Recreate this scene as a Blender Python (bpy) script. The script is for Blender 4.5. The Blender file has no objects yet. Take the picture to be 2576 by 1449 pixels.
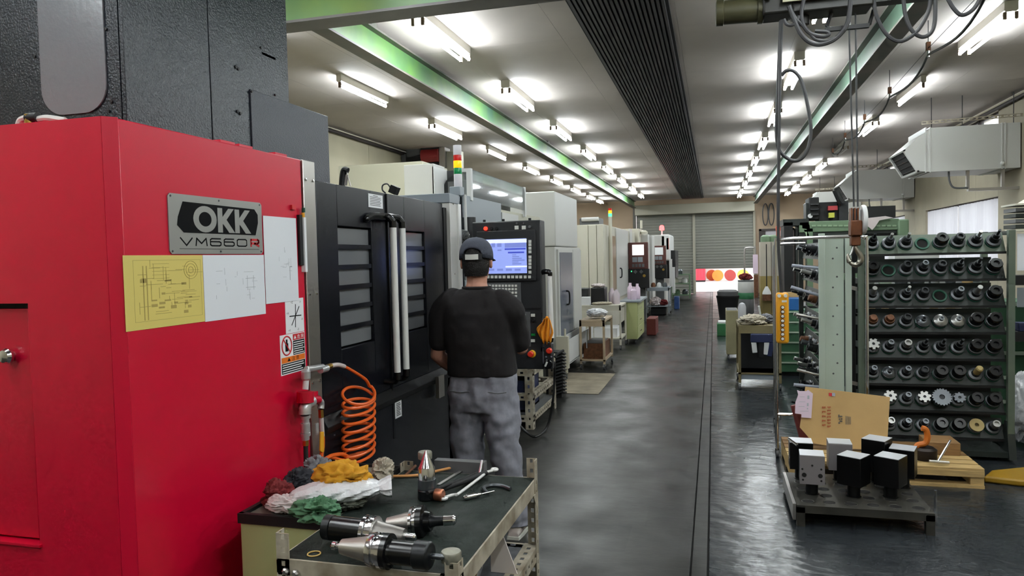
import bpy, bmesh, math, random
from mathutils import Vector, Matrix, Euler
random.seed(7)
R = math.radians
sc = bpy.context.scene
COL = sc.collection
# ---------------------------------------------------------------- camera
AX_R = (0.9634911, -0.0115983, -0.2674890)      # world x, y, z axes seen from the lens (right, down, forward)
AX_Y = (0.2667090, -0.0460297, 0.9626773)
AX_U = (-0.0234778, -0.9988727, -0.0412558)
FPX, CX, CY, EYE = 1830.0, 1288.0, 724.5, 1.6
cd = bpy.data.cameras.new('camera'); cam = bpy.data.objects.new('camera', cd); COL.objects.link(cam)
cd.sensor_width = 36.0; cd.lens = FPX / 2576 * 36.0; cd.clip_end = 200
cam.matrix_world = Matrix(((AX_R[0], -AX_R[1], -AX_R[2], 0), (AX_Y[0], -AX_Y[1], -AX_Y[2], 0),
                           (AX_U[0], -AX_U[1], -AX_U[2], EYE), (0, 0, 0, 1)))
sc.camera = cam
# ---------------------------------------------------------------- world and exposure
w = bpy.data.worlds.new('World'); sc.world = w; w.use_nodes = True
w.node_tree.nodes['Background'].inputs[0].default_value = (0.93, 0.96, 1.0, 1)
w.node_tree.nodes['Background'].inputs[1].default_value = 1.5
vs = sc.view_settings
vs.view_transform = 'Standard'; vs.look = 'None'; vs.gamma = 1.0; vs.use_curve_mapping = False
vs.exposure = 0.9
TUBE_POWER = 46.0
sc.cycles.max_bounces = 6; sc.cycles.diffuse_bounces = 3; sc.cycles.glossy_bounces = 3; sc.cycles.transmission_bounces = 4
sc.cycles.use_adaptive_sampling = True; sc.cycles.adaptive_threshold = 0.05; sc.cycles.adaptive_min_samples = 14
sc.cycles.caustics_reflective = False; sc.cycles.caustics_refractive = False
sc.cycles.sample_clamp_indirect = 6.0
sc.cycles.use_denoising = True

# ---------------------------------------------------------------- helpers
def P(px, py, x=None, y=None, z=None):
    """point of the place seen at a photograph pixel, on the plane x=, y= or z="""
    d = (px - CX, py - CY, FPX)
    r = [sum(a * b for a, b in zip(d, A)) for A in (AX_R, AX_Y, AX_U)]
    t = x / r[0] if x is not None else y / r[1] if y is not None else (z - EYE) / r[2]
    return Vector((r[0] * t, r[1] * t, r[2] * t + EYE))

def lin(c):
    return tuple(((v / 255) / 12.92 if v / 255 <= 0.04045 else ((v / 255 + 0.055) / 1.055) ** 2.4) for v in c) + (1,)

MATS = {}
def mat(name, rgb, rough=0.5, metal=0.0, bump=None, var=None, rvar=None, emit=None, trans=0.0, alpha=1.0, coat=0.0, spec=None, sss=0.0, stretch=None):
    if name in MATS: return MATS[name]
    m = bpy.data.materials.new(name); m.use_nodes = True
    nt = m.node_tree; b = nt.nodes['Principled BSDF']
    c = lin(rgb); b.inputs['Base Color'].default_value = c
    b.inputs['Roughness'].default_value = rough; b.inputs['Metallic'].default_value = metal
    if trans: b.inputs['Transmission Weight'].default_value = trans
    if alpha < 1: b.inputs['Alpha'].default_value = alpha
    if coat: b.inputs['Coat Weight'].default_value = coat; b.inputs['Coat Roughness'].default_value = 0.15
    if spec is not None: b.inputs['Specular IOR Level'].default_value = spec
    if sss: b.inputs['Subsurface Weight'].default_value = sss; b.inputs['Subsurface Radius'].default_value = (0.02, 0.008, 0.004)
    if emit:
        b.inputs['Emission Color'].default_value = lin(emit[0]); b.inputs['Emission Strength'].default_value = emit[1]
    if bump or var or rvar:
        tc = nt.nodes.new('ShaderNodeTexCoord'); src = tc.outputs['Object']
        if stretch:
            mp = nt.nodes.new('ShaderNodeMapping'); mp.inputs['Scale'].default_value = stretch
            nt.links.new(src, mp.inputs['Vector']); src = mp.outputs['Vector']
    def noise(scale, detail=3.0):
        n = nt.nodes.new('ShaderNodeTexNoise'); n.inputs['Scale'].default_value = scale; n.inputs['Detail'].default_value = detail
        nt.links.new(src, n.inputs['Vector']); return n.outputs['Fac']
    if var:
        f = noise(var[0], 5.0); rp = nt.nodes.new('ShaderNodeValToRGB')
        k = var[1]; c2 = lin(var[2]) if len(var) > 2 else None
        e = rp.color_ramp.elements
        e[0].position = 0.32; e[1].position = 0.68
        e[0].color = c2 if c2 else tuple(v * (1 - k) for v in c[:3]) + (1,)
        e[1].color = c if c2 else tuple(min(1, v * (1 + k)) for v in c[:3]) + (1,)
        nt.links.new(f, rp.inputs['Fac']); nt.links.new(rp.outputs['Color'], b.inputs['Base Color'])
    if rvar:
        f = noise(rvar[0], 4.0); mr = nt.nodes.new('ShaderNodeMapRange')
        mr.inputs['From Min'].default_value = 0.3; mr.inputs['From Max'].default_value = 0.7
        mr.inputs['To Min'].default_value = rvar[1]; mr.inputs['To Max'].default_value = rvar[2]
        nt.links.new(f, mr.inputs['Value']); nt.links.new(mr.outputs['Result'], b.inputs['Roughness'])
    if bump:
        f = noise(bump[0], bump[2] if len(bump) > 2 else 2.0); bp = nt.nodes.new('ShaderNodeBump')
        bp.inputs['Strength'].default_value = bump[1]; bp.inputs['Distance'].default_value = 0.01
        nt.links.new(f, bp.inputs['Height']); nt.links.new(bp.outputs['Normal'], b.inputs['Normal'])
    if emit and emit[1] < 10: m.cycles.emission_sampling = 'NONE'
    MATS[name] = m
    return m

ORG = {}
def origin(o): return ORG.get(o.name, Vector((0, 0, 0)))

def frame_of(axis):
    a = Vector(axis).normalized()
    u = a.orthogonal().normalized() if abs(a.z) < 0.999 else Vector((1, 0, 0))
    if abs(a.z) < 0.999:
        u = Vector((0, 0, 1)).cross(a).normalized()
    return u, a.cross(u).normalized(), a

class MB:
    def __init__(s): s.v = []; s.f = []
    def add(s, vs_, fs):
        n = len(s.v); s.v += [Vector(p) for p in vs_]; s.f += [tuple(i + n for i in q) for q in fs]; return s
    def box(s, x0, x1, y0, y1, z0, z1):
        x0, x1 = min(x0, x1), max(x0, x1); y0, y1 = min(y0, y1), max(y0, y1); z0, z1 = min(z0, z1), max(z0, z1)
        return s.add([(x, y, z) for z in (z0, z1) for y in (y0, y1) for x in (x0, x1)],
                     [(0, 2, 3, 1), (4, 5, 7, 6), (0, 1, 5, 4), (2, 6, 7, 3), (0, 4, 6, 2), (1, 3, 7, 5)])
    def obox(s, c, size, rot=(0, 0, 0), M=None):
        M = M or Euler(rot).to_matrix(); c = Vector(c); h = [q / 2 for q in size]
        return s.add([c + M @ Vector((x * h[0], y * h[1], z * h[2])) for z in (-1, 1) for y in (-1, 1) for x in (-1, 1)],
                     [(0, 2, 3, 1), (4, 5, 7, 6), (0, 1, 5, 4), (2, 6, 7, 3), (0, 4, 6, 2), (1, 3, 7, 5)])
    def ext(s, pts, vec):
        pts = [Vector(p) for p in pts]; vec = Vector(vec); n = len(pts)
        nr = sum(((pts[i] - pts[0]).cross(pts[(i + 1) % n] - pts[0]) for i in range(n)), Vector())
        if nr.dot(vec) > 0: pts.reverse()
        return s.add(pts + [p + vec for p in pts], [tuple(range(n)), tuple(range(2 * n - 1, n - 1, -1))] +
                     [((i + 1) % n, i, i + n, (i + 1) % n + n) for i in range(n)])
    def loft(s, rings, cap=True, close=False):
        m = len(rings[0]); vs_ = [p for r in rings for p in r]; fs = []; k = len(rings)
        for i in range(k if close else k - 1):
            a, b = i * m, ((i + 1) % k) * m
            fs += [(a + j, a + (j + 1) % m, b + (j + 1) % m, b + j) for j in range(m)]
        if cap and not close: fs += [tuple(range(m - 1, -1, -1)), tuple(range((k - 1) * m, k * m))]
        return s.add(vs_, fs)
    def lathe(s, prof, p=(0, 0, 0), axis=(0, 0, 1), n=20, cap=True):
        u, v, a = frame_of(axis); p = Vector(p)
        return s.loft([[p + a * h + (u * math.cos(2 * math.pi * j / n) + v * math.sin(2 * math.pi * j / n)) * max(r, 1e-5) for j in range(n)] for r, h in prof], cap)
    def cyl(s, p0, p1, r0, r1=None, n=14):
        p0 = Vector(p0); d = Vector(p1) - p0
        return s.lathe([(r0, 0), (r0 if r1 is None else r1, d.length)], p0, d, n)
    def tube(s, pts, r, n=8, close=False, cap=True):
        pts = [Vector(p) for p in pts]; k = len(pts); rings = []; pu = None
        for i in range(k):
            t = (pts[(i + 1) % k] - pts[i - 1]) if close else (pts[min(i + 1, k - 1)] - pts[max(i - 1, 0)])
            t.normalize()
            if pu is None: pu = t.orthogonal().normalized()
            pu = (pu - t * pu.dot(t)).normalized(); w_ = t.cross(pu); rr = r[i] if isinstance(r, (list, tuple)) else r
            rings.append([pts[i] + (pu * math.cos(2 * math.pi * j / n) + w_ * math.sin(2 * math.pi * j / n)) * rr for j in range(n)])
        return s.loft(rings, cap, close)
    def ball(s, c, r, nu=16, nv=10):
        c = Vector(c); r = (r, r, r) if not isinstance(r, (tuple, list)) else r
        return s.loft([[c + Vector((math.cos(2 * math.pi * j / nu) * math.sin(a) * r[0], math.sin(2 * math.pi * j / nu) * math.sin(a) * r[1], -math.cos(a) * r[2])) for j in range(nu)]
                       for a in [math.pi * (i + 0.02) / (nv + 0.04) for i in range(nv + 1)]])
    def hull_xy(s, poly, z0, z1):
        return s.ext([(x, y, z0) for x, y in poly], (0, 0, z1 - z0))
    def build(s, name, m, parent=None, bevel=0.0, smooth=35, kind=None, label=None):
        o_ = origin(parent) if parent else Vector((0, 0, 0))
        me = bpy.data.meshes.new(name); me.from_pydata([tuple(p - o_) for p in s.v], [], s.f)
        me.update()
        if smooth:
            me.polygons.foreach_set('use_smooth', [True] * len(me.polygons)); me.set_sharp_from_angle(angle=R(smooth))
        if m: me.materials.append(m)
        ob = bpy.data.objects.new(name, me); COL.objects.link(ob)
        if parent: ob.parent = parent; ORG[ob.name] = o_
        if bevel:
            bv = ob.modifiers.new('edge', 'BEVEL'); bv.width = bevel; bv.segments = 2; bv.limit_method = 'ANGLE'; bv.angle_limit = R(40)
        if kind: ob['kind'] = kind
        if label: ob['label'] = label
        return ob

def BX(*a): return MB().box(*a)
def tag(o, label, cat, group=None):
    o['label'] = label; o['category'] = cat
    if group: o['group'] = group
    return o
def thing(name, label, cat, loc=(0, 0, 0), group=None, rot=(0, 0, 0), local=False):
    o = bpy.data.objects.new(name, None); COL.objects.link(o); o.location = loc; o.rotation_euler = rot
    o.empty_display_size = 0.1
    ORG[o.name] = Vector((0, 0, 0)) if local else Vector(loc)
    return tag(o, label, cat, group)
def single(mb, name, m, label, cat, group=None, **k):
    return tag(mb.build(name, m, None, **k), label, cat, group)
def struct(mb, name, m, parent=None, **k):
    return mb.build(name, m, parent, kind=None if parent else 'structure', **k)
def copy_tree(o, parent=None, top=True):
    c = o.copy(); COL.objects.link(c)
    if parent: c.parent = parent
    for ch in list(o.children): copy_tree(ch, c, False)
    return c
def share(src, name, loc, parent=None, rot=(0, 0, 0)):
    c = bpy.data.objects.new(name, src.data); COL.objects.link(c); c.location = loc; c.rotation_euler = rot
    if parent: c.parent = parent
    return c
def text2d(txt, size, xs=1.0, bold=0.0):
    cu = bpy.data.curves.new('t', 'FONT'); cu.body = txt; cu.size = size; cu.offset = bold; cu.resolution_u = 3; cu.fill_mode = 'FRONT'
    ob = bpy.data.objects.new('t', cu); COL.objects.link(ob)
    dg = bpy.context.evaluated_depsgraph_get(); me = bpy.data.meshes.new_from_object(ob.evaluated_get(dg))
    vv = [(v.co.x * xs, v.co.y) for v in me.vertices]; ff = [tuple(p.vertices) for p in me.polygons]
    bpy.data.objects.remove(ob); bpy.data.curves.remove(cu); bpy.data.meshes.remove(me)
    return vv, ff
def put_text(mb, txt, size, o, u, v, xs=1.0, bold=0.0, width=None, align=0.0):
    """lettering laid on the plane through o with directions u (reading) and v (up)"""
    vv, ff = text2d(txt, size, xs, bold)
    if not vv: return mb
    x0 = min(a for a, b in vv); x1 = max(a for a, b in vv); k = width / (x1 - x0) if width else 1.0
    o, u, v = Vector(o), Vector(u), Vector(v)
    return mb.add([o + u * ((a - x0) * k - align * (x1 - x0) * k) + v * b for a, b in vv], ff)
def ring_pts(c, u, v, r0, r1=None, n=24, a0=0.0, a1=2 * math.pi):
    c, u, v = Vector(c), Vector(u), Vector(v); r1 = r1 or r0
    return [c + u * r0 * math.cos(a0 + (a1 - a0) * i / n) + v * r1 * math.sin(a0 + (a1 - a0) * i / n) for i in range(n)]
def spline(pts, k=8):
    pts = [Vector(p) for p in pts]; out = []
    for i in range(len(pts) - 1):
        p0, p1, p2, p3 = pts[max(i - 1, 0)], pts[i], pts[i + 1], pts[min(i + 2, len(pts) - 1)]
        for j in range(k):
            t = j / k
            out.append(0.5 * ((2 * p1) + (p2 - p0) * t + (2 * p0 - 5 * p1 + 4 * p2 - p3) * t * t + (3 * p1 - p0 - 3 * p2 + p3) * t ** 3))
    return out + [pts[-1]]
ORD = ['first', 'second', 'third', 'fourth', 'fifth', 'sixth', 'seventh', 'eighth', 'ninth', 'tenth', 'eleventh', 'twelfth']

# ---------------------------------------------------------------- materials
M_red = mat('red_paint', (206, 2, 48), 0.36, bump=(420, 0.05), coat=0.25, spec=0.45)
M_redtab = mat('red_manifold_paint', (196, 8, 44), 0.3)
M_dark = mat('charcoal_textured_paint', (34, 40, 47), 0.3, bump=(110, 0.3), var=(50, 0.07), spec=0.5)
M_dark2 = mat('charcoal_panel', (44, 48, 58), 0.34, bump=(160, 0.25), spec=0.45)
M_black = mat('black_door_paint', (20, 21, 27), 0.27, bump=(300, 0.08), spec=0.3)
M_blk = mat('matte_black', (16, 16, 17), 0.55)
M_blkg = mat('gloss_black', (14, 14, 15), 0.25)
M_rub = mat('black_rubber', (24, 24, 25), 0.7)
M_win = mat('polycarbonate_grey', (112, 116, 120), 0.22, bump=(60, 0.05))
M_glassdk = mat('door_glass', (112, 114, 116), 0.2, spec=0.7, bump=(4, 0.05))
M_steel = mat('brushed_steel', (188, 184, 178), 0.32, 0.9, bump=(60, 0.08), stretch=(60, 60, 1))
M_chrome = mat('chrome', (222, 222, 224), 0.12, 1.0)
M_alu = mat('aluminium', (176, 172, 168), 0.38, 0.85)
M_satin = mat('satin_bar', (250, 249, 246), 0.28, 0.1, spec=0.8)
M_zinc = mat('zinc_pipe', (206, 206, 206), 0.32, 0.6)
M_brass = mat('brass', (196, 160, 84), 0.28, 1.0)
M_white = mat('white_paint', (226, 226, 224), 0.45)
M_paper = mat('paper_white', (246, 248, 254), 0.35, coat=0.5)
M_paperp = mat('paper_plain', (244, 244, 246), 0.7)
M_yel = mat('paper_yellow', (232, 212, 118), 0.4, coat=0.4)
M_ink = mat('print_grey', (88, 86, 84), 0.7)
M_inky = mat('print_brown', (180, 158, 84), 0.7)
M_inkl = mat('print_pale_grey', (176, 178, 184), 0.6)
M_inkk = mat('print_black', (10, 10, 12), 0.8, spec=0.2)
M_inkr = mat('print_red', (205, 36, 44), 0.5)
M_inko = mat('print_orange', (240, 122, 28), 0.5)
M_plate = mat('nameplate_silver', (164, 164, 160), 0.38, 0.55)
M_cream = mat('cream_paint', (208, 203, 186), 0.5, var=(1.2, 0.05))
M_crmlt = mat('light_machine_paint', (206, 205, 200), 0.45, var=(1.0, 0.03))
M_beige = mat('beige_machine_paint', (190, 187, 166), 0.5, var=(1.4, 0.05))
M_gblue = mat('grey_blue_paint', (140, 148, 154), 0.42)
M_gbdk = mat('grey_blue_glass', (104, 110, 124), 0.25)
M_grn = mat('rail_green_paint', (96, 140, 66), 0.4, var=(1.7, 0.0, (66, 104, 84)), bump=(14, 0.1))
M_grny = mat('girder_green_paint', (126, 152, 78), 0.4, var=(1.3, 0.0, (96, 138, 104)))
M_grnr = mat('rail_grey_green_paint', (92, 120, 100), 0.42, var=(1.7, 0.0, (74, 96, 82)), bump=(14, 0.1))
M_flange = mat('rail_dark_flange', (66, 76, 66), 0.5, var=(1.6, 0.0, (110, 98, 92)))
M_flgry = mat('girder_flange_grey', (104, 100, 98), 0.5, var=(3, 0.15))
M_duct = mat('dark_duct_slats', (54, 54, 56), 0.5, bump=(50, 0.05))
M_ductbk = mat('dark_duct_backing', (20, 20, 21), 0.8)
M_ceil = mat('ceiling_board', (184, 175, 168), 0.75, var=(1.6, 0.06), bump=(60, 0.05))
M_wall = mat('cream_wall_board', (196, 188, 162), 0.7, var=(1.5, 0.07), bump=(30, 0.06))
M_wallr = mat('stained_wall_board', (166, 157, 136), 0.7, var=(0.9, 0.16), bump=(30, 0.06))
M_wallb = mat('tan_wall_board', (184, 162, 138), 0.7, var=(0.9, 0.08))
M_trim = mat('dark_trim', (56, 48, 46), 0.6)
M_shut = mat('shutter_paint', (132, 132, 124), 0.55, var=(0.8, 0.1))
M_lint = mat('shutter_box_paint', (170, 166, 150), 0.6, var=(0.9, 0.06))
M_angle = mat('slotted_angle_paint', (190, 182, 164), 0.5, var=(11, 0.0, (132, 120, 100)), rvar=(20, 0.4, 0.7))
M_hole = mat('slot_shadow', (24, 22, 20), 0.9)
M_mat = mat('green_rubber_mat', (32, 40, 35), 0.7, var=(7, 0.25), rvar=(6, 0.5, 0.85), spec=0.3, bump=(160, 0.08))
M_lgrn = mat('pale_green_cabinet', (178, 184, 128), 0.45, var=(2, 0.05))
M_rackg = mat('sage_green_rack_paint', (196, 210, 196), 0.5, var=(2.5, 0.06))
M_rackp = mat('mid_green_rack_post', (92, 104, 90), 0.5, var=(4, 0.1))
M_rackd = mat('dark_green_rack_paint', (36, 42, 38), 0.5, var=(4, 0.15))
M_mchg = mat('machine_green_paint', (104, 128, 100), 0.5, var=(2, 0.12))
M_cabg = mat('drawer_green', (66, 108, 78), 0.5, var=(2, 0.08))
M_cabt = mat('drawer_pale_edge', (170, 186, 166), 0.5)
M_hold = mat('tool_holder_black', (30, 32, 34), 0.36, 0.4, var=(30, 0.15))
M_flr = mat('tool_flange', (92, 94, 97), 0.36, 0.6, var=(30, 0.12))
M_holdg = mat('tool_holder_grey', (104, 108, 112), 0.34, 0.8)
M_holdw = mat('tool_holder_bright', (170, 170, 166), 0.3, 0.8)
M_rust = mat('rusty_tool', (112, 74, 50), 0.6, 0.4, var=(24, 0.3))
M_tan = mat('tan_plastic', (172, 152, 98), 0.55)
M_sleeve = mat('green_sleeve', (26, 82, 62), 0.45)
M_card = mat('cardboard', (196, 162, 108), 0.8, var=(5, 0.05), bump=(60, 0.06))
M_pink = mat('pink_slip', (226, 204, 220), 0.6)
M_pallet = mat('pallet_wood', (190, 160, 106), 0.7, var=(9, 0.16), stretch=(1, 8, 8))
M_plt2 = mat('pallet_wood_old', (140, 106, 66), 0.75, var=(9, 0.2), stretch=(1, 8, 8))
M_orng = mat('orange_hose', (240, 104, 34), 0.35)
M_clear = mat('clear_sleeve', (214, 200, 196), 0.25)
M_yell = mat('yellow_handle', (236, 170, 40), 0.4)
M_pend = mat('pendant_yellow', (240, 168, 34), 0.38)
M_cable = mat('grey_cable', (58, 58, 60), 0.5)
M_cabk = mat('black_cable', (20, 20, 21), 0.5)
M_olive = mat('olive_motor_paint', (70, 68, 46), 0.4, var=(6, 0.25))
M_hoist = mat('hoist_dark_paint', (34, 33, 28), 0.5, var=(8, 0.3))
M_hoisty = mat('hoist_plate', (186, 180, 152), 0.5, var=(5, 0.12))
M_hookb = mat('hook_block_brown', (104, 58, 28), 0.5, var=(14, 0.35), metal=0.2)
M_hook = mat('hook_steel', (150, 146, 134), 0.28, 0.9)
M_tube = mat('fluorescent_tube', (255, 255, 250), 0.3, emit=((240, 250, 255), TUBE_POWER))
M_tubeoff = mat('unlit_tube', (214, 212, 206), 0.3)
M_fix = mat('fixture_enamel', (214, 208, 196), 0.4)
M_sock = mat('fixture_socket', (122, 104, 86), 0.6)
M_brown = mat('brown_console', (92, 50, 44), 0.45)
M_consd = mat('console_dark', (42, 43, 45), 0.45, bump=(200, 0.05))
M_consg = mat('console_grey', (92, 93, 94), 0.5)
M_key = mat('key_white', (228, 228, 220), 0.5)
M_skin = mat('skin', (196, 142, 120), 0.5, sss=0.08, var=(12, 0.06))
M_hair = mat('dark_hair', (26, 23, 22), 0.6, bump=(140, 0.5))
M_cap = mat('charcoal_cap_cloth', (66, 70, 82), 0.85, bump=(180, 0.2), var=(20, 0.08))
M_shirt = mat('black_cotton', (27, 23, 24), 0.9, bump=(9, 0.5, 3.0))
M_trou = mat('grey_marl_trousers', (132, 133, 143), 0.9, bump=(9, 0.7, 3.0), var=(70, 0.06))
M_shoe = mat('white_shoe', (216, 206, 200), 0.6)

# ================================================================ structure
X0, X1, Y0, Y1, ZC = -6.0, 4.25, -4.0, 30.0, 3.8
# floor: two poured fields either side of a joint strip
def floor_material(name, base, dark, light, rough0, rough1, bump):
    m = mat(name, base, 0.4, spec=0.35); nt = m.node_tree; b = nt.nodes['Principled BSDF']
    tc = nt.nodes.new('ShaderNodeTexCoord')
    def nz(scale, st, det):
        mp = nt.nodes.new('ShaderNodeMapping'); mp.inputs['Scale'].default_value = st
        n = nt.nodes.new('ShaderNodeTexNoise'); n.inputs['Scale'].default_value = scale; n.inputs['Detail'].default_value = det
        nt.links.new(tc.outputs['Object'], mp.inputs['Vector']); nt.links.new(mp.outputs['Vector'], n.inputs['Vector']); return n.outputs['Fac']
    a = nz(1.1, (1.0, 0.45, 1), 6); br = nt.nodes.new('ShaderNodeTexBrick')
    br.inputs['Scale'].default_value = 1.6; br.inputs['Brick Width'].default_value = 0.22; br.inputs['Row Height'].default_value = 0.62; br.inputs['Bias'].default_value = -0.2; br.inputs['Mortar Size'].default_value = 0.0
    br.inputs['Color1'].default_value = (0.40, 0.40, 0.40, 1); br.inputs['Color2'].default_value = (0.64, 0.64, 0.64, 1); br.inputs['Mortar'].default_value = (0.5, 0.5, 0.5, 1)
    nt.links.new(tc.outputs['Object'], br.inputs['Vector'])
    mx = nt.nodes.new('ShaderNodeMix'); mx.data_type = 'FLOAT'; mx.inputs[0].default_value = 0.42
    nt.links.new(a, mx.inputs[2]); nt.links.new(br.outputs['Color'], mx.inputs[3])
    rp = nt.nodes.new('ShaderNodeValToRGB'); e = rp.color_ramp.elements
    e[0].position = 0.36; e[0].color = lin(dark); e[1].position = 0.66; e[1].color = lin(light)
    nt.links.new(mx.outputs[0], rp.inputs['Fac']); nt.links.new(rp.outputs['Color'], b.inputs['Base Color'])
    mr = nt.nodes.new('ShaderNodeMapRange'); mr.inputs['From Min'].default_value = 0.3; mr.inputs['From Max'].default_value = 0.7
    mr.inputs['To Min'].default_value = rough0; mr.inputs['To Max'].default_value = rough1
    nt.links.new(nz(2.3, (1, 1, 1), 4), mr.inputs['Value']); nt.links.new(mr.outputs['Result'], b.inputs['Roughness'])
    bp = nt.nodes.new('ShaderNodeBump'); bp.inputs['Strength'].default_value = bump; bp.inputs['Distance'].default_value = 0.02
    nt.links.new(nz(7, (1, 1.6, 1), 3), bp.inputs['Height']); nt.links.new(bp.outputs['Normal'], b.inputs['Normal'])
    return m
M_fl1 = floor_material('aisle_floor_coating', (40, 40, 38), (24, 25, 24), (55, 54, 51), 0.3, 0.5, 0.10)
M_fl2 = floor_material('bay_floor_coating', (48, 51, 54), (38, 41, 44), (56, 60, 63), 0.2, 0.3, 0.3)
flr = struct(BX(X0, X1, Y0, 31.6, -0.25, -0.012), 'floor', M_hole)
struct(BX(X0, -0.135, Y0, 31.6, -0.012, 0.0), 'floor_slab', M_fl1, flr)
struct(BX(-0.125, -0.052, Y0, 31.6, -0.012, 0.001), 'floor_joint_strip', M_fl1, flr)
struct(BX(-0.040, X1, Y0, 31.6, -0.012, 0.0), 'floor_slab', M_fl2, flr)
# ceiling boards
cl = struct(BX(X0, X1, Y0, Y1, ZC + 0.02, ZC + 0.2), 'ceiling', M_flgry)
nx, ny = 9, 18; pw, pl = (X1 - X0) / nx, (Y1 - Y0) / ny
c0 = None
for i in range(nx):
    for j in range(ny):
        loc = (X0 + pw * (i + 0.5), Y0 + pl * (j + 0.5), ZC + 0.01)
        if c0 is None:
            c0 = MB().box(-pw / 2 + 0.001, pw / 2 - 0.001, -pl / 2 + 0.001, pl / 2 - 0.001, -0.01, 0.01).build('ceiling_board', M_ceil, cl); c0.location = loc
        else:
            share(c0, 'ceiling_board', loc, cl)
# left wall with boards and dark cover strips
wl = struct(BX(X0 - 0.25, X0 - 0.02, Y0, Y1, 0, ZC), 'wall_left', M_trim)
b0 = None
for j in range(19):
    loc = (X0 - 0.01, Y0 + 1.79 * (j + 0.5), ZC / 2)
    if b0 is None: b0 = MB().box(-0.01, 0.01, -0.888, 0.888, -ZC / 2, ZC / 2).build('wall_board', M_wall, wl); b0.location = loc
    else: share(b0, 'wall_board', loc, wl)
tp = struct(MB().cyl((X0 + 0.06, Y0, ZC - 0.07), (X0 + 0.06, Y1, ZC - 0.07), 0.032, n=8), 'trim_1', M_trim)
# right wall with window openings: (y0, y1, z0, z1)
WIN = [(12.9, 16.9, 1.2, 2.38), (12.9, 16.9, 3.3, 3.7), (18.6, 22.6, 1.2, 2.38), (18.6, 22.6, 3.3, 3.7)]
wr = struct(BX(X1 + 0.24, X1 + 0.25, Y0, 12.0, 0, ZC), 'wall_right', M_trim)
def wall_seg(y0, y1, z0, z1):
    n = max(1, round((y1 - y0) / 1.0)); d = (y1 - y0) / n
    for i in range(n): struct(BX(X1, X1 + 0.22, y0 + d * i + 0.002, y0 + d * (i + 1) - 0.002, z0, z1), 'wall_board', M_wallr, wr)
wall_seg(Y0, 12.9, 0, ZC); wall_seg(16.9, 18.6, 0, ZC); wall_seg(22.6, Y1, 0, ZC)
for a, b_ in ((12.9, 16.9), (18.6, 22.6)):
    wall_seg(a, b_, 0, 1.2); wall_seg(a, b_, 2.38, 3.3); wall_seg(a, b_, 3.7, ZC)
# windows: frame, panes, curtains hang as things of their own
M_glass = mat('window_glass', (240, 246, 248), 0.05, alpha=0.12)
M_curt = mat('curtain_cloth', (236, 234, 238), 0.9)
nt = M_curt.node_tree; pb = nt.nodes['Principled BSDF']; tl = nt.nodes.new('ShaderNodeBsdfTranslucent'); tl.inputs[0].default_value = (0.46, 0.455, 0.475, 1)
mxs = nt.nodes.new('ShaderNodeMixShader'); mxs.inputs[0].default_value = 0.6
nt.links.new(pb.outputs[0], mxs.inputs[1]); nt.links.new(tl.outputs[0], mxs.inputs[2]); nt.links.new(mxs.outputs[0], nt.nodes['Material Output'].inputs[0])
for i, (a, b_, z0, z1) in enumerate(WIN):
    mb = MB(); t = 0.035; xx = X1 + 0.05
    for q in ((a, b_, z0, z0 + t), (a, b_, z1 - t, z1), (a, a + t, z0, z1), (b_ - t, b_, z0, z1)): mb.box(xx, xx + 0.05, *q)
    mid = (a + b_) / 2
    for yy in ((mid,) if z0 < 2 else (mid, a + 1, b_ - 1)): mb.box(xx - 0.01, xx + 0.06, yy - 0.03, yy + 0.03, z0, z1)
    wn = struct(mb, 'window_%d' % (i + 1), M_trim)
    struct(BX(xx + 0.02, xx + 0.026, a + t, mid - 0.03, z0 + t, z1 - t), 'pane', M_glass, wn)
    struct(BX(xx + 0.02, xx + 0.026, mid + 0.03, b_ - t, z0 + t, z1 - t), 'pane', M_glass, wn)
    if z0 < 2:
        for k, (c0_, c1_) in enumerate(((a + 0.04, mid - 0.04), (mid + 0.04, b_ - 0.04))):
            n = 90; rings = []
            for zz in (z0 + 0.02, z1 - 0.03):
                rings.append([Vector((X1 + 0.02 + 0.018 * math.sin(j * 0.85 + k) * (1 + 0.5 * math.sin(j * 0.21)), c0_ + (c1_ - c0_) * j / n, zz)) for j in range(n + 1)])
            m_ = n + 1
            cu = MB().add(rings[0] + rings[1], [(j, j + 1, m_ + j + 1, m_ + j) for j in range(n)])
            single(cu, 'curtain', M_curt, 'white pleated curtain drawn over the %s sash of the %s wall window' % (('first', 'second')[k], ('larger', 'further')[i // 2]), 'curtain', 'white curtains in the side windows')
struct(MB().cyl((X1 - 0.05, Y0, ZC - 0.09), (X1 - 0.05, Y1, ZC - 0.09), 0.03, n=8), 'trim_2', M_trim)
# back wall around the shutter bay and the side door
wb = struct(BX(X0, -3.05, Y1, Y1 + 0.2, 0, ZC), 'wall_back', M_wallb)
struct(BX(-3.05, 1.56, Y1, Y1 + 0.2, 3.6, ZC), 'wall_board', M_wallb, wb)
struct(BX(1.56, 1.72, Y1, Y1 + 0.2, 0, ZC), 'wall_board', M_wallb, wb)
struct(BX(1.72, 3.0, Y1, Y1 + 0.2, 2.5, ZC), 'wall_board', M_wallb, wb)
struct(BX(3.0, X1, Y1, Y1 + 0.2, 0, ZC), 'wall_board', M_wallb, wb)
struct(BX(X0, X1, Y0 - 0.2, Y0, 0, ZC), 'wall_front', M_wall)
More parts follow.
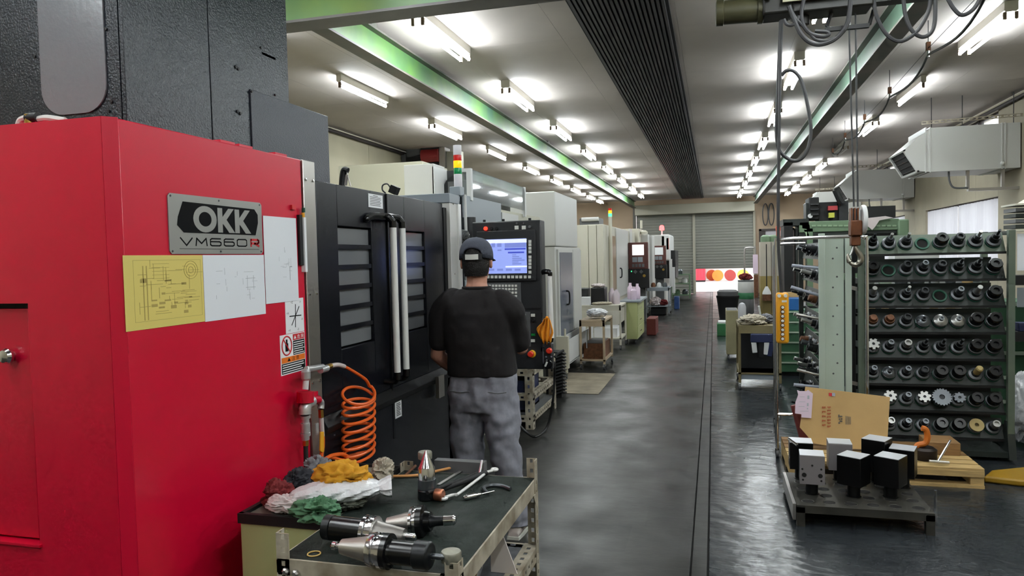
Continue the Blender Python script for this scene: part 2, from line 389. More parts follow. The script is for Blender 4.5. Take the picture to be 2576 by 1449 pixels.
# roller shutters made of slats
def shutter(n, x0, x1, zlo):
    d = struct(BX(x0, x1, 29.93, 29.945, zlo, 3.2), 'door_%d' % n, M_shut)
    sl = None; k = int((3.2 - zlo) / 0.11)
    for i in range(k):
        z = zlo + 0.055 + 0.11 * i
        if sl is None:
            sl = MB().ext([(x0, -0.012, -0.052), (x0, -0.02, -0.03), (x0, -0.02, 0.03), (x0, -0.012, 0.052), (x0, 0.0, 0.052), (x0, 0.0, -0.052)], (x1 - x0, 0, 0)).build('slat', M_shut, d); sl.location = (0, 29.93, z)
        else: share(sl, 'slat', (0, 29.93, z), d)
    return d
shutter(1, -3.0, -0.78, 0.02); shutter(2, -0.70, 1.5, 0.99)
struct(BX(-0.79, -0.69, 29.84, 29.96, 0, 3.22), 'trim_3', M_lint)
lb = struct(BX(-3.02, 1.54, 29.45, 29.97, 3.18, 3.57), 'trim_4', M_lint, bevel=0.02)
struct(BX(1.5, 1.58, 29.84, 30.0, 0, 3.22), 'trim_5', M_lint)
struct(BX(-3.13, -3.02, 29.8, 30.0, 0, 3.6), 'trim_6', M_flange)
d3 = struct(MB().box(1.72, 1.80, 29.9, 30.05, 0, 2.5).box(2.92, 3.0, 29.9, 30.05, 0, 2.5).box(1.72, 3.0, 29.9, 30.05, 2.42, 2.5).box(1.80, 1.95, 29.92, 30.0, 0, 2.42), 'door_3', M_trim)
struct(BX(1.95, 2.92, 29.95, 29.99, 0, 1.2), 'door_panel', M_lint, d3)
struct(BX(1.95, 2.92, 29.96, 29.97, 1.2, 2.42), 'pane', M_curt, d3)
# outside yard seen under the raised shutter
yard = struct(BX(-14, 16, 31.6, 60, -0.25, -0.03), 'ground_outside', mat('bright_concrete', (236, 234, 230), 0.7))
struct(BX(-14, 16, 46, 46.4, 0, 5), 'outside_wall', mat('yard_wall', (236, 232, 226), 0.7))
t = thing('shipping_container', 'red corrugated container out in the yard beyond the raised shutter', 'container', (-1.9, 44, -0.03))
BX(-4.2, -0.48, 43, 45.5, 0.07, 2.4).build('body', mat('container_red', (226, 60, 78), 0.5), t)
for k in range(12): BX(-4.1 + k * 0.31, -4.0 + k * 0.31, 42.96, 43.0, 0.2, 2.3).build('rib', MATS['container_red'], t)
BX(-4.2, -0.48, 43, 45.5, -0.03, 0.07).build('skid', M_blk, t)
for k, (xx, yy, c, nm) in enumerate(((-0.12, 44.8, (196, 96, 44), 'orange-brown'), (0.22, 44.1, (226, 150, 60), 'amber'), (0.92, 44.1, (170, 66, 60), 'dull red'), (1.64, 44.1, (236, 190, 80), 'pale yellow'))):
    t = thing('cable_drum', '%s drum lying on its side in the bright yard outside' % nm, 'drum', (xx, yy, -0.03), 'drums in the yard')
    m1 = mat('drum_%d' % k, c, 0.5); zc = 0.29
    MB().lathe([(0.32, 0), (0.32, 0.05)], (xx, yy, zc), (0, 1, 0), 24).build('flange', m1, t)
    MB().lathe([(0.32, 0), (0.32, 0.05)], (xx, yy + 0.5, zc), (0, 1, 0), 24).build('flange', m1, t)
    MB().lathe([(0.2, 0), (0.2, 0.45)], (xx, yy + 0.05, zc), (0, 1, 0), 18).build('core', M_cable, t)
    MB().lathe([(0.1, 0), (0.1, 0.02)], (xx, yy - 0.02, zc), (0, 1, 0), 16).build('hub', m1, t)

# ================================================================ overhead steel: rails, girder, duct, lights
def h_beam(name, label, x, w_, z0, z1, y0, y1, web, fl):
    t = thing(name, label, 'beam', (x, (y0 + y1) / 2, z0))
    BX(x - w_ / 2, x + w_ / 2, y0, y1, z0, z0 + 0.018).build('bottom_flange', fl, t)
    BX(x - w_ / 2, x + w_ / 2, y0, y1, z1 - 0.018, z1).build('top_flange', fl, t)
    BX(x - 0.012, x + 0.012, y0, y1, z0 + 0.018, z1 - 0.018).build('web', web, t)
    for k in range(4):
        yy = y0 + 1 + (y1 - y0 - 2) * k / 3
        BX(x - 0.04, x + 0.04, yy - 0.06, yy + 0.06, z1, ZC).build('hanger', fl, t)
    return t
h_beam('crane_rail', 'green steel crane rail running above the row of milling machines', -3.03, 0.15, 3.47, 3.74, 5.23, 29.4, M_grn, M_flange)
h_beam('crane_rail', 'green steel crane rail running along the tool rack bay', 1.57, 0.15, 3.47, 3.74, 5.23, 29.6, M_grnr, M_flange)
t = thing('crane_girder', 'green painted crane girder crossing the bay just under the ceiling', 'girder', (-0.7, 5.09, 3.43))
BX(-3.9, 3.6, 4.98, 5.2, 3.43, 3.45).build('bottom_flange', M_flgry, t)
BX(-3.9, 3.6, 5.08, 5.10, 3.45, 3.76).build('web', M_grny, t)
BX(-3.9, 3.6, 4.98, 5.2, 3.76, 3.78).build('top_flange', M_grny, t)
for s_ in (-3.8, 3.5): BX(s_ - 0.08, s_ + 0.08, 5.0, 5.18, 3.78, ZC).build('hanger', M_flange, t)
t = thing('ceiling_duct', 'dark slatted duct running down the middle of the ceiling', 'duct', (-0.77, 13, ZC))
BX(-1.19, -0.35, Y0 + 0.1, 29.45, 3.775, 3.795).build('backing', M_ductbk, t)
sl = None; ns = 19
for i in range(ns):
    xx = -1.17 + 0.80 * (i + 0.5) / ns
    if sl is None:
        sl = BX(-0.0125, 0.0125, Y0 + 0.1 - 13, 29.45 - 13, -0.055, -0.025); sl.v = [p + Vector((0, 0, 0)) for p in sl.v]
        me = sl.build('slat', M_duct); me.parent = t; me.location = (xx + 0.77, 0, 0); sl = me
    else: share(sl, 'slat', (xx + 0.77, 0, 0), t)
# fluorescent fixtures
def fixture(n_tubes, lit=True):
    t = thing('fluorescent_light', 'x', 'light', (0, 0, 0), local=True)
    wd = 0.06 if n_tubes == 1 else 0.11
    MB().ext([(-wd / 2, -0.65, 0), (wd / 2, -0.65, 0), (wd / 2, -0.65, -0.08), (wd / 2 - 0.015, -0.65, -0.095), (-wd / 2 + 0.015, -0.65, -0.095), (-wd / 2, -0.65, -0.08)], (0, 1.3, 0)).build('channel', M_fix, t)
    for e in (-1, 1):
        for k in range(n_tubes):
            xx = 0 if n_tubes == 1 else (-0.045, 0.045)[k]
            BX(xx - 0.014, xx + 0.014, e * 0.625 - 0.012, e * 0.625 + 0.012, -0.155, -0.094).build('socket', M_sock, t)
    for k in range(n_tubes):
        xx = 0 if n_tubes == 1 else (-0.045, 0.045)[k]
        MB().cyl((xx, -0.612, -0.135), (xx, 0.612, -0.135), 0.0165, n=10).build('tube', M_tube if lit else M_tubeoff, t)
    return t
protos = {}
def place_light(x, y, kind, label, group):
    if kind not in protos: o = protos[kind] = fixture(1 if kind == 'one' else 2, kind != 'off')
    else: o = copy_tree(protos[kind])
    o.location = (x, y, ZC); o['label'] = label; o['group'] = group
ROWS = [(-2.46, 6.62, 2.79, 'beside the dark duct and first crane rail', 'A'), (-4.2, 8.41, 2.90, 'above the machine backs', 'B'),
        (0.94, 9.33, 2.78, 'beside the second crane rail', 'C'), (2.6, 8.24, 2.83, 'along the window wall', 'D')]
for x, ya, dy, where, rid in ROWS:
    for k in range(-4, 8):
        y = ya + dy * k
        if y < -3 or y > 29: continue
        y = min(y, 28.0)
        kind = 'two'
        if rid == 'B' and k in (0, 2): kind = 'one'
        if rid == 'D' and k == 1: kind = 'one'
        if rid == 'D' and k == 3: kind = 'off'
        who = {'one': 'single-tube', 'two': 'twin-tube', 'off': 'unlit'}[kind]
        pos = ('%s beyond the crane girder' % ORD[k if y > 5.2 and ya - dy < 5.2 else k + 1] if y > 5.2 else '%s behind the crane girder' % ORD[-k if ya - dy < 5.2 else -k - 1])
        place_light(x, y, kind, '%s ceiling light %s' % (who, where) + ', ' + pos, 'fluorescent ceiling lights')

# ================================================================ the red machining centre
XF = -1.75
mc = thing('machining_center', 'large machining centre with red side housing, charcoal column and black sliding doors', 'machine', (-2.6, 3.4, 0))
ch = 0.032
MB().hull_xy([(-3.9, 1.852), (XF - ch, 1.852), (XF - ch + 0.004, 1.850), (XF, 1.81 + ch), (XF, 2.865), (-3.9, 2.865)], 0.08, 2.055).build('red_housing', M_red, mc, bevel=0.004)
# end face: fixed skin around a recessed access door
rf = MB().box(-3.9, XF - ch, 1.81, 1.846, 1.492, 2.058).box(-3.9, XF - ch, 1.81, 1.846, 0.08, 0.715).box(-2.098, XF - ch, 1.81, 1.846, 0.715, 1.492).box(-3.9, -2.95, 1.81, 1.846, 0.715, 1.492)
rf.build('end_skin', M_red, mc)
MB().hull_xy([(XF - ch - 0.002, 1.812), (XF - ch + 0.002, 1.810), (XF, 1.81 + ch), (XF - 0.002, 1.81 + ch + 0.004), (XF - ch, 1.85)], 0.08, 2.058).build('corner_post', M_red, mc)
ad = BX(-2.945, -2.126, 1.834, 1.85, 0.722, 1.474).build('access_door', M_red, mc, bevel=0.003)
MB().lathe([(0.012, 0), (0.012, 0.012), (0.022, 0.014), (0.026, 0.026), (0.02, 0.036), (0.001, 0.04)], (-2.2, 1.836, 1.322), (0, -1, 0), 20).build('knob', M_chrome, ad)
BX(-2.3, -2.09, 1.8, 1.81, 0.708, 0.716).build('door_sill', M_red, mc)
MB().box(-2.128, -2.0985, 1.842, 1.8515, 0.716, 1.491).box(-2.95, -2.128, 1.842, 1.8515, 1.473, 1.491).build('door_gap_shade', M_rub, mc)  # black strips stand in for the shade in the access door's gap
for a in (2.33, 2.44, 2.68): MB().box(XF - 0.06, XF - 0.004, a, a + 0.085, 2.055, 2.064).build('top_tab', M_red, mc)
BX(-3.85, XF - 0.1, 1.9, 2.8, 0, 0.08).build('plinth', M_blk, mc)
# steel corner strip with screws
st = BX(-1.775, -1.744, 2.872, 2.972, 0.1, 2.056).build('steel_strip', M_steel, mc, bevel=0.003)
for z in (1.97, 1.46, 1.06, 0.6):
    for y in (2.892, 2.952): MB().lathe([(0.008, 0), (0.007, 0.003), (0.002, 0.004)], (-1.744, y, z), (1, 0, 0), 10).build('screw', M_chrome, st)
# column
BX(-3.5, -2.17, 2.325, 3.45, 0.3, 3.3).build('column_core', M_blk, mc)
BX(-2.17, -2.15, 2.31, 2.800, 2.0, 3.3).build('column_panel', M_dark, mc, bevel=0.002)
BX(-2.17, -2.15, 2.806, 3.32, 2.0, 3.3).build('column_panel', M_dark, mc, bevel=0.002)
BX(-2.185, -2.165, 3.322, 3.452, 2.0, 3.3).build('column_panel', M_dark, mc)
BX(-3.5, -2.172, 2.308, 2.326, 2.0, 3.3).build('column_panel', M_dark, mc)
BX(-2.172, -2.15, 3.20, 3.322, 2.64, 2.652).build('panel_lip', M_dark, mc)
bx_ = BX(-2.9, -2.142, 3.085, 3.817, 1.9, 2.444).build('side_cover', M_dark2, mc, bevel=0.003)
for y, z in ((2.985, 2.525), (3.003, 2.52), (2.985, 2.318), (3.005, 2.312)): MB().lathe([(0.008, 0), (0.008, 0.006)], (-2.15, y, z), (1, 0, 0), 8).build('bolt', M_blk, mc)
for y, z in ((3.09, 2.432), (3.19, 2.67), (3.30, 2.46)): MB().lathe([(0.006, 0), (0.006, 0.006)], (-2.142 if y < 3.1 else -2.15, y, z), (1, 0, 0), 8).build('bolt', M_blk, mc)
# round-ended window in the column
yw = 2.307; xa, xb = -2.545, -2.232; zc_ = 2.305; r_ = 0.105
pts = [(xa, yw, 3.25)] + [(xa + r_ - r_ * math.cos(a), yw, zc_ - r_ * math.sin(a)) for a in [i * math.pi / 16 for i in range(9)]] + \
      [(xb - r_ + r_ * math.sin(a), yw, zc_ - r_ * math.cos(a)) for a in [i * math.pi / 16 for i in range(9)]] + [(xb, yw, 3.25)]
MB().ext(pts, (0, -0.006, 0)).build('column_window', M_win, mc)
for x, z in ((-2.225, 2.51), (-2.575, 2.44), (-2.56, 2.21), (-2.23, 2.20), (-2.215, 2.235)): MB().lathe([(0.006, 0), (0.006, 0.005)], (x, 2.308, z), (0, -1, 0), 8).build('bolt', M_blk, mc)
# roof cover behind the doors
BX(-3.4, -1.80, 2.99, 4.64, 1.93, 1.972).build('roof_plate', M_dark2, mc)
BX(-3.4, -1.83, 2.95, 4.7, 0.1, 1.93).build('inner_case', M_blk, mc)
# sliding doors with barred windows
def slide_door(y0, y1, w0, w1, nm):
    z0, z1, a, b_ = 0.885, 1.975, 1.175, 1.775
    d = MB().box(XF - 0.06, XF, y0, w0, z0, z1).box(XF - 0.06, XF, w1, y1, z0, z1).box(XF - 0.06, XF, w0, w1, z0, a).box(XF - 0.06, XF, w0, w1, b_, z1).build(nm, M_black, mc, bevel=0.003)
    n = 6; p = (b_ - a) / n
    for k in range(n):
        zz = a + p * k
        BX(XF - 0.028, XF - 0.02, w0, w1, zz + 0.008, zz + p - 0.008).build('pane', M_glassdk, d)
        if k: BX(XF - 0.035, XF - 0.004, w0, w1, zz - 0.011, zz + 0.011).build('bar', M_black, d)
    return d
dl = slide_door(2.985, 3.72, 3.175, 3.535, 'door'); dr = slide_door(3.73, 4.60, 3.965, 4.275, 'door')
for d, y in ((dl, 3.645), (dr, 3.765)):
    MB().cyl((-1.675, y, 0.99), (-1.675, y, 1.78), 0.0185, n=18).build('handle_bar', M_satin, d)
    for z0, z1 in ((0.95, 0.99), (1.78, 1.815)): MB().cyl((-1.675, y, z0), (-1.675, y, z1), 0.02, n=16).build('handle_end', M_blkg, d)
    MB().tube(spline([(-1.75, y - 0.02, 1.835), (-1.70, y - 0.012, 1.84), (-1.675, y, 1.81)], 5), 0.019, 10).build('handle_mount', M_blkg, d)
    MB().tube(spline([(-1.75, y - 0.01, 0.94), (-1.70, y, 0.935), (-1.675, y, 0.955)], 5), 0.016, 10).build('handle_mount', M_blkg, d)
MB().tube(spline([(-1.742, 3.44, 1.815), (-1.735, 3.52, 1.838), (-1.72, 3.62, 1.84), (-1.70, 3.70, 1.838), (-1.69, 3.78, 1.83)], 5), [0.012] + [0.02] * 19 + [0.014], 10).build('grab_shroud', M_blkg, mc)
BX(-1.756, -1.742, 3.722, 3.728, 0.6, 1.97).build('door_seam', M_blk, mc)
# lower front
BX(-1.83, -1.745, 2.975, 4.76, 0.1, 0.80).build('lower_panel', M_black, mc, bevel=0.004)
MB().ext([(-1.83, 2.975, 0.80), (-1.738, 2.975, 0.80), (-1.722, 2.975, 0.835), (-1.75, 2.975, 0.884), (-1.83, 2.975, 0.884)], (0, 1.80, 0)).build('door_ledge', M_blk, mc, bevel=0.003)
BX(-1.83, -1.77, 2.99, 4.7, 0, 0.1).build('toe_kick', M_blk, mc)
MB().lathe([(0.006, 0), (0.005, 0.003)], (-1.745, 3.07, 0.78), (1, 0, 0), 10).build('screw', M_chrome, mc)
# end frame and cross bar
BX(-1.80, -1.745, 4.605, 4.66, 0.1, 1.95).build('gap_post', M_blk, mc)
fp = BX(-1.84, -1.72, 4.665, 4.80, 0.3, 1.984).build('end_post', M_crmlt, mc, bevel=0.004)
BX(-1.76, -1.708, 4.80, 4.855, 0.3, 1.984).build('bright_edge', M_satin, mc)
BX(-3.3, -1.72, 4.66, 4.86, 1.985, 2.05).build('cross_bar', M_gblue, mc, bevel=0.004)
BX(-3.3, -1.84, 4.70, 5.2, 0.1, 1.985).build('end_panel', M_gblue, mc)
for z in (1.98, 1.5): MB().lathe([(0.007, 0), (0.006, 0.004)], (-1.72, 4.73, z), (1, 0, 0), 8).build('screw', M_chrome, mc)
MB().box(-1.722, -1.70, P(1104, 970, x=-1.70).y, P(1118, 970, x=-1.70).y, P(1110, 1000, x=-1.70).z, P(1110, 945, x=-1.70).z).build('latch_plate', M_steel, mc)
# stickers on the doors
s1 = BX(XF, XF + 0.002, 3.508, 3.68, 1.886, 1.958).build('sticker', M_paperp, mc)
mb = MB()
for k in range(7): mb.box(XF + 0.002, XF + 0.0026, 3.525 + (0.04 if k == 0 else 0), 3.66 - (0.04 if k == 0 else random.random() * 0.02), 1.948 - k * 0.0085, 1.951 - k * 0.0085)
mb.build('print', M_ink, s1)
s2 = BX(XF + 0.005, XF + 0.0075, 3.75, 3.835, 0.706, 0.84).build('sticker', M_paperp, mc)
mb = MB()
for k, yy in enumerate((3.772, 3.8)): mb.box(XF + 0.0075, XF + 0.008, yy, yy + 0.013, 0.808, 0.828)
for k in range(8): mb.box(XF + 0.0075, XF + 0.008, 3.763, 3.822 - (k % 3) * 0.006, 0.718 + k * 0.0095, 0.723 + k * 0.0095)
mb.build('print', M_ink, s2)
# nameplate
npz0, npz1, npy0, npy1 = 1.640, 1.844, 2.036, 2.557
xn = XF + 0.004
np_ = MB().ext([(XF, y, z) for y, z in ((npy0 + 0.01, npz0), (npy1 - 0.01, npz0), (npy1, npz0 + 0.01), (npy1, npz1 - 0.01), (npy1 - 0.01, npz1), (npy0 + 0.01, npz1), (npy0, npz1 - 0.01), (npy0, npz0 + 0.01))], (0.004, 0, 0)).build('nameplate', M_plate, mc)
def ny_(u): return npy0 + (npy1 - npy0) * u
def nz_(v): return npz0 + (npz1 - npz0) * v
MB().ext([(xn, ny_(a), nz_(b_)) for a, b_ in ((0.085, 0.62), (0.135, 0.88), (0.905, 0.86), (0.945, 0.76), (0.945, 0.60), (0.91, 0.36), (0.135, 0.36), (0.075, 0.48))], (0.0012, 0, 0)).build('badge', M_inkk, np_)
xl = xn + 0.0012
mb = MB()
hz0, hz1 = nz_(0.385), nz_(0.825); hm = (hz0 + hz1) / 2
oc = Vector((xl, ny_(0.345), hm)); ro = ring_pts(oc, (0, 1, 0), (0, 0, 1), 0.062, 0.047, 28); ri = ring_pts(oc, (0, 1, 0), (0, 0, 1), 0.034, 0.026, 28)
mb.add(ro + ri + [p + Vector((0.001, 0, 0)) for p in ro + ri], [(56 + i, 56 + (i + 1) % 28, 84 + (i + 1) % 28, 84 + i) for i in range(28)] + [(i, (i + 1) % 28, 56 + (i + 1) % 28, 56 + i) for i in range(28)] + [(28 + (i + 1) % 28, 28 + i, 84 + i, 84 + (i + 1) % 28) for i in range(28)])
for y0 in (ny_(0.475), ny_(0.665)):
    mb.ext([(xl, y0, hz0), (xl, y0 + 0.027, hz0), (xl, y0 + 0.027, hz1), (xl, y0, hz1)], (0.001, 0, 0))
    mb.ext([(xl, y0 + 0.027, hm - 0.012), (xl, y0 + 0.027, hm + 0.012), (xl, y0 + 0.062, hz1), (xl, y0 + 0.094, hz1), (xl, y0 + 0.05, hm + 0.003), (xl, y0 + 0.098, hz0), (xl, y0 + 0.064, hz0), (xl, y0 + 0.033, hm - 0.016)], (0.001, 0, 0))
mb.build('lettering', M_plate, np_, smooth=0)
LET = {'V': [[(0, 1), (0.5, 0), (1, 1)]], 'M': [[(0, 0), (0.08, 1), (0.5, 0.3), (0.92, 1), (1, 0)]],
       '6': [[(0.97, 1), (0.14, 1), (0, 0.86), (0, 0.14), (0.14, 0), (0.86, 0), (1, 0.14), (1, 0.44), (0.86, 0.58), (0.02, 0.58)]],
       '0': [[(0.14, 1), (0, 0.86), (0, 0.14), (0.14, 0), (0.86, 0), (1, 0.14), (1, 0.86), (0.86, 1), (0.14, 1)]],
       'R': [[(0, 0), (0, 1), (0.86, 1), (1, 0.86), (1, 0.56), (0.86, 0.42), (0.02, 0.42)], [(0.45, 0.42), (1, 0)]]}
def strokes(mb, ch_, x, y0, z0, w_, h_, t_):
    for pl_ in LET[ch_]:
        pp_ = [Vector((x, y0 + a * w_, z0 + b * h_)) for a, b in pl_]
        for a, b in zip(pp_, pp_[1:]):
            d_ = (b - a).normalized(); n_ = Vector((0, -d_.z, d_.y)) * t_ / 2; e_ = d_ * t_ * 0.35
            mb.ext([a - e_ + n_, a - e_ - n_, b + e_ - n_, b + e_ + n_], (0.0006, 0, 0))
mb = MB()
for k, ch_ in enumerate('VM660'): strokes(mb, ch_, xn, ny_(0.10) + k * 0.0765, nz_(0.145), 0.058, 0.0255, 0.0048)
mb.build('lettering', M_inkk, np_, smooth=0)
mb = MB(); strokes(mb, 'R', xn, ny_(0.852), nz_(0.15), 0.05, 0.0245, 0.0085); mb.build('lettering', M_inkr, np_, smooth=0)
BX(xn, xn + 0.0006, ny_(0.09), ny_(0.95), nz_(0.082), nz_(0.094)).build('underline', M_ink, np_)
for a in (0.025, 0.5, 0.975):
    for b_ in (0.045, 0.955): MB().lathe([(0.004, 0), (0.003, 0.002)], (xn, ny_(a), nz_(b_)), (1, 0, 0), 8).build('rivet', M_holdg, np_)
# axis diagram and warning decals
dg_ = BX(XF, XF + 0.0015, 2.703, 2.845, 1.30, 1.447).build('axis_decal', M_paperp, mc)
mb = MB(); c = Vector((XF + 0.0018, 2.778, 1.372))
for d_, L in (((0, 0.99, -0.02), 0.046), ((0, 0.62, 0.78), 0.05), ((0, 0.06, 1), 0.05)):
    d_ = Vector(d_).normalized(); n_ = Vector((0, -d_.z, d_.y))
    for s in (-1, 1): mb.ext([c + n_ * 0.0022, c - n_ * 0.0022, c + d_ * s * L - n_ * 0.0022, c + d_ * s * L + n_ * 0.0022], (0.0004, 0, 0))
for tx, y, z in (('+Z', 2.745, 1.427), ('-Y', 2.812, 1.425), ('+X', 2.712, 1.382), ('-X', 2.822, 1.35), ('+Y', 2.722, 1.308), ('-Z', 2.79, 1.308)):
    put_text(mb, tx, 0.013, (XF + 0.002, y, z), (0, 1, 0), (0, 0, 1))
mb.build('print', M_inkk, dg_, smooth=0)
wd = BX(XF, XF + 0.0015, 2.656, 2.846, 1.128, 1.298).build('warning_decal', M_paperp, mc)
xw = XF + 0.0015
BX(xw, xw + 0.0005, 2.752, 2.842, 1.268, 1.294).build('red_band', M_inkr, wd)
mb = BX(xw, xw + 0.0005, 2.752, 2.842, 1.205, 1.266).box(xw, xw + 0.0005, 2.662, 2.842, 1.133, 1.176); mb.build('black_band', M_inkk, wd)
BX(xw, xw + 0.0005, 2.662, 2.842, 1.178, 1.202).build('orange_band', M_inko, wd)
mb = MB(); put_text(mb, '▲ 危 険', 0.02, (xw + 0.0006, 2.758, 1.2735), (0, 1, 0), (0, 0, 1), width=0.078)
for k in range(6): mb.box(xw + 0.0005, xw + 0.0007, 2.756, 2.838 - random.random() * 0.02, 1.209 + k * 0.0094, 1.2128 + k * 0.0094)
for k in range(4): mb.box(xw + 0.0005, xw + 0.0007, 2.667, 2.836 - random.random() * 0.03, 1.1375 + k * 0.0098, 1.1418 + k * 0.0098)
mb.build('print', M_paperp, wd, smooth=0)
put_text(MB(), '▲ 注 意', 0.02, (xw + 0.0006, 2.705, 1.183), (0, 1, 0), (0, 0, 1), width=0.09).build('print', M_inkk, wd, smooth=0)
cc = (xw, 2.704, 1.25)
MB().tube(ring_pts(cc, (0, 1, 0), (0, 0, 1), 0.036, 0.04, 28), 0.0032, 6, True).tube([(xw, 2.68, 1.279), (xw, 2.728, 1.221)], 0.0028, 6).build('prohibition_ring', M_inkr, wd)
MB().obox((xw + 0.0003, 2.704, 1.243), (0.0005, 0.022, 0.034)).obox((xw + 0.0003, 2.704, 1.268), (0.0005, 0.012, 0.018)).build('hand_mark', M_inkk, wd)
# signal tower
tw = MB().box(-1.80, -1.72, 4.88, 4.97, 2.05, 2.115).build('signal_tower', M_gblue, mc, bevel=0.004)
tx_, ty_ = P(1153, 480, y=4.93).x, 4.93
for nm, m_, z0, z1 in (('white_stage', mat('lens_white', (232, 228, 232), 0.3), 2.115, 2.205), ('green_lens', mat('lens_green', (26, 140, 84), 0.25), 2.205, 2.25), ('amber_lens', mat('lens_amber', (255, 170, 30), 0.25, emit=((255, 140, 8), 1.1)), 2.25, 2.30), ('red_lens', mat('lens_red', (214, 30, 26), 0.25), 2.30, 2.34), ('white_stage', MATS['lens_white'], 2.34, 2.41)):
    MB().lathe([(0.029, 0), (0.0295, 0.002), (0.0295, z1 - z0 - 0.002), (0.029, z1 - z0)], (tx_, ty_, z0), (0, 0, 1), 22).build(nm, m_, tw)
MB().tube([(-1.71, 4.95, 2.06), (-1.708, 4.95, 1.8), (-1.71, 4.94, 1.45)], 0.012, 8).build('conduit', M_white, mc)
# cables lying on top of the red housing
t = single(MB().tube(spline([P(45, 330, y=1.95), P(52, 303, y=1.95), P(75, 296, y=1.95), P(92, 300, y=1.95), P(120, 297, y=1.96), P(165, 304, y=1.97)], 6), 0.011, 8), 'air_hose', mat('white_hose', (206, 206, 200), 0.4), 'short white air hose lying on top of the red housing', 'hose')
MB().lathe([(0.016, 0), (0.016, 0.03)], P(75, 311, y=1.95), (0, 0, 1), 12).build('brass_fitting', M_brass, t)
MB().lathe([(0.017, 0), (0.017, 0.045)], P(70, 297, y=1.95), (1, 0, 0), 12).build('elbow', M_blk, t)

# papers stuck on the red housing
def sheet(name, label, y0, y1, z0, z1, m_, off):
    o = BX(XF + off, XF + off + 0.0012, y0, y1, z0, z1).build(name, m_); tag(o, label, 'paper', 'drawings on the red housing'); return o
yp = sheet('drawing_sheet', 'yellow technical drawing sheet stuck on the red housing', 1.836, 2.197, 1.40, 1.636, M_yel, 0.001)
xs = XF + 0.0023; mb = MB()
def ln(mb, y0, z0, y1, z1, t=0.001, x=xs): mb.box(x, x + 0.0003, min(y0, y1) - t / 2, max(y0, y1) + t / 2, min(z0, z1) - t / 2, max(z0, z1) + t / 2)
for a in ((1.875, 1.425, 2.185, 1.425), (1.875, 1.62, 2.185, 1.62), (1.875, 1.425, 1.875, 1.62), (2.185, 1.425, 2.185, 1.62)): ln(mb, *a)
rd = random.Random(3)
for k in range(44):
    y = 1.89 + rd.random() * 0.24; z = 1.44 + rd.random() * 0.16; L = 0.02 + rd.random() * 0.06
    (ln(mb, y, z, y + L, z, 0.0016) if k % 3 else ln(mb, y, z, y, min(z + L * 0.6, 1.62), 0.0018))
for k in range(16):
    y = 1.90 + rd.random() * 0.25; z = 1.435 + rd.random() * 0.12; mb.box(xs, xs + 0.0003, y, y + 0.01 + rd.random() * 0.02, z, z + 0.004 + rd.random() * 0.008)
for k in range(5): ln(mb, 1.955, 1.56 + k * 0.012, 2.03, 1.56 + k * 0.012, 0.0012)
for yy in (1.915, 1.93): ln(mb, yy, 1.43, yy, 1.6, 0.004)
for rr in (0.012, 0.024, 0.034): mb.tube(ring_pts((xs, 2.135, 1.585), (0, 1, 0), (0, 0, 1), rr, rr * 0.9, 22), 0.0011, 4, True)
mb.build('drawing_lines', M_inky, yp, smooth=0)
wp = sheet('drawing_sheet', 'white drawing sheet in a glossy sleeve between the yellow sheet and the nameplate', 2.199, 2.563, 1.398, 1.636, M_paper, 0.001)
mb = MB()
for k in range(18):
    y = 2.25 + rd.random() * 0.26; z = 1.46 + rd.random() * 0.12; L = 0.01 + rd.random() * 0.03
    ln(mb, y, z, y + L, z) if k % 2 else ln(mb, y, z, y, z + L)
for a in ((2.44, 1.51, 2.50, 1.51), (2.44, 1.545, 2.50, 1.545), (2.45, 1.50, 2.45, 1.555), (2.49, 1.50, 2.49, 1.555)): ln(mb, *a, 0.0016)
mb.build('drawing_lines', M_inkl, wp, smooth=0)
up = sheet('drawing_sheet', 'tall white drawing sheet in a sleeve right beside the nameplate'.replace('right ', ''), 2.566, 2.806, 1.437, 1.794, M_paper, 0.0025)
mb = MB()
for k in range(14):
    y = 2.66 + rd.random() * 0.1; z = 1.52 + rd.random() * 0.18; L = 0.008 + rd.random() * 0.03
    ln(mb, y, z, y + L, z, x=XF + 0.0037) if k % 2 else ln(mb, y, z, y, z + L, x=XF + 0.0037)
ln(mb, 2.745, 1.53, 2.745, 1.585, 0.004, XF + 0.0037); ln(mb, 2.745, 1.585, 2.76, 1.585, 0.004, XF + 0.0037)
mb.build('drawing_lines', M_inkl, up, smooth=0)
# magnetic tool strip with pens at the edge of the housing
t = thing('pen_strip', 'narrow black magnetic strip holding pens at the edge of the red housing', 'pen holder', (XF, 2.84, 1.5))
BX(XF, XF + 0.014, 2.818, 2.84, 1.59, 1.81).build('strip', M_blk, t)
BX(XF, XF + 0.02, 2.842, 2.86, 1.56, 1.80).build('pen', M_paperp, t)
MB().lathe([(0.008, 0), (0.008, 0.02)], (XF + 0.012, 2.85, 1.80), (0, 0, 1), 8).build('amber_pen_cap', M_yell, t)
MB().lathe([(0.008, 0), (0.008, 0.02)], (XF + 0.014, 2.852, 1.822), (0, 0, 1), 8).build('green_pen_cap', M_sleeve, t)
BX(XF, XF + 0.01, 2.77, 2.80, 1.83, 1.85).build('red_magnet', M_inkr, t)

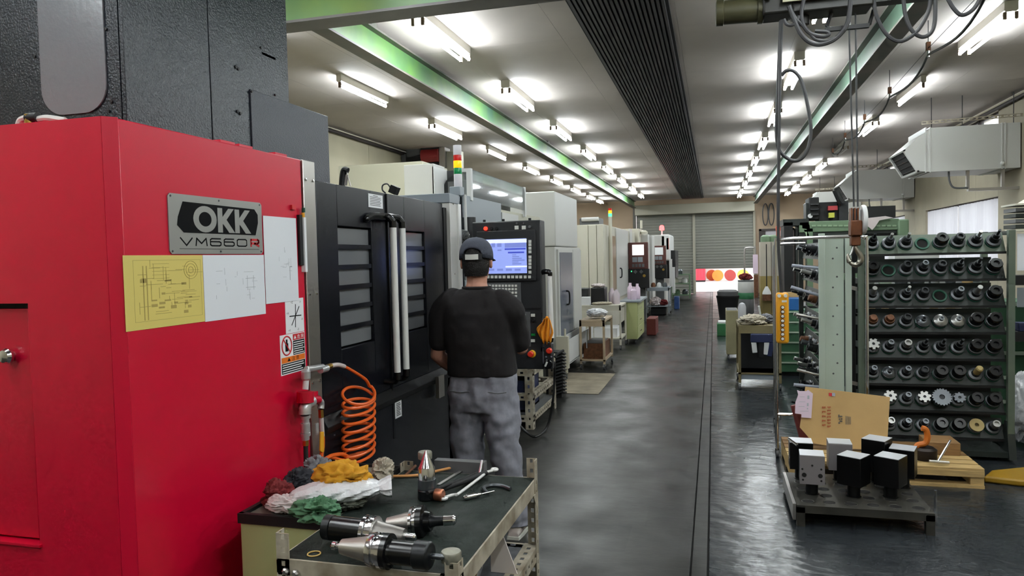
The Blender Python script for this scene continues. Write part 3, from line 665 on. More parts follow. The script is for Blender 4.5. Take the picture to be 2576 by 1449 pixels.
# ================================================================ air supply at the housing corner
XA = -1.69
t = thing('air_manifold', 'red air manifold with chrome elbows and ball valve at the housing corner', 'valve', (XA, 2.9, 0.72))
def A(px, py): return P(px, py, x=XA)
MB().cyl(A(768, 1012), A(768, 985), 0.036, n=20).cyl(A(776, 1006), A(800, 1006), 0.02, n=14).box(-1.75, XA - 0.01, 2.80, 2.86, 0.98, 1.03).build('manifold_body', M_redtab, t)
MB().cyl(A(768, 980), A(770, 955), 0.013, n=12).build('nipple', M_white, t)
MB().lathe([(0.012, 0), (0.02, 0.01), (0.02, 0.04), (0.012, 0.05)], A(770, 958), (0, 0, 1), 14).build('coupler', M_zinc, t)
MB().tube([A(772, 935), A(772, 930), A(790, 927), A(812, 922)], [0.014, 0.016, 0.014, 0.012], 12).build('coupler_elbow', M_zinc, t)
MB().cyl(A(806, 931), A(822, 926), 0.016, n=12).build('coupler_sleeve', M_zinc, t)
MB().tube(spline([A(784, 1010), A(774, 1014), A(768, 1025), A(767, 1042)], 5), 0.026, 14).build('elbow', M_zinc, t)
MB().tube(spline([A(800, 1008), A(806, 1010), A(808, 1018), A(807, 1028)], 5), 0.015, 12).build('elbow', M_zinc, t)
for a, b_, r_ in ((1044, 1052, 0.021), (1052, 1064, 0.016), (1064, 1088, 0.02), (1088, 1096, 0.022), (1096, 1106, 0.017)): MB().cyl(A(768, a), A(769, b_), r_, n=14).build('valve_body', M_zinc, t)
MB().cyl(A(769, 1104), A(769, 1121), 0.014, n=6).build('hex_nut', M_brass, t)
MB().cyl(A(807, 1030), A(808, 1050), 0.013, n=6).build('hex_nut', M_brass, t)
MB().obox((A(784, 1072) + A(790, 1085)) / 2 + Vector((0.02, 0, 0)), (0.006, 0.02, 0.05), (0, R(0), 0)).build('valve_stem', M_zinc, t)
hv = [A(788, 1085), A(796, 1085), A(797, 1135), A(792, 1138), A(787, 1134)]
MB().ext([p + Vector((0.03, 0, 0)) for p in hv], (0.008, 0, 0)).build('valve_lever', M_yell, t, bevel=0.002)
MB().tube([A(769, 1120), A(770, 1160), A(768, 1230)], 0.010, 8).build('drop_hose', M_rub, t)
h = single(MB().tube(spline([A(808, 1050), A(811, 1090), A(812, 1120), A(808, 1150), A(812, 1158)] + [A(835, 1146), A(862, 1143), A(880, 1152)], 6), 0.0095, 8), 'air_hose', M_orng, 'straight end of the orange air hose dropping from the brass fitting', 'hose')
MB().cyl(A(808, 1050), A(811, 1098), 0.0105, n=10).build('clear_sleeve', M_clear, h)
# coil: top loops open, lower ones nearly flat
pts = [A(822, 924), A(835, 920), A(850, 918), A(868, 923), A(895, 938), A(920, 955), A(930, 972)]
cen = []
cxs = 903; loops = [(984, 32, 23), (1003, 32, 9), (1021, 32, 7), (1041, 32, 6), (1062, 32, 5.5), (1083, 32, 5), (1104, 32, 5), (1124, 32, 4.5), (1141, 31, 4), (1157, 29, 3)]
for k in range(len(loops) - 1):
    for j in range(16):
        f = j / 16; a = 2 * math.pi * f
        cyy = loops[k][0] + (loops[k + 1][0] - loops[k][0]) * f; rx = loops[k][1]; rz = loops[k][2]
        p = A(cxs + 0, cyy); sc_ = (A(cxs + 10, cyy) - A(cxs, cyy)).y / 10; sz = (A(cxs, cyy) - A(cxs, cyy + 10)).z / 10
        cen.append(p + Vector((math.sin(a) * rx * sc_ * 0.4, math.cos(a) * rx * sc_, -math.sin(a) * rz * sz)))
pts += cen
pts += [A(880, 1158), A(850, 1155), A(830, 1150)]
hc = single(MB().tube(spline(pts, 3), 0.0078, 8), 'coiled_air_hose', M_orng, 'orange coiled air hose hanging in front of the black door', 'hose')
MB().tube(spline([A(824, 923), A(838, 919), A(852, 918), A(866, 922)], 4), 0.0108, 10).build('clear_sleeve', M_clear, hc)
MB().cyl(A(820, 925), A(832, 920), 0.013, n=10).build('brass_collar', M_brass, hc)

# ================================================================ control panel on its arm
YP = 4.75
cp = thing('operator_console', 'black operator control panel with blue lit screen beside the doors', 'control panel', (-1.35, YP, 0.85))
def C(px, py, d=0.0): return P(px, py, y=YP) + Vector((0, -d, 0))
xl_, xr_ = C(1190, 700).x, C(1363, 700).x
zt_, zb_ = 1.85, 0.845
BX(xl_, xr_, YP, YP + 0.12, zb_, zt_).build('housing', M_consd, cp, bevel=0.008)
def plate(name, a, b_, m_, d0, d1, par=cp, bevel=0.0):
    p0, p1 = C(*a), C(*b_)
    return BX(p0.x, p1.x, YP - d1, YP - d0, p1.z, p0.z).build(name, m_, par, bevel)
bz = plate('screen_bezel', (1200, 583), (1350, 706), M_consd, 0, 0.012, bevel=0.003)
M_scr = mat('lcd_screen', (120, 132, 190), 0.2, emit=((150, 168, 240), 0.45))
sn = plate('screen', (1216, 603), (1327, 687), M_scr, 0.012, 0.014, bz)
mb = MB()
def scr(m_, x0, y0, x1, y1, nm): plate(nm, (x0, y0), (x1, y1), m_, 0.014, 0.0145, bz)
M_scd = mat('lcd_dark_blue', (70, 84, 196), 0.3, emit=((70, 84, 200), 0.3)); M_scw = mat('lcd_white', (180, 186, 210), 0.2, emit=((220, 226, 255), 0.5)); M_scm = mat('lcd_mid', (104, 116, 180), 0.2, emit=((130, 146, 220), 0.35))
scr(M_scw, 1218, 604, 1326, 610, 'screen_title'); scr(M_scd, 1271, 625, 1324, 627.5, 'screen_bar'); scr(M_scd, 1279, 633.5, 1320, 636.5, 'screen_bar')
scr(M_scw, 1273, 669, 1327, 672, 'screen_bar'); scr(M_scm, 1271, 612, 1325, 622, 'screen_field'); scr(M_scm, 1253, 628, 1263, 631, 'screen_field'); scr(M_scm, 1238, 612, 1247, 622, 'screen_field'); scr(M_scm, 1252, 612, 1263, 621, 'screen_field')
for k in range(6): scr(M_scm, 1290, 640 + k * 4.5, 1300 + (k * 7) % 22, 642 + k * 4.5, 'screen_field')
for k in range(4): scr(M_scm, 1230 + k * 22, 676, 1245 + k * 22, 681, 'screen_field')
plate('yellow_stripe', (1207, 588), (1273, 593), mat('stripe_yellow', (212, 176, 40), 0.4), 0.0, 0.004)
def dot(px, py, r, m_, nm, d=0.0, h_=0.012, par=cp, n=16): return MB().lathe([(r, 0), (r, h_ * 0.7), (r * 0.8, h_)], C(px, py, d), (0, -1, 0), n).build(nm, m_, par)
dot(1222, 575, 0.013, mat('lamp_red', (255, 40, 30), 0.3, emit=((255, 40, 26), 2.5)), 'red_lamp')
for q in (1237, 1250): dot(q, 575, 0.011, M_blk, 'push_button')
for q in (1300, 1318): plate('label_key', (q - 5, 568), (q + 5, 577), M_key, 0, 0.006); dot(q, 562, 0.006, M_consg, 'indicator')
dot(1333, 571, 0.010, M_consg, 'socket')
for yy in (604, 612, 621, 630, 643, 651.5, 660, 669, 681): plate('soft_key', (1331, yy), (1338, yy + 7), M_key, 0.012, 0.018, bz)
for xx in (1226, 1236, 1246, 1256, 1266, 1277.5, 1287.5, 1298, 1308, 1319, 1330): plate('soft_key', (xx, 693), (xx + 7, 700), M_key, 0.012, 0.018, bz)
kb = plate('keypad', (1215, 712), (1312, 770), M_consg, 0, 0.006)
for r_ in range(6):
    for c_ in range(10):
        x = 1222 + c_ * 8.2; y = 716 + r_ * 8.6
        if r_ == 0: x += 0; 
        plate('key', (x, y), (x + 5.6, y + 5.4), M_key, 0.006, 0.011, kb)
plate('panel_gap', (1192, 775), (1361, 778), M_blk, 0, 0.002)
op = plate('operation_plate', (1200, 785), (1336, 872), M_consg, 0, 0.004, bevel=0.001)
for q in (1322,): plate('lit_key', (q - 6, 789), (q + 1, 797), M_key, 0.004, 0.012, op)
for q, yy in ((1341, 793), (1341, 857)): plate('lit_key', (q - 5, yy - 3.5), (q + 5, yy + 3.5), M_key, 0, 0.008)
plate('green_key', (1337, 839), (1347, 845), mat('key_green', (30, 150, 70), 0.4), 0, 0.008)
dot(1342, 805, 0.013, M_blk, 'key_switch')
k_ = dot(1290, 857, 0.024, M_white, 'feed_dial', 0.004, 0.018); dot(1288, 857, 0.014, M_sleeve, 'dial_cap', 0.02, 0.014)
e_ = dot(1339, 890, 0.026, mat('estop_yellow', (240, 178, 30), 0.4), 'emergency_stop', 0, 0.01); MB().lathe([(0.012, 0), (0.021, 0.006), (0.021, 0.02), (0.015, 0.026)], C(1337, 890, 0.01), (0, -1, 0), 18).build('mushroom_cap', mat('estop_red', (226, 52, 30), 0.35), e_)
for q in (1215, 1263, 1330): MB().lathe([(0.01, 0), (0.01, 0.016)], (C(q, 552).x, YP + 0.03, zt_), (0, 0, 1), 8).build('eye_bolt', M_blk, cp)
BX(xr_ - 0.004, xr_ + 0.0, YP - 0.003, YP + 0.0, zb_ + 0.04, 1.23).build('chrome_edge', M_chrome, cp)
# arm to the machine, side grab rail, hand wheel pendant
MB().tube(spline([(-1.70, 5.0, 1.70), (-1.62, 5.0, 1.70), (-1.5, 4.95, 1.70), (-1.45, YP + 0.1, 1.70)], 5), 0.045, 12).build('support_arm', M_consd, cp)
MB().cyl((-1.70, 5.0, 1.55), (-1.70, 5.0, 1.9), 0.05, n=16).build('pivot', M_consd, cp)
MB().box(-1.84, -1.69, 4.93, 5.07, 1.6, 1.8).build('pivot_bracket', M_consd, cp)
g0, g1 = C(1382, 690), C(1388, 850)
MB().cyl(g0, g1, 0.0165, n=16).build('grab_rail', M_satin, cp)
MB().tube(spline([(xr_ - 0.01, YP + 0.03, C(1382, 686).z), C(1372, 683), C(1382, 685), C(1383, 694)], 5), 0.018, 10).build('rail_elbow', M_blkg, cp)
MB().tube([(xr_ - 0.01, YP + 0.03, C(1386, 856).z), C(1388, 856), C(1388, 848)], 0.015, 10).build('rail_elbow', M_blkg, cp)
hw = thing('handwheel_pendant', 'small black handwheel pendant with red stop button hung beside the control panel', 'pendant', (xr_ + 0.04, YP, 0.86))
a, b_ = C(1368, 862), C(1392, 928)
BX(a.x + 0.004, b_.x, YP - 0.02, YP + 0.03, b_.z, a.z).build('case', M_consd, hw, bevel=0.008)
BX(a.x - 0.02, a.x + 0.02, YP + 0.0, YP + 0.02, a.z - 0.06, a.z - 0.03).build('hook', M_blk, hw)
MB().lathe([(0.02, 0), (0.02, 0.02), (0.014, 0.025)], C(1384, 881, 0.02), (0, -1, 0), 16).build('stop_button', MATS['estop_red'], hw)
MB().lathe([(0.03, 0), (0.03, 0.012), (0.026, 0.016)], C(1381, 914, 0.02), (0, -1, 0), 20).build('handwheel', M_blkg, hw)
MB().obox(C(1377, 914, 0.037), (0.012, 0.003, 0.036), (0, R(25), 0)).build('dial_mark', M_key, hw)
for q in (1376, 1389): MB().lathe([(0.006, 0), (0.006, 0.008)], C(q, 896, 0.02), (0, -1, 0), 8).build('toggle', M_chrome, hw)
MB().tube(spline([C(1393, 900) + Vector((0, 0.03, 0)), C(1399, 893) + Vector((0, 0.06, 0)), C(1408, 887) + Vector((0, 0.12, 0))], 5), 0.008, 8).build('lever', M_blk, hw)
# yellow cloth hung on the grab rail
from mathutils import noise as NZ
def rag(name, label, m_, c, rx, ry, rz, seed, group=None, nu=72, nv=40, amp=0.5, flat=True):
    """crumpled cloth: a flattened heap with ridged folds and pinched valleys"""
    mb = MB(); rings = []; off = Vector((seed * 3.7, seed * 1.3, seed * 2.1))
    for i in range(nv + 1):
        a = math.pi * (i + 0.05) / (nv + 0.1); ring = []
        for j in range(nu):
            b_ = 2 * math.pi * j / nu; d = Vector((math.sin(a) * math.cos(b_), math.sin(a) * math.sin(b_), -math.cos(a)))
            w1 = NZ.noise(d * 1.3 + off); q = d * 2.1 + off + Vector((w1, -w1, w1)) * 0.9
            sq = Vector((q.x * (0.6 + 0.9 * (seed % 2)), q.y * (1.5 - 0.9 * (seed % 2)), q.z * 1.5)); rg = (1 - abs(NZ.noise(sq)) * 2.4) * 0.8 + (1 - abs(NZ.noise(sq * 1.9)) * 2) * 0.22
            k = 0.84 + amp * 0.75 * (rg - 0.35) + amp * 0.55 * w1
            p = Vector((d.x * rx * k, d.y * ry * k, d.z * rz * (k + amp * 0.3 * rg)))
            if flat: p.z = max(p.z, -rz * 0.8)
            ring.append(Vector(c) + p)
        rings.append(ring)
    mb.loft(rings)
    return single(mb, name, m_, label, 'cloth', group, smooth=70)
M_ycl = mat('amber_cloth', (244, 158, 36), 0.9, bump=(30, 0.3)); M_ragy = mat('ochre_cloth', (206, 148, 34), 0.9, bump=(40, 0.4), var=(14, 0.12))
rv = MB(); n = 14
top = [C(1376 + 2 * math.sin(i), 796) for i in range(n + 1)]
cols = []
for i in range(n + 1):
    f = i / n; xa_ = 1352 + 42 * f; xt = 1372 + 10 * f; yt = 795 + 14 * abs(f - 0.55); yb = 858 + (8 if i % 4 == 1 else 0) - 14 * (1 - f) * (1 if i < 4 else 0)
    col = []
    for j in range(9):
        g = j / 8; px_ = xt + (xa_ - xt) * min(1, g * 1.7); py_ = yt + (yb - yt) * g
        if g > 0.55: px_ += (1366 + 18 * f - px_) * (g - 0.55) * 1.2
        col.append(C(px_, py_, 0.022 + 0.012 * math.sin(i * 1.3 + j * 0.5)))
    cols.append(col)
fs = [(i * 9 + j, i * 9 + j + 1, (i + 1) * 9 + j + 1, (i + 1) * 9 + j) for i in range(n) for j in range(8)]
rv.add([p for c_ in cols for p in c_], fs)
o = single(rv, 'cleaning_cloth', M_ycl, 'amber cleaning cloth draped over the white grab rail', 'cloth')
sm = o.modifiers.new('thick', 'SOLIDIFY'); sm.thickness = 0.006

# ================================================================ slotted angle iron
def slotted(mb, o, u, w_, L, W, T=0.003, hw=0.012, hl=0.016, pitch=0.04, start=0.012):
    """flat strip with real punched slots: u along, w_ across"""
    o, u, w_ = Vector(o), Vector(u).normalized(), Vector(w_).normalized(); n = u.cross(w_) * T
    def seg(a0, a1, b0, b1):
        q = [o + u * a + w_ * b for a, b in ((a0, b0), (a1, b0), (a1, b1), (a0, b1))]
        mb.ext(q, n)
    e = (W - hw) / 2; seg(0, L, 0, e); seg(0, L, W - e, W)
    a = 0.0; h = start
    while h + hl < L:
        seg(a, h, e, W - e); a = h + hl; h += pitch
    seg(a, L, e, W - e); return mb
def angle_post(o, L, sx, sy, W=0.04, **k):
    """upright L-shaped post at corner o; flanges run sx along x and sy along y"""
    mb = MB(); slotted(mb, o, (0, 0, 1), (sx, 0, 0), L, W, **k); slotted(mb, o, (0, 0, 1), (0, sy, 0), L, W, **k); return mb
def angle_beam(o, u, L, inward, W=0.04, **k):
    mb = MB(); slotted(mb, o, u, (0, 0, -1), L, W, **k); slotted(mb, o, u, inward, L, W, **k); return mb
def caster(x, y, par, r=0.035, z=None):
    MB().lathe([(r * 0.3, 0), (r, 0.002), (r, 0.022), (r * 0.3, 0.024)], (x - 0.012, y, r), (1, 0, 0), 16).build('caster_wheel', M_consg, par)
    MB().box(x - 0.016, x - 0.013, y - 0.018, y + 0.018, r * 0.8, r * 2.4).box(x + 0.013, x + 0.016, y - 0.018, y + 0.018, r * 0.8, r * 2.4).box(x - 0.016, x + 0.016, y - 0.018, y + 0.018, r * 2.3, r * 2.45).build('caster_fork', M_chrome, par)

# ================================================================ near tool cart
cx0, cx1, cy0, cy1, ctz = -1.262, -0.690, 1.862, 2.785, 0.72
ct = thing('tool_cart', 'slotted angle iron tool cart with dark green rubber top', 'cart', ((cx0 + cx1) / 2, (cy0 + cy1) / 2, 0))
for (x, y, sx, sy, top) in ((cx0, cy0, 1, 1, 0.80), (cx1, cy0, -1, 1, 0.76), (cx1, cy1, -1, -1, 0.80), (cx0, cy1, 1, -1, 0.76)):
    angle_post((x, y, 0.09), top - 0.09, sx, sy).build('post', M_angle, ct)
    caster(x + sx * 0.02, y + sy * 0.02, ct)
for (x, y, h_) in ((cx1 - 0.03, cy0 + 0.025, 0.0), (-1.158, cy1 - 0.02, 0.028)):
    MB().lathe([(0.018, 0.655), (0.018, 0.745 + h_), (0.022, 0.75 + h_), (0.0285, 0.753 + h_), (0.0295, 0.762 + h_), (0.0295, 0.778 + h_), (0.027, 0.782 + h_)], (x, y, 0.0), (0, 0, 1), 22).build('capped_tube', mat('worn_cap', (150, 148, 134), 0.45, 0.5, var=(40, 0.15)), ct)
for z in (ctz, 0.45):
    kk = dict(pitch=9.0, start=9.0) if z > 0.6 else dict(hw=0.016, hl=0.022, pitch=0.05)
    angle_beam((cx0, cy0, z), (1, 0, 0), cx1 - cx0, (0, 1, 0), 0.045, **kk).build('rail', M_angle, ct)
    angle_beam((cx0, cy1, z), (1, 0, 0), cx1 - cx0, (0, -1, 0), 0.04, **kk).build('rail', M_angle, ct)
    angle_beam((cx1, cy0, z), (0, 1, 0), cy1 - cy0, (-1, 0, 0), 0.055, **kk).build('rail', M_angle, ct)
    angle_beam((cx0, cy0, z), (0, 1, 0), cy1 - cy0, (1, 0, 0), 0.04, **kk).build('rail', M_angle, ct)
BX(cx0 + 0.01, cx1 - 0.01, cy0 + 0.01, cy1 - 0.01, ctz - 0.008, ctz - 0.003).build('tray', M_angle, ct)
BX(cx0 + 0.006, cx1 - 0.006, cy0 + 0.008, cy1 - 0.012, ctz - 0.003, ctz + 0.004).build('rubber_mat', M_mat, ct)
BX(cx0 + 0.01, cx1 - 0.01, cy0 + 0.01, cy1 - 0.01, 0.443, 0.45).build('lower_shelf', mat('worn_grey_shelf', (88, 90, 94), 0.6, var=(20, 0.35), bump=(40, 0.2)), ct)
for (x, y) in ((cx1, cy0), (cx1, cy1)):
    s = 1 if y < 2 else -1
    MB().ext([(x + 0.001, y, ctz - 0.05), (x + 0.001, y + s * 0.07, ctz - 0.05), (x + 0.001, y, ctz - 0.14)], (0.003, 0, 0)).build('gusset', M_angle, ct)
for (px, py) in ((720, 1436), (745, 1441)):
    p = P(px, py, y=cy0 - 0.001); MB().lathe([(0.011, 0), (0.011, 0.007), (0.006, 0.012)], p, (0, -1, 0), 6).build('bolt', M_alu, ct)
BX(P(840, 1446, y=cy0).x, P(905, 1446, y=cy0).x, cy0 - 0.004, cy0 - 0.0005, 0.66, 0.685).build('rail_plate', M_hole, ct)
T0 = ctz + 0.004
def G(px, py, dz=0.0): return P(px, py, z=T0 + dz)
# ---- things on the cart
def lie(p0, p1): return Vector(p0), (Vector(p1) - Vector(p0)).normalized(), (Vector(p1) - Vector(p0)).length
def holder(name, label, p0, p1, segs):
    """round tool lying on its side; segs: (part, material, [(t, r), ...]) with t along the axis 0..1"""
    a, d, L = lie(p0, p1); t = thing(name, label, 'tool holder', (a.x, a.y, T0), 'tool holders on the cart')
    for nm, m_, pr in segs: MB().lathe([(r, h * L) for h, r in pr], a, d, 28).build(nm, m_, t)
    return t
holder('tool_holder', 'long tool holder with steel taper and black collet nut by the rubber ring', G(833, 1372, 0.05), G(1118, 1402, 0.05), (
    ('pull_stud', M_chrome, [(0.0, 0.006), (0.02, 0.013), (0.05, 0.013), (0.055, 0.008), (0.08, 0.008), (0.085, 0.014), (0.105, 0.014)]),
    ('taper', M_steel, [(0.10, 0.0215), (0.37, 0.0385)]),
    ('flange', M_chrome, [(0.365, 0.047), (0.40, 0.05), (0.415, 0.05), (0.42, 0.043), (0.455, 0.043), (0.46, 0.05), (0.49, 0.05)]),
    ('collar', M_blkg, [(0.49, 0.05), (0.535, 0.05), (0.54, 0.037), (0.56, 0.034)]),
    ('body', M_blkg, [(0.55, 0.034), (0.755, 0.034)]),
    ('collet_nut', M_hold, [(0.755, 0.037), (0.76, 0.039), (0.87, 0.039), (0.885, 0.035), (0.89, 0.03)]),
    ('drill_bit', M_holdg, [(0.88, 0.008), (0.98, 0.008), (1.0, 0.002)])))
holder('tool_holder', 'tool holder with a thick black chuck pointing toward the pale green cabinet', G(818, 1325, 0.05), G(1046, 1352, 0.042), (
    ('collet_nut', M_hold, [(0.0, 0.032), (0.01, 0.038), (0.09, 0.039), (0.10, 0.034)]),
    ('body', M_blkg, [(0.10, 0.037), (0.44, 0.037)]),
    ('flange', M_chrome, [(0.44, 0.044), (0.45, 0.05), (0.485, 0.05), (0.49, 0.043), (0.53, 0.043), (0.535, 0.05), (0.57, 0.05), (0.575, 0.04)]),
    ('taper', M_steel, [(0.575, 0.037), (0.88, 0.0215)]), ('pull_stud', M_chrome, [(0.88, 0.01), (0.98, 0.012), (1.0, 0.006)])))
holder('tool_holder', 'tool holder with a wide black disc and long bright boring bar', G(975, 1318, 0.03), G(1147, 1308, 0.05), (
    ('taper', M_steel, [(0.0, 0.02), (0.36, 0.036)]),
    ('flange', M_chrome, [(0.36, 0.048), (0.40, 0.05), (0.41, 0.043), (0.43, 0.043), (0.44, 0.05), (0.46, 0.05)]),
    ('disc', M_blkg, [(0.46, 0.052), (0.54, 0.052), (0.56, 0.034), (0.64, 0.03)]),
    ('body', M_hold, [(0.63, 0.022), (0.70, 0.016), (0.82, 0.015)]),
    ('boring_bar', M_chrome, [(0.82, 0.014), (0.83, 0.017), (0.97, 0.016), (1.0, 0.01)])))
b = G(1075, 1255)
t = thing('tool_holder', 'tool holder standing upright on its nut with a bright pointed cone', 'tool holder', b, 'tool holders on the cart')
MB().lathe([(0.03, 0), (0.034, 0.004), (0.034, 0.035), (0.03, 0.04)], b, (0, 0, 1), 26).build('collet_nut', M_hold, t)
MB().lathe([(0.033, 0.04), (0.033, 0.075)], b, (0, 0, 1), 26).build('body', M_holdg, t)
MB().lathe([(0.031, 0.075), (0.031, 0.115), (0.027, 0.122), (0.003, 0.18)], b, (0, 0, 1), 28).build('cone', M_chrome, t)
# copper hammer
h0, h1 = G(1062, 1240, 0.022), G(1115, 1246, 0.022)
a, d, L = lie(h0, h1); t = thing('hammer', 'copper faced hammer with a black handle lying on the cart', 'hammer', (a.x, a.y, T0))
MB().lathe([(0.018, 0), (0.022, 0.004), (0.022, L * 0.62)], a, d, 20).build('head', M_hold, t)
MB().lathe([(0.02, L * 0.62), (0.022, L * 0.66), (0.022, L * 0.95), (0.018, L)], a, d, 20).build('copper_face', mat('copper', (176, 112, 84), 0.4, 0.8), t)
MB().tube([a + d * L * 0.35, G(1165, 1212, 0.02), G(1222, 1190, 0.018)], [0.009, 0.011, 0.012], 12).build('handle', M_rub, t)
# offset ring wrench
t = thing('ring_wrench', 'bright offset ring wrench lying across the cart top', 'wrench', G(1180, 1215))
MB().tube(spline([G(1118, 1252, 0.012), G(1135, 1246, 0.012), G(1146, 1244, 0.014), G(1156, 1240, 0.02), G(1212, 1198, 0.02), G(1224, 1188, 0.014), G(1238, 1184, 0.012)], 4), 0.0055, 10).build('shank', M_satin, t)
for p in (G(1116, 1253, 0.011), G(1244, 1181, 0.011)): MB().tube(ring_pts(p, (1, 0, 0), (0, 1, 0), 0.011, 0.011, 16), 0.006, 8, True).build('ring_end', M_satin, t)
single(MB().obox((G(1103, 1221) + G(1166, 1182)) / 2 + Vector((0, 0, 0.0025)), (0.014, (G(1103, 1221) - G(1166, 1182)).length, 0.003), M=Matrix.Rotation(math.atan2((G(1166, 1182) - G(1103, 1221)).y, (G(1166, 1182) - G(1103, 1221)).x) - math.pi / 2, 3, 'Z')), 'steel_rule', M_alu, 'thin steel rule lying beside the upright cone', 'rule')
single(MB().tube([G(1075, 1240, 0.04), G(1215, 1185, 0.012)], 0.007, 10), 'black_rod', M_blk, 'slim black rod lying between rule and wrench', 'rod')
single(MB().tube(spline([G(985, 1198, 0.008), G(1045, 1196, 0.007), G(1085, 1188, 0.008), G(1138, 1176, 0.012)], 5), 0.0055, 8), 'wooden_stick', mat('stick_wood', (206, 146, 84), 0.6), 'long curved wooden stick at the back of the cart', 'stick')
single(MB().tube([G(1020, 1196, 0.006), G(1045, 1172, 0.01)], 0.006, 8), 'wooden_stick', M_rust, 'short brown stick at the back of the cart', 'stick')
single(MB().tube([G(1207, 1190, 0.02), P(1213, 1158, y=2.76)], 0.006, 8), 'steel_pin', M_chrome, 'small steel pin standing at the back edge of the cart', 'pin')
# bow micrometer
t = thing('micrometer', 'small steel bow micrometer on the cart top', 'gauge', G(1225, 1238))
MB().tube(spline([G(1225, 1240, 0.008), G(1217, 1228, 0.008), G(1232, 1221, 0.008), G(1262, 1222, 0.008), G(1284, 1230, 0.008)], 5), 0.007, 8).build('bow', M_holdg, t)
MB().lathe([(0.006, 0), (0.009, 0.01), (0.0105, 0.012), (0.0105, 0.05), (0.007, 0.052), (0.007, 0.07), (0.003, 0.075), (0.003, 0.13)], G(1166, 1253, 0.011), G(1275, 1228, 0.011) - G(1166, 1253, 0.011), 16).build('barrel', M_chrome, t)
single(MB().tube(ring_pts(G(790, 1393, 0.003), (1, 0, 0), (0, 1, 0), 0.019, 0.019, 28), 0.0022, 8, True), 'rubber_ring', mat('amber_rubber', (206, 172, 100), 0.4), 'thin amber rubber ring on the cart mat', 'ring')
BX_ = MB().box(P(1090, 1170, y=2.79).x, P(1215, 1170, y=2.79).x, 2.80, 2.84, 0.45, 0.765)
single(BX_.box(P(1090, 1170, y=2.79).x, P(1215, 1170, y=2.79).x, 2.80, 2.95, 0.44, 0.45), 'dark_board', M_consg, 'dark board standing behind the cart', 'board')
# under-shelf pieces
t = single(MB().cyl((-0.84, 2.46, 0.45), (-0.80, 2.52, 0.70), 0.014, n=14), 'steel_bar', M_chrome, 'short steel bar leaning on the lower shelf of the cart', 'bar')
t = single(MB().ext([(-0.80, 2.5, 0.452), (-0.70, 2.5, 0.452), (-0.77, 2.5, 0.64), (-0.80, 2.5, 0.66)], (0.0, 0.006, 0)), 'card_offcut', M_shoe, 'pale pointed card offcut on the lower shelf of the cart', 'card')
t = single(MB().ext([(-0.96, 2.42, 0.452), (-0.84, 2.42, 0.452), (-0.87, 2.42, 0.58), (-0.91, 2.42, 0.60)], (0.0, 0.006, 0)), 'card_offcut', M_card, 'tan card offcut beside the leaning steel bar', 'card')

# ================================================================ pale green cabinet with rags
gx0, gx1, gy0, gy1, gz = -1.60, -1.275, 2.15, 2.80, 0.735
gc = thing('cabinet', 'pale green cabinet with dark rimmed top squeezed beside the red housing', 'cabinet', ((gx0 + gx1) / 2, (gy0 + gy1) / 2, 0))
BX(gx0, gx1, gy0, gy1, 0.05, gz - 0.03).build('body', M_lgrn, gc, bevel=0.004)
MB().box(gx0 - 0.006, gx1, gy0 - 0.006, gy0 + 0.012, gz - 0.034, gz).box(gx0 - 0.006, gx0 + 0.012, gy0, gy1, gz - 0.034, gz).box(gx1 - 0.012, gx1, gy0, gy1, gz - 0.034, gz).box(gx0, gx1, gy1 - 0.012, gy1, gz - 0.034, gz).build('dark_rim', M_blk, gc)
BX(gx0 + 0.012, gx1 - 0.012, gy0 + 0.012, gy1 - 0.012, gz - 0.03, gz - 0.012).build('top', mat('cabinet_top_grey', (120, 122, 110), 0.6), gc)
BX(gx0 + 0.03, gx1 - 0.03, gy0 + 0.03, gy1 - 0.03, 0, 0.05).build('base', M_blk, gc)
def K(px, py, dz=0.0): return P(px, py, z=gz + dz)
rag('rag', 'crumpled ochre yellow rag on top of the white plastic bag', M_ragy, K(862, 1197, 0.085), 0.115, 0.085, 0.055, 11, 'rags on the green cabinet', 56, 30, 0.42)
rag('rag', 'crumpled off-white rag behind the ochre yellow rag', mat('offwhite_cloth', (190, 180, 162), 0.9, bump=(40, 0.4), var=(16, 0.15)), K(962, 1183, 0.03), 0.05, 0.05, 0.045, 12, 'rags on the green cabinet', amp=0.5)
rag('rag', 'grey rag tucked behind the ochre yellow rag', mat('grey_cloth', (122, 122, 126), 0.9, bump=(40, 0.4)), K(800, 1180, 0.05), 0.06, 0.06, 0.05, 13, 'rags on the green cabinet', amp=0.4)
rag('rag', 'green rag hanging at the corner of the cabinet and cart', mat('green_cloth', (82, 124, 92), 0.9, bump=(40, 0.4), var=(16, 0.12)), K(798, 1283, 0.02), 0.09, 0.065, 0.04, 14, 'rags on the green cabinet', amp=0.5)
rag('rag', 'dark red rag on the cabinet against the red housing', mat('dark_red_cloth', (122, 38, 40), 0.9, bump=(40, 0.4)), K(700, 1243, 0.03), 0.065, 0.055, 0.05, 15, 'rags on the green cabinet', amp=0.4)
rag('rag', 'white rag beside the dark red rag', mat('white_cloth', (216, 204, 202), 0.9, bump=(40, 0.4)), K(722, 1268, 0.02), 0.08, 0.05, 0.03, 16, 'rags on the green cabinet', amp=0.4)
rag('glove', 'black work glove dropped against the red housing', mat('glove_black', (52, 52, 58), 0.9, bump=(40, 0.4)), K(752, 1205, 0.035), 0.05, 0.07, 0.045, 17, None, amp=0.4)
rag('rag', 'grey green rag bunched between cabinet and cart', mat('grey_green_cloth', (92, 94, 82), 0.9, bump=(40, 0.4)), K(880, 1262, 0.01), 0.06, 0.06, 0.022, 18, 'rags on the green cabinet', amp=0.4)
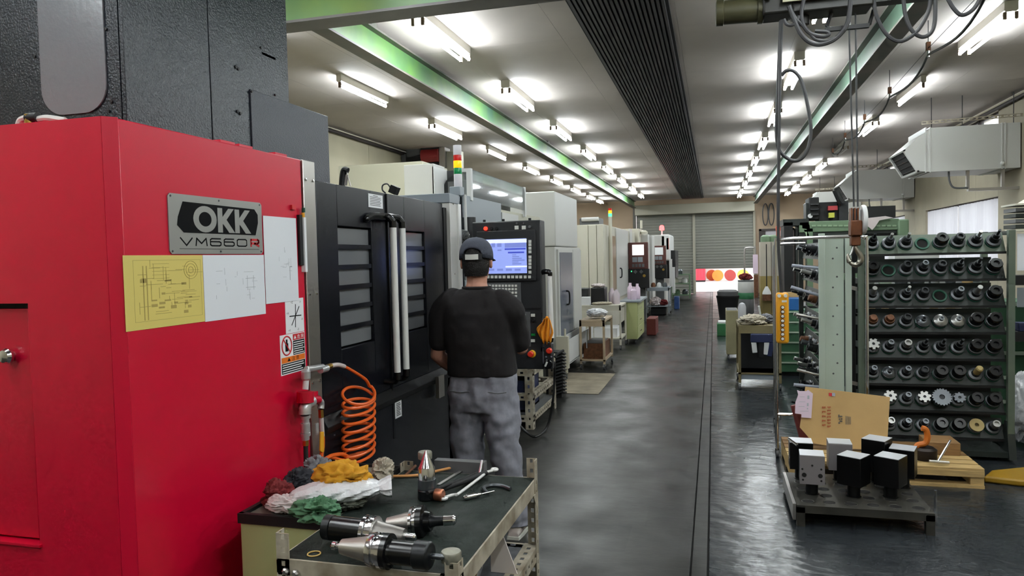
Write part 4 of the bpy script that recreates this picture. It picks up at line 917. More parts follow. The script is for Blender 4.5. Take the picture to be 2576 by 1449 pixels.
# plastic bag of parts: long pillow with puckered knotted end
M_bag = mat('plastic_bag_white', (232, 232, 234), 0.3, bump=(34, 0.7, 4.0), coat=0.5)
p0, p1 = K(728, 1246, 0.045), K(985, 1222, 0.05); rings = []
for i in range(33):
    f = i / 32; c = p0.lerp(p1, f); ax_ = (p1 - p0).normalized(); sd = Vector((0, 0, 1)).cross(ax_).normalized()
    e = (math.sin(math.pi * min(1, f * 1.06)) ** 0.45) if f < 0.9 else 0.62 - (f - 0.9) * 1.5 + (f - 0.9) * 4
    rings.append([c + sd * math.cos(2 * math.pi * j / 28) * 0.08 * max(e, 0.12) * (1 + 0.10 * math.sin(j * 1.9 + i * 0.7) + 0.06 * math.sin(i * 1.3)) + Vector((0, 0, 1)) * math.sin(2 * math.pi * j / 28) * 0.038 * max(e, 0.12) * (1 + 0.14 * math.sin(j * 2.3 + i * 0.9)) for j in range(28)])
single(MB().loft(rings), 'plastic_bag', M_bag, 'white translucent plastic bag of parts under the ochre yellow rag', 'bag', smooth=60)

# ================================================================ slotted stand beyond the operator
sx0, sx1, sy0, sy1, sz = -1.985, -1.63, 6.5, 7.5, 0.58
t = thing('angle_stand', 'cream slotted angle stand on the floor beyond the operator', 'stand', ((sx0 + sx1) / 2, 7.0, 0))
kw = dict(W=0.075, hw=0.02, hl=0.03, pitch=0.075)
for (x, y, a, b_) in ((sx1, sy0, -1, 1), (sx1, sy1, -1, -1), (sx0, sy0, 1, 1), (sx0, sy1, 1, -1)): angle_post((x, y, 0), sz, a, b_, **kw).build('post', M_angle, t)
kw['W'] = 0.06
for z in (sz - 0.02, 0.33, 0.13):
    angle_beam((sx0, sy0, z), (1, 0, 0), sx1 - sx0, (0, 1, 0), **kw).build('rail', M_angle, t)
    angle_beam((sx0, sy1, z), (1, 0, 0), sx1 - sx0, (0, -1, 0), **kw).build('rail', M_angle, t)
    angle_beam((sx1, sy0, z), (0, 1, 0), sy1 - sy0, (-1, 0, 0), **kw).build('rail', M_angle, t)
BX(sx0 + 0.01, sx1 - 0.01, sy0 + 0.01, sy1 - 0.01, 0.135, 0.142).build('shelf', M_consg, t)
BX(sx0 + 0.01, sx1 - 0.01, sy0 + 0.01, sy1 - 0.01, sz - 0.02, sz - 0.012).build('top_shelf', M_consg, t)
single(BX(-1.96, -1.68, 6.56, 7.3, sz - 0.012, sz + 0.04), 'blue_tray', mat('blue_plastic', (40, 116, 170), 0.4), 'shallow blue tray on top of the slotted stand', 'tray', bevel=0.01)
t = thing('parts_crate', 'navy blue crate on the shelf of the slotted stand', 'crate', (-1.9, 6.8, 0.142))
mb = MB().box(-1.94, -1.72, 6.6, 6.62, 0.142, 0.44).box(-1.94, -1.72, 7.1, 7.12, 0.142, 0.44).box(-1.94, -1.92, 6.6, 7.12, 0.142, 0.44).box(-1.74, -1.72, 6.6, 7.12, 0.142, 0.44).box(-1.94, -1.72, 6.6, 7.12, 0.142, 0.16); mb.build('walls', mat('navy_plastic', (40, 48, 84), 0.5), t)
BX(-1.92, -1.74, 6.63, 7.09, 0.16, 0.3).build('contents', M_rust, t)
single(MB().tube(spline([P(1296, 1000, y=6.2), P(1303, 1060, y=6.2), P(1330, 1092, y=6.2), P(1352, 1097, y=6.2), P(1378, 1070, y=6.4), P(1392, 1000, y=6.4), P(1395, 940, y=6.4), P(1394, 912, y=6.2)], 6), 0.011, 8), 'loop_cable', M_cabk, 'black cable looping down in front of the slotted stand', 'cable')
# ribbed bellows post
t = thing('bellows_cover', 'dark ribbed bellows cover standing behind the slotted stand', 'cover', (-1.75, 8.1, 0))
BX(-1.86, -1.68, 8.05, 8.25, 0, 0.52).build('core', M_blk, t)
for k in range(13): MB().obox((-1.72, 8.09, 0.04 + k * 0.037), (0.15, 0.16, 0.018), (R(-14), R(-18), 0)).build('rib', M_consd, t)
single(BX(-1.95, -1.30, 8.3, 9.8, 0.001, 0.006), 'floor_board', mat('worn_board', (136, 126, 108), 0.8, var=(5, 0.25)), 'worn tan board lying on the floor under the white trough', 'board')

# ================================================================ second machine (white covers, clear guard)
m2 = thing('machining_center', 'pale machining centre with clear acrylic guard behind the charcoal one', 'machine', (-2.8, 7, 0))
BX(-4.0, -2.02, 5.72, 8.6, 0.0, 2.08).build('body', M_beige, m2)
BX(-2.02, -2.0, 5.72, 6.87, 0.2, 2.135).build('side_panel', M_gblue, m2, bevel=0.003)
BX(-2.4, -2.0, 5.72, 5.74, 0.2, 2.135).build('side_panel', M_gblue, m2)
BX(-2.02, -1.995, 6.88, 7.5, 0.2, 2.05).build('side_panel', M_crmlt, m2)
BX(-4.1, -3.07, 7.5, 8.27, 2.08, 2.688).build('head_cover', M_beige, m2, bevel=0.006)
BX(-2.90, -2.59, 6.6, 6.9, 2.08, 2.527).build('magazine_cover', M_crmlt, m2, bevel=0.004)
BX(-2.605, -2.585, 6.6, 6.95, 2.08, 2.50).build('magazine_side', M_white, m2)
MB().box(-2.62, -2.36, 7.0, 7.4, 2.08, 2.50).build('dark_column', M_consd, m2)
MB().lathe([(0.16, 0), (0.16, 0.12)], (-2.44, 6.86, 2.28), (0, 1, 0), 26).build('belt_guard', M_blk, m2)
# clear guard box
M_acr = mat('clear_acrylic', (226, 232, 232), 0.04, trans=0.75, spec=0.6)
MB().box(-2.03, -1.99, 5.93, 5.98, 2.1, 2.375).build('guard_post', M_white, m2); MB().box(-2.09, -2.03, 5.93, 5.98, 2.345, 2.375).build('guard_bar', M_white, m2); MB().box(-2.03, -1.99, 7.78, 7.82, 2.05, 2.375).build('guard_post', M_white, m2)
BX(-2.012, -2.004, 5.98, 7.78, 2.12, 2.372).build('guard_pane', M_acr, m2)
BX(-2.09, -2.012, 5.98, 7.78, 2.366, 2.373).build('guard_pane', M_acr, m2)
BX(-2.09, -2.0, 5.95, 5.957, 2.1, 2.345).build('guard_pane', M_acr, m2)
BX(-2.30, -2.11, 6.2, 7.6, 2.08, 2.30).build('table_shape', M_consg, m2)
MB().lathe([(0.05, 0), (0.06, 0.02), (0.03, 0.1), (0.001, 0.11)], (-2.2, 6.35, 2.30), (0, 0, 1), 14).build('spindle_nose', M_chrome, m2)
# cable arm on the roof of the first machine
t = thing('cable_stand', 'bent black cable arm standing on the roof of the charcoal machine', 'arm', (-2.7, 4.1, 1.97))
yy = 4.1
MB().tube(spline([P(860, 468, y=yy), P(862, 445, y=yy), P(866, 428, y=yy), P(875, 430, y=yy)], 5), 0.02, 10).build('black_arm', M_blk, t)
MB().tube([P(868, 466, y=yy), P(872, 440, y=yy)], 0.012, 8).build('grey_strut', M_alu, t)
MB().tube([P(872, 432, y=yy), P(882, 468, y=yy)], 0.004, 6).build('stay', M_alu, t)
t = thing('sensor_unit', 'small black sensor with looped lead on the roof of the charcoal machine', 'sensor', P(990, 490, y=4.3))
yy = 4.3
MB().obox(P(992, 478, y=yy), (0.05, 0.05, 0.05), (0, R(25), 0)).box(P(985, 484, y=yy).x, P(1015, 484, y=yy).x, yy - 0.03, yy + 0.03, 1.972, 2.0).build('case', M_blk, t)
MB().tube(spline([P(985, 478, y=yy), P(975, 463, y=yy), P(963, 466, y=yy), P(962, 478, y=yy), P(970, 486, y=yy)], 5), 0.005, 6).build('lead', M_cable, t)
# wall fan unit and grey post near the cream wall
t = thing('exhaust_fan', 'dark exhaust fan box with red motor hung high by the cream wall', 'fan', (-5.5, 13.5, 3.2))
fs_ = lambda px, py: P(px, py, y=13.5)
a, b_ = fs_(1022, 396), fs_(1105, 415); BX(a.x, b_.x, 13.5, 14.0, b_.z, a.z).build('box', M_blk, t)
a, b_ = fs_(1063, 393), fs_(1106, 396); MB().cyl(a, (b_.x, 13.5, a.z), 0.13, n=20).build('motor', mat('motor_red', (150, 40, 42), 0.5), t)
MB().ext([fs_(1022, 366), fs_(1022, 398), fs_(1060, 388), fs_(1060, 376)], (0, 0.4, 0)).build('hood', M_consg, t)
a, b_ = fs_(1060, 374), fs_(1106, 382); BX(a.x, b_.x, 13.45, 13.95, b_.z, a.z).build('hood_top', M_blk, t)
a, b_ = fs_(982, 389), fs_(1021, 408); BX(max(a.x, -5.98), b_.x, 13.5, 13.9, b_.z, a.z).build('side_box', M_consg, t)
a, b_ = fs_(1106, 360), fs_(1122, 420); BX(a.x, b_.x, 13.45, 13.75, 2.4, ZC - 0.005).build('grey_post', M_alu, t)
BX(b_.x, b_.x + 0.28, 13.55, 13.75, 2.4, 3.72).build('pale_board', M_lint, t)
BX(a.x, b_.x, 13.5, 13.7, 0, 2.4).build('post_foot', M_beige, t)

# ================================================================ third machine: tall white
m3 = thing('machining_center', 'tall white machining centre with grey tinted side door', 'machine', (-2.4, 10.2, 0))
BX(-2.72, -2.0, 9.4, 11.0, 1.74, 2.465).build('upper_cover', M_crmlt, m3, bevel=0.015)
BX(-2.7, -2.02, 9.42, 11.3, 0.25, 1.735).build('lower_body', M_crmlt, m3, bevel=0.004)
dd = BX(-2.02, -1.995, 9.52, 10.55, 0.42, 1.70).build('side_door', M_crmlt, m3)
BX(-1.995, -1.99, 9.6, 10.5, 0.45, 1.66).build('tinted_pane', M_gbdk, dd)
MB().tube(spline([(-1.99, 10.0, 0.93), (-1.95, 10.0, 0.95), (-1.95, 10.0, 1.1), (-1.99, 10.0, 1.12)], 4), 0.012, 8).build('handle', M_blk, dd)
BX(-2.02, -1.998, 10.6, 11.25, 0.3, 1.70).build('side_panel', M_crmlt, m3)
BX(-2.9, -2.1, 9.5, 11.2, 0, 0.25).build('base', M_consg, m3)
BX(-3.6, -2.75, 9.3, 11.2, 0, 2.2).build('column', M_beige, m3)
t = thing('chip_trough', 'white chip trough jutting out from the tall white machine', 'trough', (-1.9, 10.3, 0))
mb = MB().box(-1.865, -1.85, 9.35, 11.4, 0.19, 0.50).box(-1.985, -1.97, 9.35, 11.4, 0.19, 0.52).box(-1.985, -1.85, 9.35, 11.4, 0.18, 0.2); mb.build('walls', M_white, t)
BX(-2.0, -1.84, 9.28, 9.36, 0.14, 0.56).build('end_plate', M_cream, t)
for y in (9.3, 11.3):
    for x in (-1.96, -1.87): BX(x - 0.015, x + 0.015, y, y + 0.03, 0.07, 0.19).build('leg', M_cream, t); caster(x, y + 0.015, t, 0.032)
MB().cyl((-1.88, 9.30, 0.56), (-1.88, 9.30, 0.66), 0.014, n=8).build('post', M_cream, t)

# ================================================================ carts and cabinets down the aisle
def simple_cart(label, x0, x1, y0, y1, zt, m_, shelf_z=0.16):
    t = thing('work_cart', label, 'cart', ((x0 + x1) / 2, (y0 + y1) / 2, 0))
    for x in (x0 + 0.015, x1 - 0.015):
        for y in (y0 + 0.015, y1 - 0.015):
            BX(x - 0.015, x + 0.015, y - 0.015, y + 0.015, 0.08, zt).build('post', m_, t); caster(x, y, t, 0.033)
    BX(x0, x1, y0, y1, zt - 0.03, zt).build('top', m_, t, bevel=0.003)
    BX(x0, x1, y0, y1, shelf_z - 0.02, shelf_z).build('shelf', m_, t)
    for y in (y0, y1 - 0.012): BX(x0, x1, y, y + 0.012, zt - 0.09, zt - 0.03).build('apron', m_, t)
    return t
M_cart = mat('tan_cart_paint', (186, 166, 138), 0.5, var=(8, 0.1))
t = simple_cart('tan work cart with a brown wooden box on its lower shelf', -1.84, -1.48, 10.12, 10.95, 0.70, M_cart, 0.14)
bx2 = thing('wooden_box', 'brown wooden box on the lower shelf of the tan cart', 'box', (-1.66, 10.5, 0.14))
BX(-1.80, -1.52, 10.2, 10.9, 0.14, 0.36).build('sides', M_rust, bx2); BX(-1.78, -1.54, 10.22, 10.88, 0.36, 0.365).build('inside', M_blk, bx2)
rag('plastic_bag', 'white plastic bag slumped on the tan work cart', M_bag, (-1.63, 10.4, 0.78), 0.17, 0.2, 0.075, 31, None, amp=0.2)
single(MB().lathe([(0.025, 0), (0.03, 0.02), (0.03, 0.03), (0.02, 0.04)], (-1.50, 10.13, 0.70), (0, 0, 1), 12), 'post_knob', M_alu, 'small round knob on the corner of the tan cart', 'knob')
single(MB().cyl((-1.74, 10.16, 0.30), (-1.74, 10.16, 0.56), 0.012, n=8), 'steel_rod', M_chrome, 'bright steel rod standing in the tan cart', 'rod')
t = simple_cart('long cream bench cart crowded with boxes and bottles', -2.35, -1.52, 12.3, 13.1, 0.76, M_cream, 0.2)
single(BX(-2.32, -2.12, 12.5, 12.85, 0.76, 1.04), 'dark_bin', M_consd, 'open dark brown bin on the cream bench cart', 'bin', bevel=0.01)
single(BX(-2.06, -1.82, 12.5, 12.85, 0.76, 1.05), 'dark_bin', M_blk, 'square black bin on the cream bench cart', 'bin', bevel=0.01)
rag('rag', 'white rag thrown over the square black bin', MATS['white_cloth'], (-1.95, 12.66, 1.08), 0.14, 0.14, 0.04, 33, None, amp=0.3)
single(BX(-2.2, -2.05, 12.32, 12.45, 0.76, 0.90), 'carton', M_paperp, 'small white carton in front of the dark brown bin', 'carton', bevel=0.004)
rag('rag', 'pale rag spread on the edge of the cream bench cart', MATS['offwhite_cloth'], (-1.85, 12.4, 0.785), 0.2, 0.1, 0.03, 34, None, amp=0.3)
for k, (x, y, h_) in enumerate(((-1.72, 12.7, 0.27), (-1.63, 12.62, 0.25))):
    o = MB().lathe([(0.055, 0), (0.06, 0.01), (0.06, h_ * 0.7), (0.03, h_ * 0.9), (0.03, h_)], (x, y, 0.76), (0, 0, 1), 16).build('bottle', mat('milky_plastic', (214, 200, 208), 0.5)); tag(o, ('taller' if k == 0 else 'shorter') + ' milky plastic bottle on the cream bench cart', 'bottle', 'bottles on bench')
single(BX(-2.0, -1.6, 12.4, 13.0, 0.2, 0.36), 'carton', M_paperp, 'low white carton on the lower shelf of the cream bench cart', 'carton', bevel=0.004)
t = thing('tool_cabinet', 'pale green tool cabinet on casters under a grey worktop', 'cabinet', (-1.45, 13.5, 0))
BX(-1.56, -1.33, 13.13, 14.4, 0.09, 0.75).build('body', M_lgrn, t, bevel=0.004)
for k in range(3): dr_ = BX(-1.33, -1.322, 13.16, 14.35, 0.12 + k * 0.21, 0.31 + k * 0.21).build('drawer', M_lgrn, t); BX(-1.322, -1.31, 13.5, 13.75, 0.2 + k * 0.21, 0.215 + k * 0.21).build('pull', M_chrome, dr_)
BX(-1.64, -1.27, 13.11, 14.5, 0.755, 0.785).build('worktop', M_gblue, t)
for x in (-1.53, -1.37):
    for y in (13.2, 14.3): caster(x, y, t, 0.035)
for k, (x, y, h_) in enumerate(((-1.5, 13.6, 0.30), (-1.42, 13.4, 0.24), (-1.38, 13.7, 0.28))):
    tag(MB().lathe([(0.05, 0), (0.055, 0.01), (0.055, h_ * 0.7), (0.025, h_ * 0.85), (0.025, h_)], (x, y, 0.785), (0, 0, 1), 14).build('bottle', M_pink), ('tallest', 'shortest', 'outermost')[k] + ' of three pinkish bottles on the pale green tool cabinet', 'bottle', 'bottles on cabinet')
single(BX(-1.30, -1.12, 14.6, 15.3, 0, 0.33), 'red_crate', mat('crate_dark_red', (106, 40, 34), 0.6), 'dark red crate on the floor beyond the pale green cabinet', 'crate', bevel=0.01)

# ================================================================ fourth machine: cream with light tower
m4 = thing('machining_center', 'cream machining centre with slim light tower and pleated front', 'machine', (-2.5, 16.5, 0))
BX(-2.55, -2.0, 13.8, 19.4, 0.1, 2.2).build('body', M_cream, m4, bevel=0.01)
for k, (x0_, x1_) in enumerate(((-2.5, -2.3), (-2.29, -2.14), (-2.13, -2.01))): BX(x0_, x1_, 13.76, 13.8, 0.8, 2.19).build('front_pleat', M_cream, m4, bevel=0.004)
d4 = BX(-2.0, -1.97, 15.4, 17.6, 0.7, 2.18).build('side_door', M_crmlt, m4)
BX(-1.97, -1.96, 14.4, 15.2, 0.9, 2.0).build('door_window', mat('amber_window', (150, 122, 90), 0.3), m4)
MB().tube(spline([(-1.97, 15.9, 1.12), (-1.93, 15.9, 1.14), (-1.93, 15.9, 1.3), (-1.97, 15.9, 1.32)], 4), 0.014, 8).build('handle', M_blk, d4)
BX(-2.0, -1.97, 18.0, 18.5, 0.6, 2.25).build('side_rib', M_crmlt, m4)
MB().cyl((-1.93, 14.2, 0.6), (-1.93, 14.2, 2.36), 0.035, n=10).build('tower_pole', M_cream, m4)
tw = MB().cyl((-1.93, 14.2, 2.36), (-1.93, 14.2, 2.42), 0.035, n=14).build('green_lens', mat('lens_green_lit', (70, 230, 130), 0.3, emit=((60, 230, 130), 1.5)), m4)
MB().cyl((-1.93, 14.2, 2.42), (-1.93, 14.2, 2.48), 0.035, n=14).build('amber_lens', MATS['lens_amber'], m4)
MB().cyl((-1.93, 14.2, 2.48), (-1.93, 14.2, 2.52), 0.035, n=14).build('red_lens', MATS['lens_red'], m4)
MB().box(-2.5, -2.12, 14.0, 14.6, 2.2, 2.34).build('roof_box', M_consg, m4, bevel=0.01)
MB().cyl((-2.45, 13.97, 2.31), (-2.12, 13.97, 2.31), 0.04, n=10).build('roof_roll', M_crmlt, m4)
# fifth and sixth machines with brown consoles
def console(label, x0, x1, y, z0, z1, screen, k):
    t = thing('control_console', label, 'control panel', ((x0 + x1) / 2, y, z0))
    w_ = x1 - x0; h_ = z1 - z0
    BX(x0, x1, y, y + 0.15, z0 + h_ * 0.42, z1).build('upper_case', M_brown, t, bevel=0.01)
    BX(x0 - 0.01, x1 + 0.02, y - 0.02, y + 0.15, z0, z0 + h_ * 0.42).build('lower_case', M_blk, t, bevel=0.01)
    BX(x0 + w_ * 0.2, x1 - w_ * 0.2, y - 0.006, y, z0 + h_ * 0.72, z0 + h_ * 0.95).build('screen', screen, t)
    for j in range(2): BX(x0 + w_ * (0.2 + 0.28 * j), x0 + w_ * (0.45 + 0.28 * j), y - 0.006, y, z0 + h_ * 0.57, z0 + h_ * 0.68).build('key_block', M_gblue, t)
    for j in range(4): BX(x0 + w_ * (0.18 + 0.17 * j), x0 + w_ * (0.30 + 0.17 * j), y - 0.006, y, z0 + h_ * 0.46, z0 + h_ * 0.53).build('key_block', M_consg, t)
    for j in range(2): MB().obox((x0 + w_ * (0.35 + 0.3 * j), y - 0.03, z0 + h_ * 0.36), (0.07, 0.01, 0.07), (0, R(45), 0)).build('button_pad', M_consg, t)
    MB().lathe([(0.035, 0), (0.035, 0.02)], (x0 + w_ * 0.8, y - 0.02, z0 + h_ * 0.27), (0, -1, 0), 14).build('dial', M_brass, t)
    MB().lathe([(0.014, 0), (0.014, 0.01)], (x0 + w_ * 0.15, y - 0.02, z0 + h_ * 0.37), (0, -1, 0), 10).build('green_lamp', MATS['lens_green_lit'], t)
    BX(x0 + 0.08, x1 - 0.08, y + 0.15, y + 0.35, 0, z0 + 0.3).build('stand', M_consg, t)
    return t
M_scA = mat('console_screen_white', (226, 222, 222), 0.3, emit=((230, 226, 226), 0.55)); M_scB = mat('console_screen_grey', (186, 192, 192), 0.3, emit=((186, 190, 190), 0.4))
console('brown operator console with white screen past the cream machine', -1.96, -1.50, 17.5, 0.81, 1.90, M_scA, 0)
console('smaller brown operator console with grey screen further down the aisle', -1.76, -1.36, 22.0, 0.89, 1.86, M_scB, 1)
m5 = thing('machining_center', 'grey white machining centre behind the brown console', 'machine', (-2.2, 20.3, 0))
BX(-2.6, -1.9, 19.5, 21.6, 0, 2.3).build('body', M_cream, m5, bevel=0.01)
BX(-1.9, -1.72, 20.15, 20.65, 0.3, 2.16).build('front_guard', M_crmlt, m5, bevel=0.01)
BX(-1.9, -1.65, 20.7, 21.5, 0.3, 2.14).build('front_guard', M_crmlt, m5, bevel=0.01)
MB().cyl((-1.85, 19.7, 2.3), (-1.85, 19.7, 2.52), 0.03, n=8).build('antenna', M_cream, m5)
MB().lathe([(0.1, 0), (0.1, 0.06), (0.04, 0.1)], (-1.80, 19.9, 2.16), (0, 0, 1), 14).build('roof_cap', M_cream, m5)
m6 = thing('machining_center', 'last machining centre with white rounded cover and red beacon', 'machine', (-1.8, 24, 0))
BX(-2.4, -1.45, 23.0, 26.0, 0, 2.2).build('body', M_crmlt, m6, bevel=0.02)
BX(-1.60, -1.28, 23.0, 25, 1.4, 2.22).build('rounded_cover', M_white, m6, bevel=0.06)
BX(-1.45, -1.14, 23.1, 25, 0.85, 1.72).build('black_lower', M_blk, m6, bevel=0.02)
BX(-1.32, -1.24, 22.9, 23.1, 0.6, 1.45).build('white_arm', M_white, m6)
BX(-1.24, -1.16, 22.95, 23.1, 0.4, 1.2).build('white_arm', M_white, m6)
MB().box(-1.40, -1.33, 23.0, 23.1, 1.75, 2.1).build('red_mark', mat('salmon', (226, 120, 106), 0.5), m6)
MB().cyl((-1.56, 23.4, 2.2), (-1.56, 23.4, 2.36), 0.02, n=8).build('beacon_pole', M_white, m6)
MB().lathe([(0.07, 0), (0.075, 0.02), (0.07, 0.12), (0.03, 0.16)], (-1.56, 23.4, 2.36), (0, 0, 1), 16).build('red_beacon', mat('beacon_red', (255, 60, 60), 0.3, emit=((255, 50, 50), 7.0)), m6)
t = simple_cart('steel work table standing in front of the far consoles', -1.72, -1.12, 19.3, 20.1, 0.74, M_gblue, 0.25)
rag('rag', 'heap of white rags under the steel work table', MATS['white_cloth'], (-1.50, 19.5, 0.36), 0.16, 0.2, 0.12, 41, None, amp=0.4)
rag('rag', 'dark red rags under the steel work table', MATS['dark_red_cloth'], (-1.3, 19.6, 0.33), 0.14, 0.2, 0.08, 42, None, amp=0.4)
single(BX(-1.62, -1.22, 19.4, 19.95, 0.02, 0.2), 'dark_crate', M_blk, 'dark crate on the floor below the steel work table', 'crate', bevel=0.01)
for k, (x, nm) in enumerate(((-1.55, 'brown'), (-1.4, 'white'), (-1.25, 'grey'))):
    single(MB().lathe([(0.06, 0), (0.065, 0.03), (0.05, 0.1), (0.02, 0.12)], (x, 19.6, 0.74), (0, 0, 1), 12), 'machined_part', (M_rust, M_white, M_holdg)[k], '%s machined part on the steel work table' % nm, 'part', 'parts on the steel table')
single(BX(-1.12, -0.98, 21.6, 22.0, 0, 0.36), 'blue_bin', mat('bin_blue', (38, 70, 122), 0.5), 'small blue bin beside the last machine', 'bin', bevel=0.01)
t = thing('parts_trolley', 'olive wire trolley loaded with parts by the closed shutter', 'trolley', (-1.1, 26, 0))
for x in (-1.42, -0.82):
    for y in (26.0, 26.7): MB().cyl((x, y, 0.05), (x, y, 0.9), 0.02, n=8).build('post', M_mchg, t); caster(x, y, t, 0.03)
for z in (0.15, 0.55, 0.86): BX(-1.43, -0.81, 25.98, 26.72, z, z + 0.03).build('shelf', M_mchg, t)
for k, (x, z) in enumerate(((-1.25, 0.18), (-0.98, 0.18), (-1.3, 0.58), (-1.0, 0.58), (-1.15, 0.89))): single(MB().lathe([(0.09, 0), (0.1, 0.02), (0.1, 0.12), (0.05, 0.18)], (x, 26.3, z), (0, 0, 1), 12), 'machined_part', (M_mchg, M_holdg, M_cream, M_white, M_holdg)[k], '%s on the olive trolley' % ('green casting on the bottom shelf', 'grey casting on the bottom shelf', 'cream part on the middle shelf', 'white part on the middle shelf', 'grey part on the top shelf')[k], 'part', 'parts on the olive trolley')

# ================================================================ tool rack facing the aisle
YR = 6.2; AXN = Vector((0, -math.cos(R(30)), math.sin(R(30)))); PUP = Vector((0, math.sin(R(30)), math.cos(R(30))))
ra = thing('tool_rack', 'dark green steel tool rack with eight sloping rows of sockets', 'rack', (1.63, 6.4, 0))
for x in (1.10, 2.115):
    for y in (6.16, 6.72): BX(x - 0.022, x + 0.022, y - 0.02, y + 0.02, 0.05, 1.72).build('post', M_rackp, ra)
    MB().obox((x, 6.44, 0.10), (0.035, 0.6, 0.04)).build('foot_bar', M_rackd, ra)
    MB().obox((x, 6.44, 1.70), (0.03, 0.56, 0.03)).build('top_bar', M_rackd, ra)
MB().ext([(2.09, 6.1, 0.02), (2.09, 6.16, 0.30), (2.09, 6.2, 0.30), (2.09, 6.3, 0.02)], (0.05, 0, 0)).build('brace', M_rackd, ra)
BX(1.08, 2.14, 6.12, 6.76, 0.03, 0.07).build('base_tray', M_rackd, ra)
def xcol(c): return 1.19 + 0.1187 * c
def prow(r): return 1.56 - 0.2015 * r
sleeve_d = None
for r in range(8):
    zb = prow(r); o = Vector((1.12, YR - 0.0, zb))
    q = [o, o + Vector((0.975, 0, 0)), o + Vector((0.975, 0, 0)) + PUP * 0.168, o + PUP * 0.168]
    MB().ext(q, -AXN * 0.004).build('socket_plate', M_rackp if r < 1 else M_rackd, ra)
    BX(1.12, 2.095, YR - 0.012, YR + 0.01, zb - 0.014, zb + 0.004).build('plate_lip', M_blk, ra)
    if r >= 3: BX(1.12, 2.095, YR + 0.30, YR + 0.305, zb - 0.10, zb + 0.03).build('back_strip', M_blk, ra)
    else: BX(1.12, 2.095, YR + 0.30, YR + 0.305, zb - 0.075, zb - 0.04).build('back_strip', M_rackd, ra)
# tool holder prototypes, axis +z, flange face at z = 0
def hp(parts):
    t = thing('tool_holder', 'x', 'tool holder', (0, 0, 0), 'tool holders in the rack', local=True)
    MB().lathe([(0.035, -0.005), (0.022, -0.10), (0.008, -0.103), (0.008, -0.118), (0.013, -0.122), (0.013, -0.138), (0.006, -0.142)], n=14).build('taper', M_chrome, t)
    for nm, m_, pr in parts: MB().lathe([(r_, h_) for r_, h_ in pr], n=20).build(nm, m_, t)
    return t
FL = [(0.045, 0.010), (0.050, 0.012), (0.050, 0.016), (0.043, 0.017), (0.043, 0.023), (0.050, 0.026), (0.050, 0.034), (0.042, 0.038)]
def gear(r0, r1, n, h0, h1, m_, t, nm):
    prof = []
    for i in range(n):
        for f, rr in ((0.0, r1), (0.45, r1), (0.55, r0), (0.95, r0)): a = 2 * math.pi * (i + f) / n; prof.append((rr * math.cos(a), rr * math.sin(a)))
    k = len(prof); inner = [(0.32 * r0 * math.cos(2 * math.pi * i / k), 0.32 * r0 * math.sin(2 * math.pi * i / k)) for i in range(k)]
    mb = MB(); v = [(x, y, h) for h in (h0, h1) for x, y in prof] + [(x, y, h) for h in (h0, h1) for x, y in inner]
    f = [(i, (i + 1) % k, k + (i + 1) % k, k + i) for i in range(k)] + [(k + i, k + (i + 1) % k, 3 * k + (i + 1) % k, 3 * k + i) for i in range(k)] + [(2 * k + i, 2 * k + (i + 1) % k, (i + 1) % k, i) for i in range(k)] + [(3 * k + i, 3 * k + (i + 1) % k, 2 * k + (i + 1) % k, 2 * k + i) for i in range(k)]
    mb.add(v, f).build(nm, m_, t, smooth=20); MB().lathe([(0.3 * r0, h0), (0.3 * r0, h1 - 0.008)], n=14).build('arbor_screw', M_hold, t)
KIND = {}
KIND['L'] = (hp((('flange', M_flr, FL), ('body', M_hold, [(0.034, 0.036), (0.03, 0.085)]), ('nut', M_hold, [(0.022, 0.085), (0.02, 0.12)]), ('cutter', M_hold, [(0.009, 0.12), (0.009, 0.175)]))), 'slim black tool holder')
KIND['B'] = (hp((('flange', M_flr, FL), ('body', M_hold, [(0.034, 0.036), (0.03, 0.085)]), ('nut', M_holdg, [(0.02, 0.085), (0.018, 0.11)]), ('cutter', M_holdw, [(0.011, 0.11), (0.011, 0.165)]))), 'black tool holder with a bright cutter')
KIND['C'] = (hp((('flange', M_flr, FL), ('body', M_hold, [(0.036, 0.036), (0.036, 0.07)]), ('nut', M_hold, [(0.03, 0.07), (0.032, 0.075), (0.032, 0.105), (0.026, 0.11), (0.017, 0.11), (0.017, 0.095)]))), 'black collet chuck holder')
KIND['S'] = (hp((('flange', M_flr, FL), ('body', M_hold, [(0.034, 0.036), (0.028, 0.07)]), ('nut', M_holdg, [(0.021, 0.07), (0.021, 0.125), (0.012, 0.125), (0.012, 0.11)]))), 'black tool holder with a hollow grey nose')
KIND['W'] = (hp((('flange', M_flr, FL), ('body', M_hold, [(0.036, 0.036), (0.034, 0.075)]), ('nut', M_holdw, [(0.026, 0.075), (0.026, 0.12), (0.017, 0.12), (0.017, 0.10)]))), 'black tool holder with a bright steel ring nose')
KIND['K'] = (hp((('flange', M_flr, FL), ('body', M_blkg, [(0.045, 0.036), (0.046, 0.05), (0.046, 0.09), (0.04, 0.10), (0.02, 0.10), (0.018, 0.085)]))), 'bulky black milling chuck')
KIND['A'] = (hp((('flange', M_holdg, FL), ('body', M_holdg, [(0.047, 0.036), (0.03, 0.05), (0.018, 0.052)]), ('nose', M_hold, [(0.016, 0.05), (0.016, 0.075), (0.009, 0.075), (0.009, 0.065)]))), 'grey shell mill arbor')
KIND['D'] = (hp((('flange', M_holdg, FL), ('body', M_holdw, [(0.049, 0.036), (0.049, 0.042), (0.028, 0.058), (0.018, 0.06)]), ('nose', M_holdg, [(0.016, 0.058), (0.016, 0.08), (0.009, 0.08), (0.009, 0.07)]))), 'bright shell mill arbor')
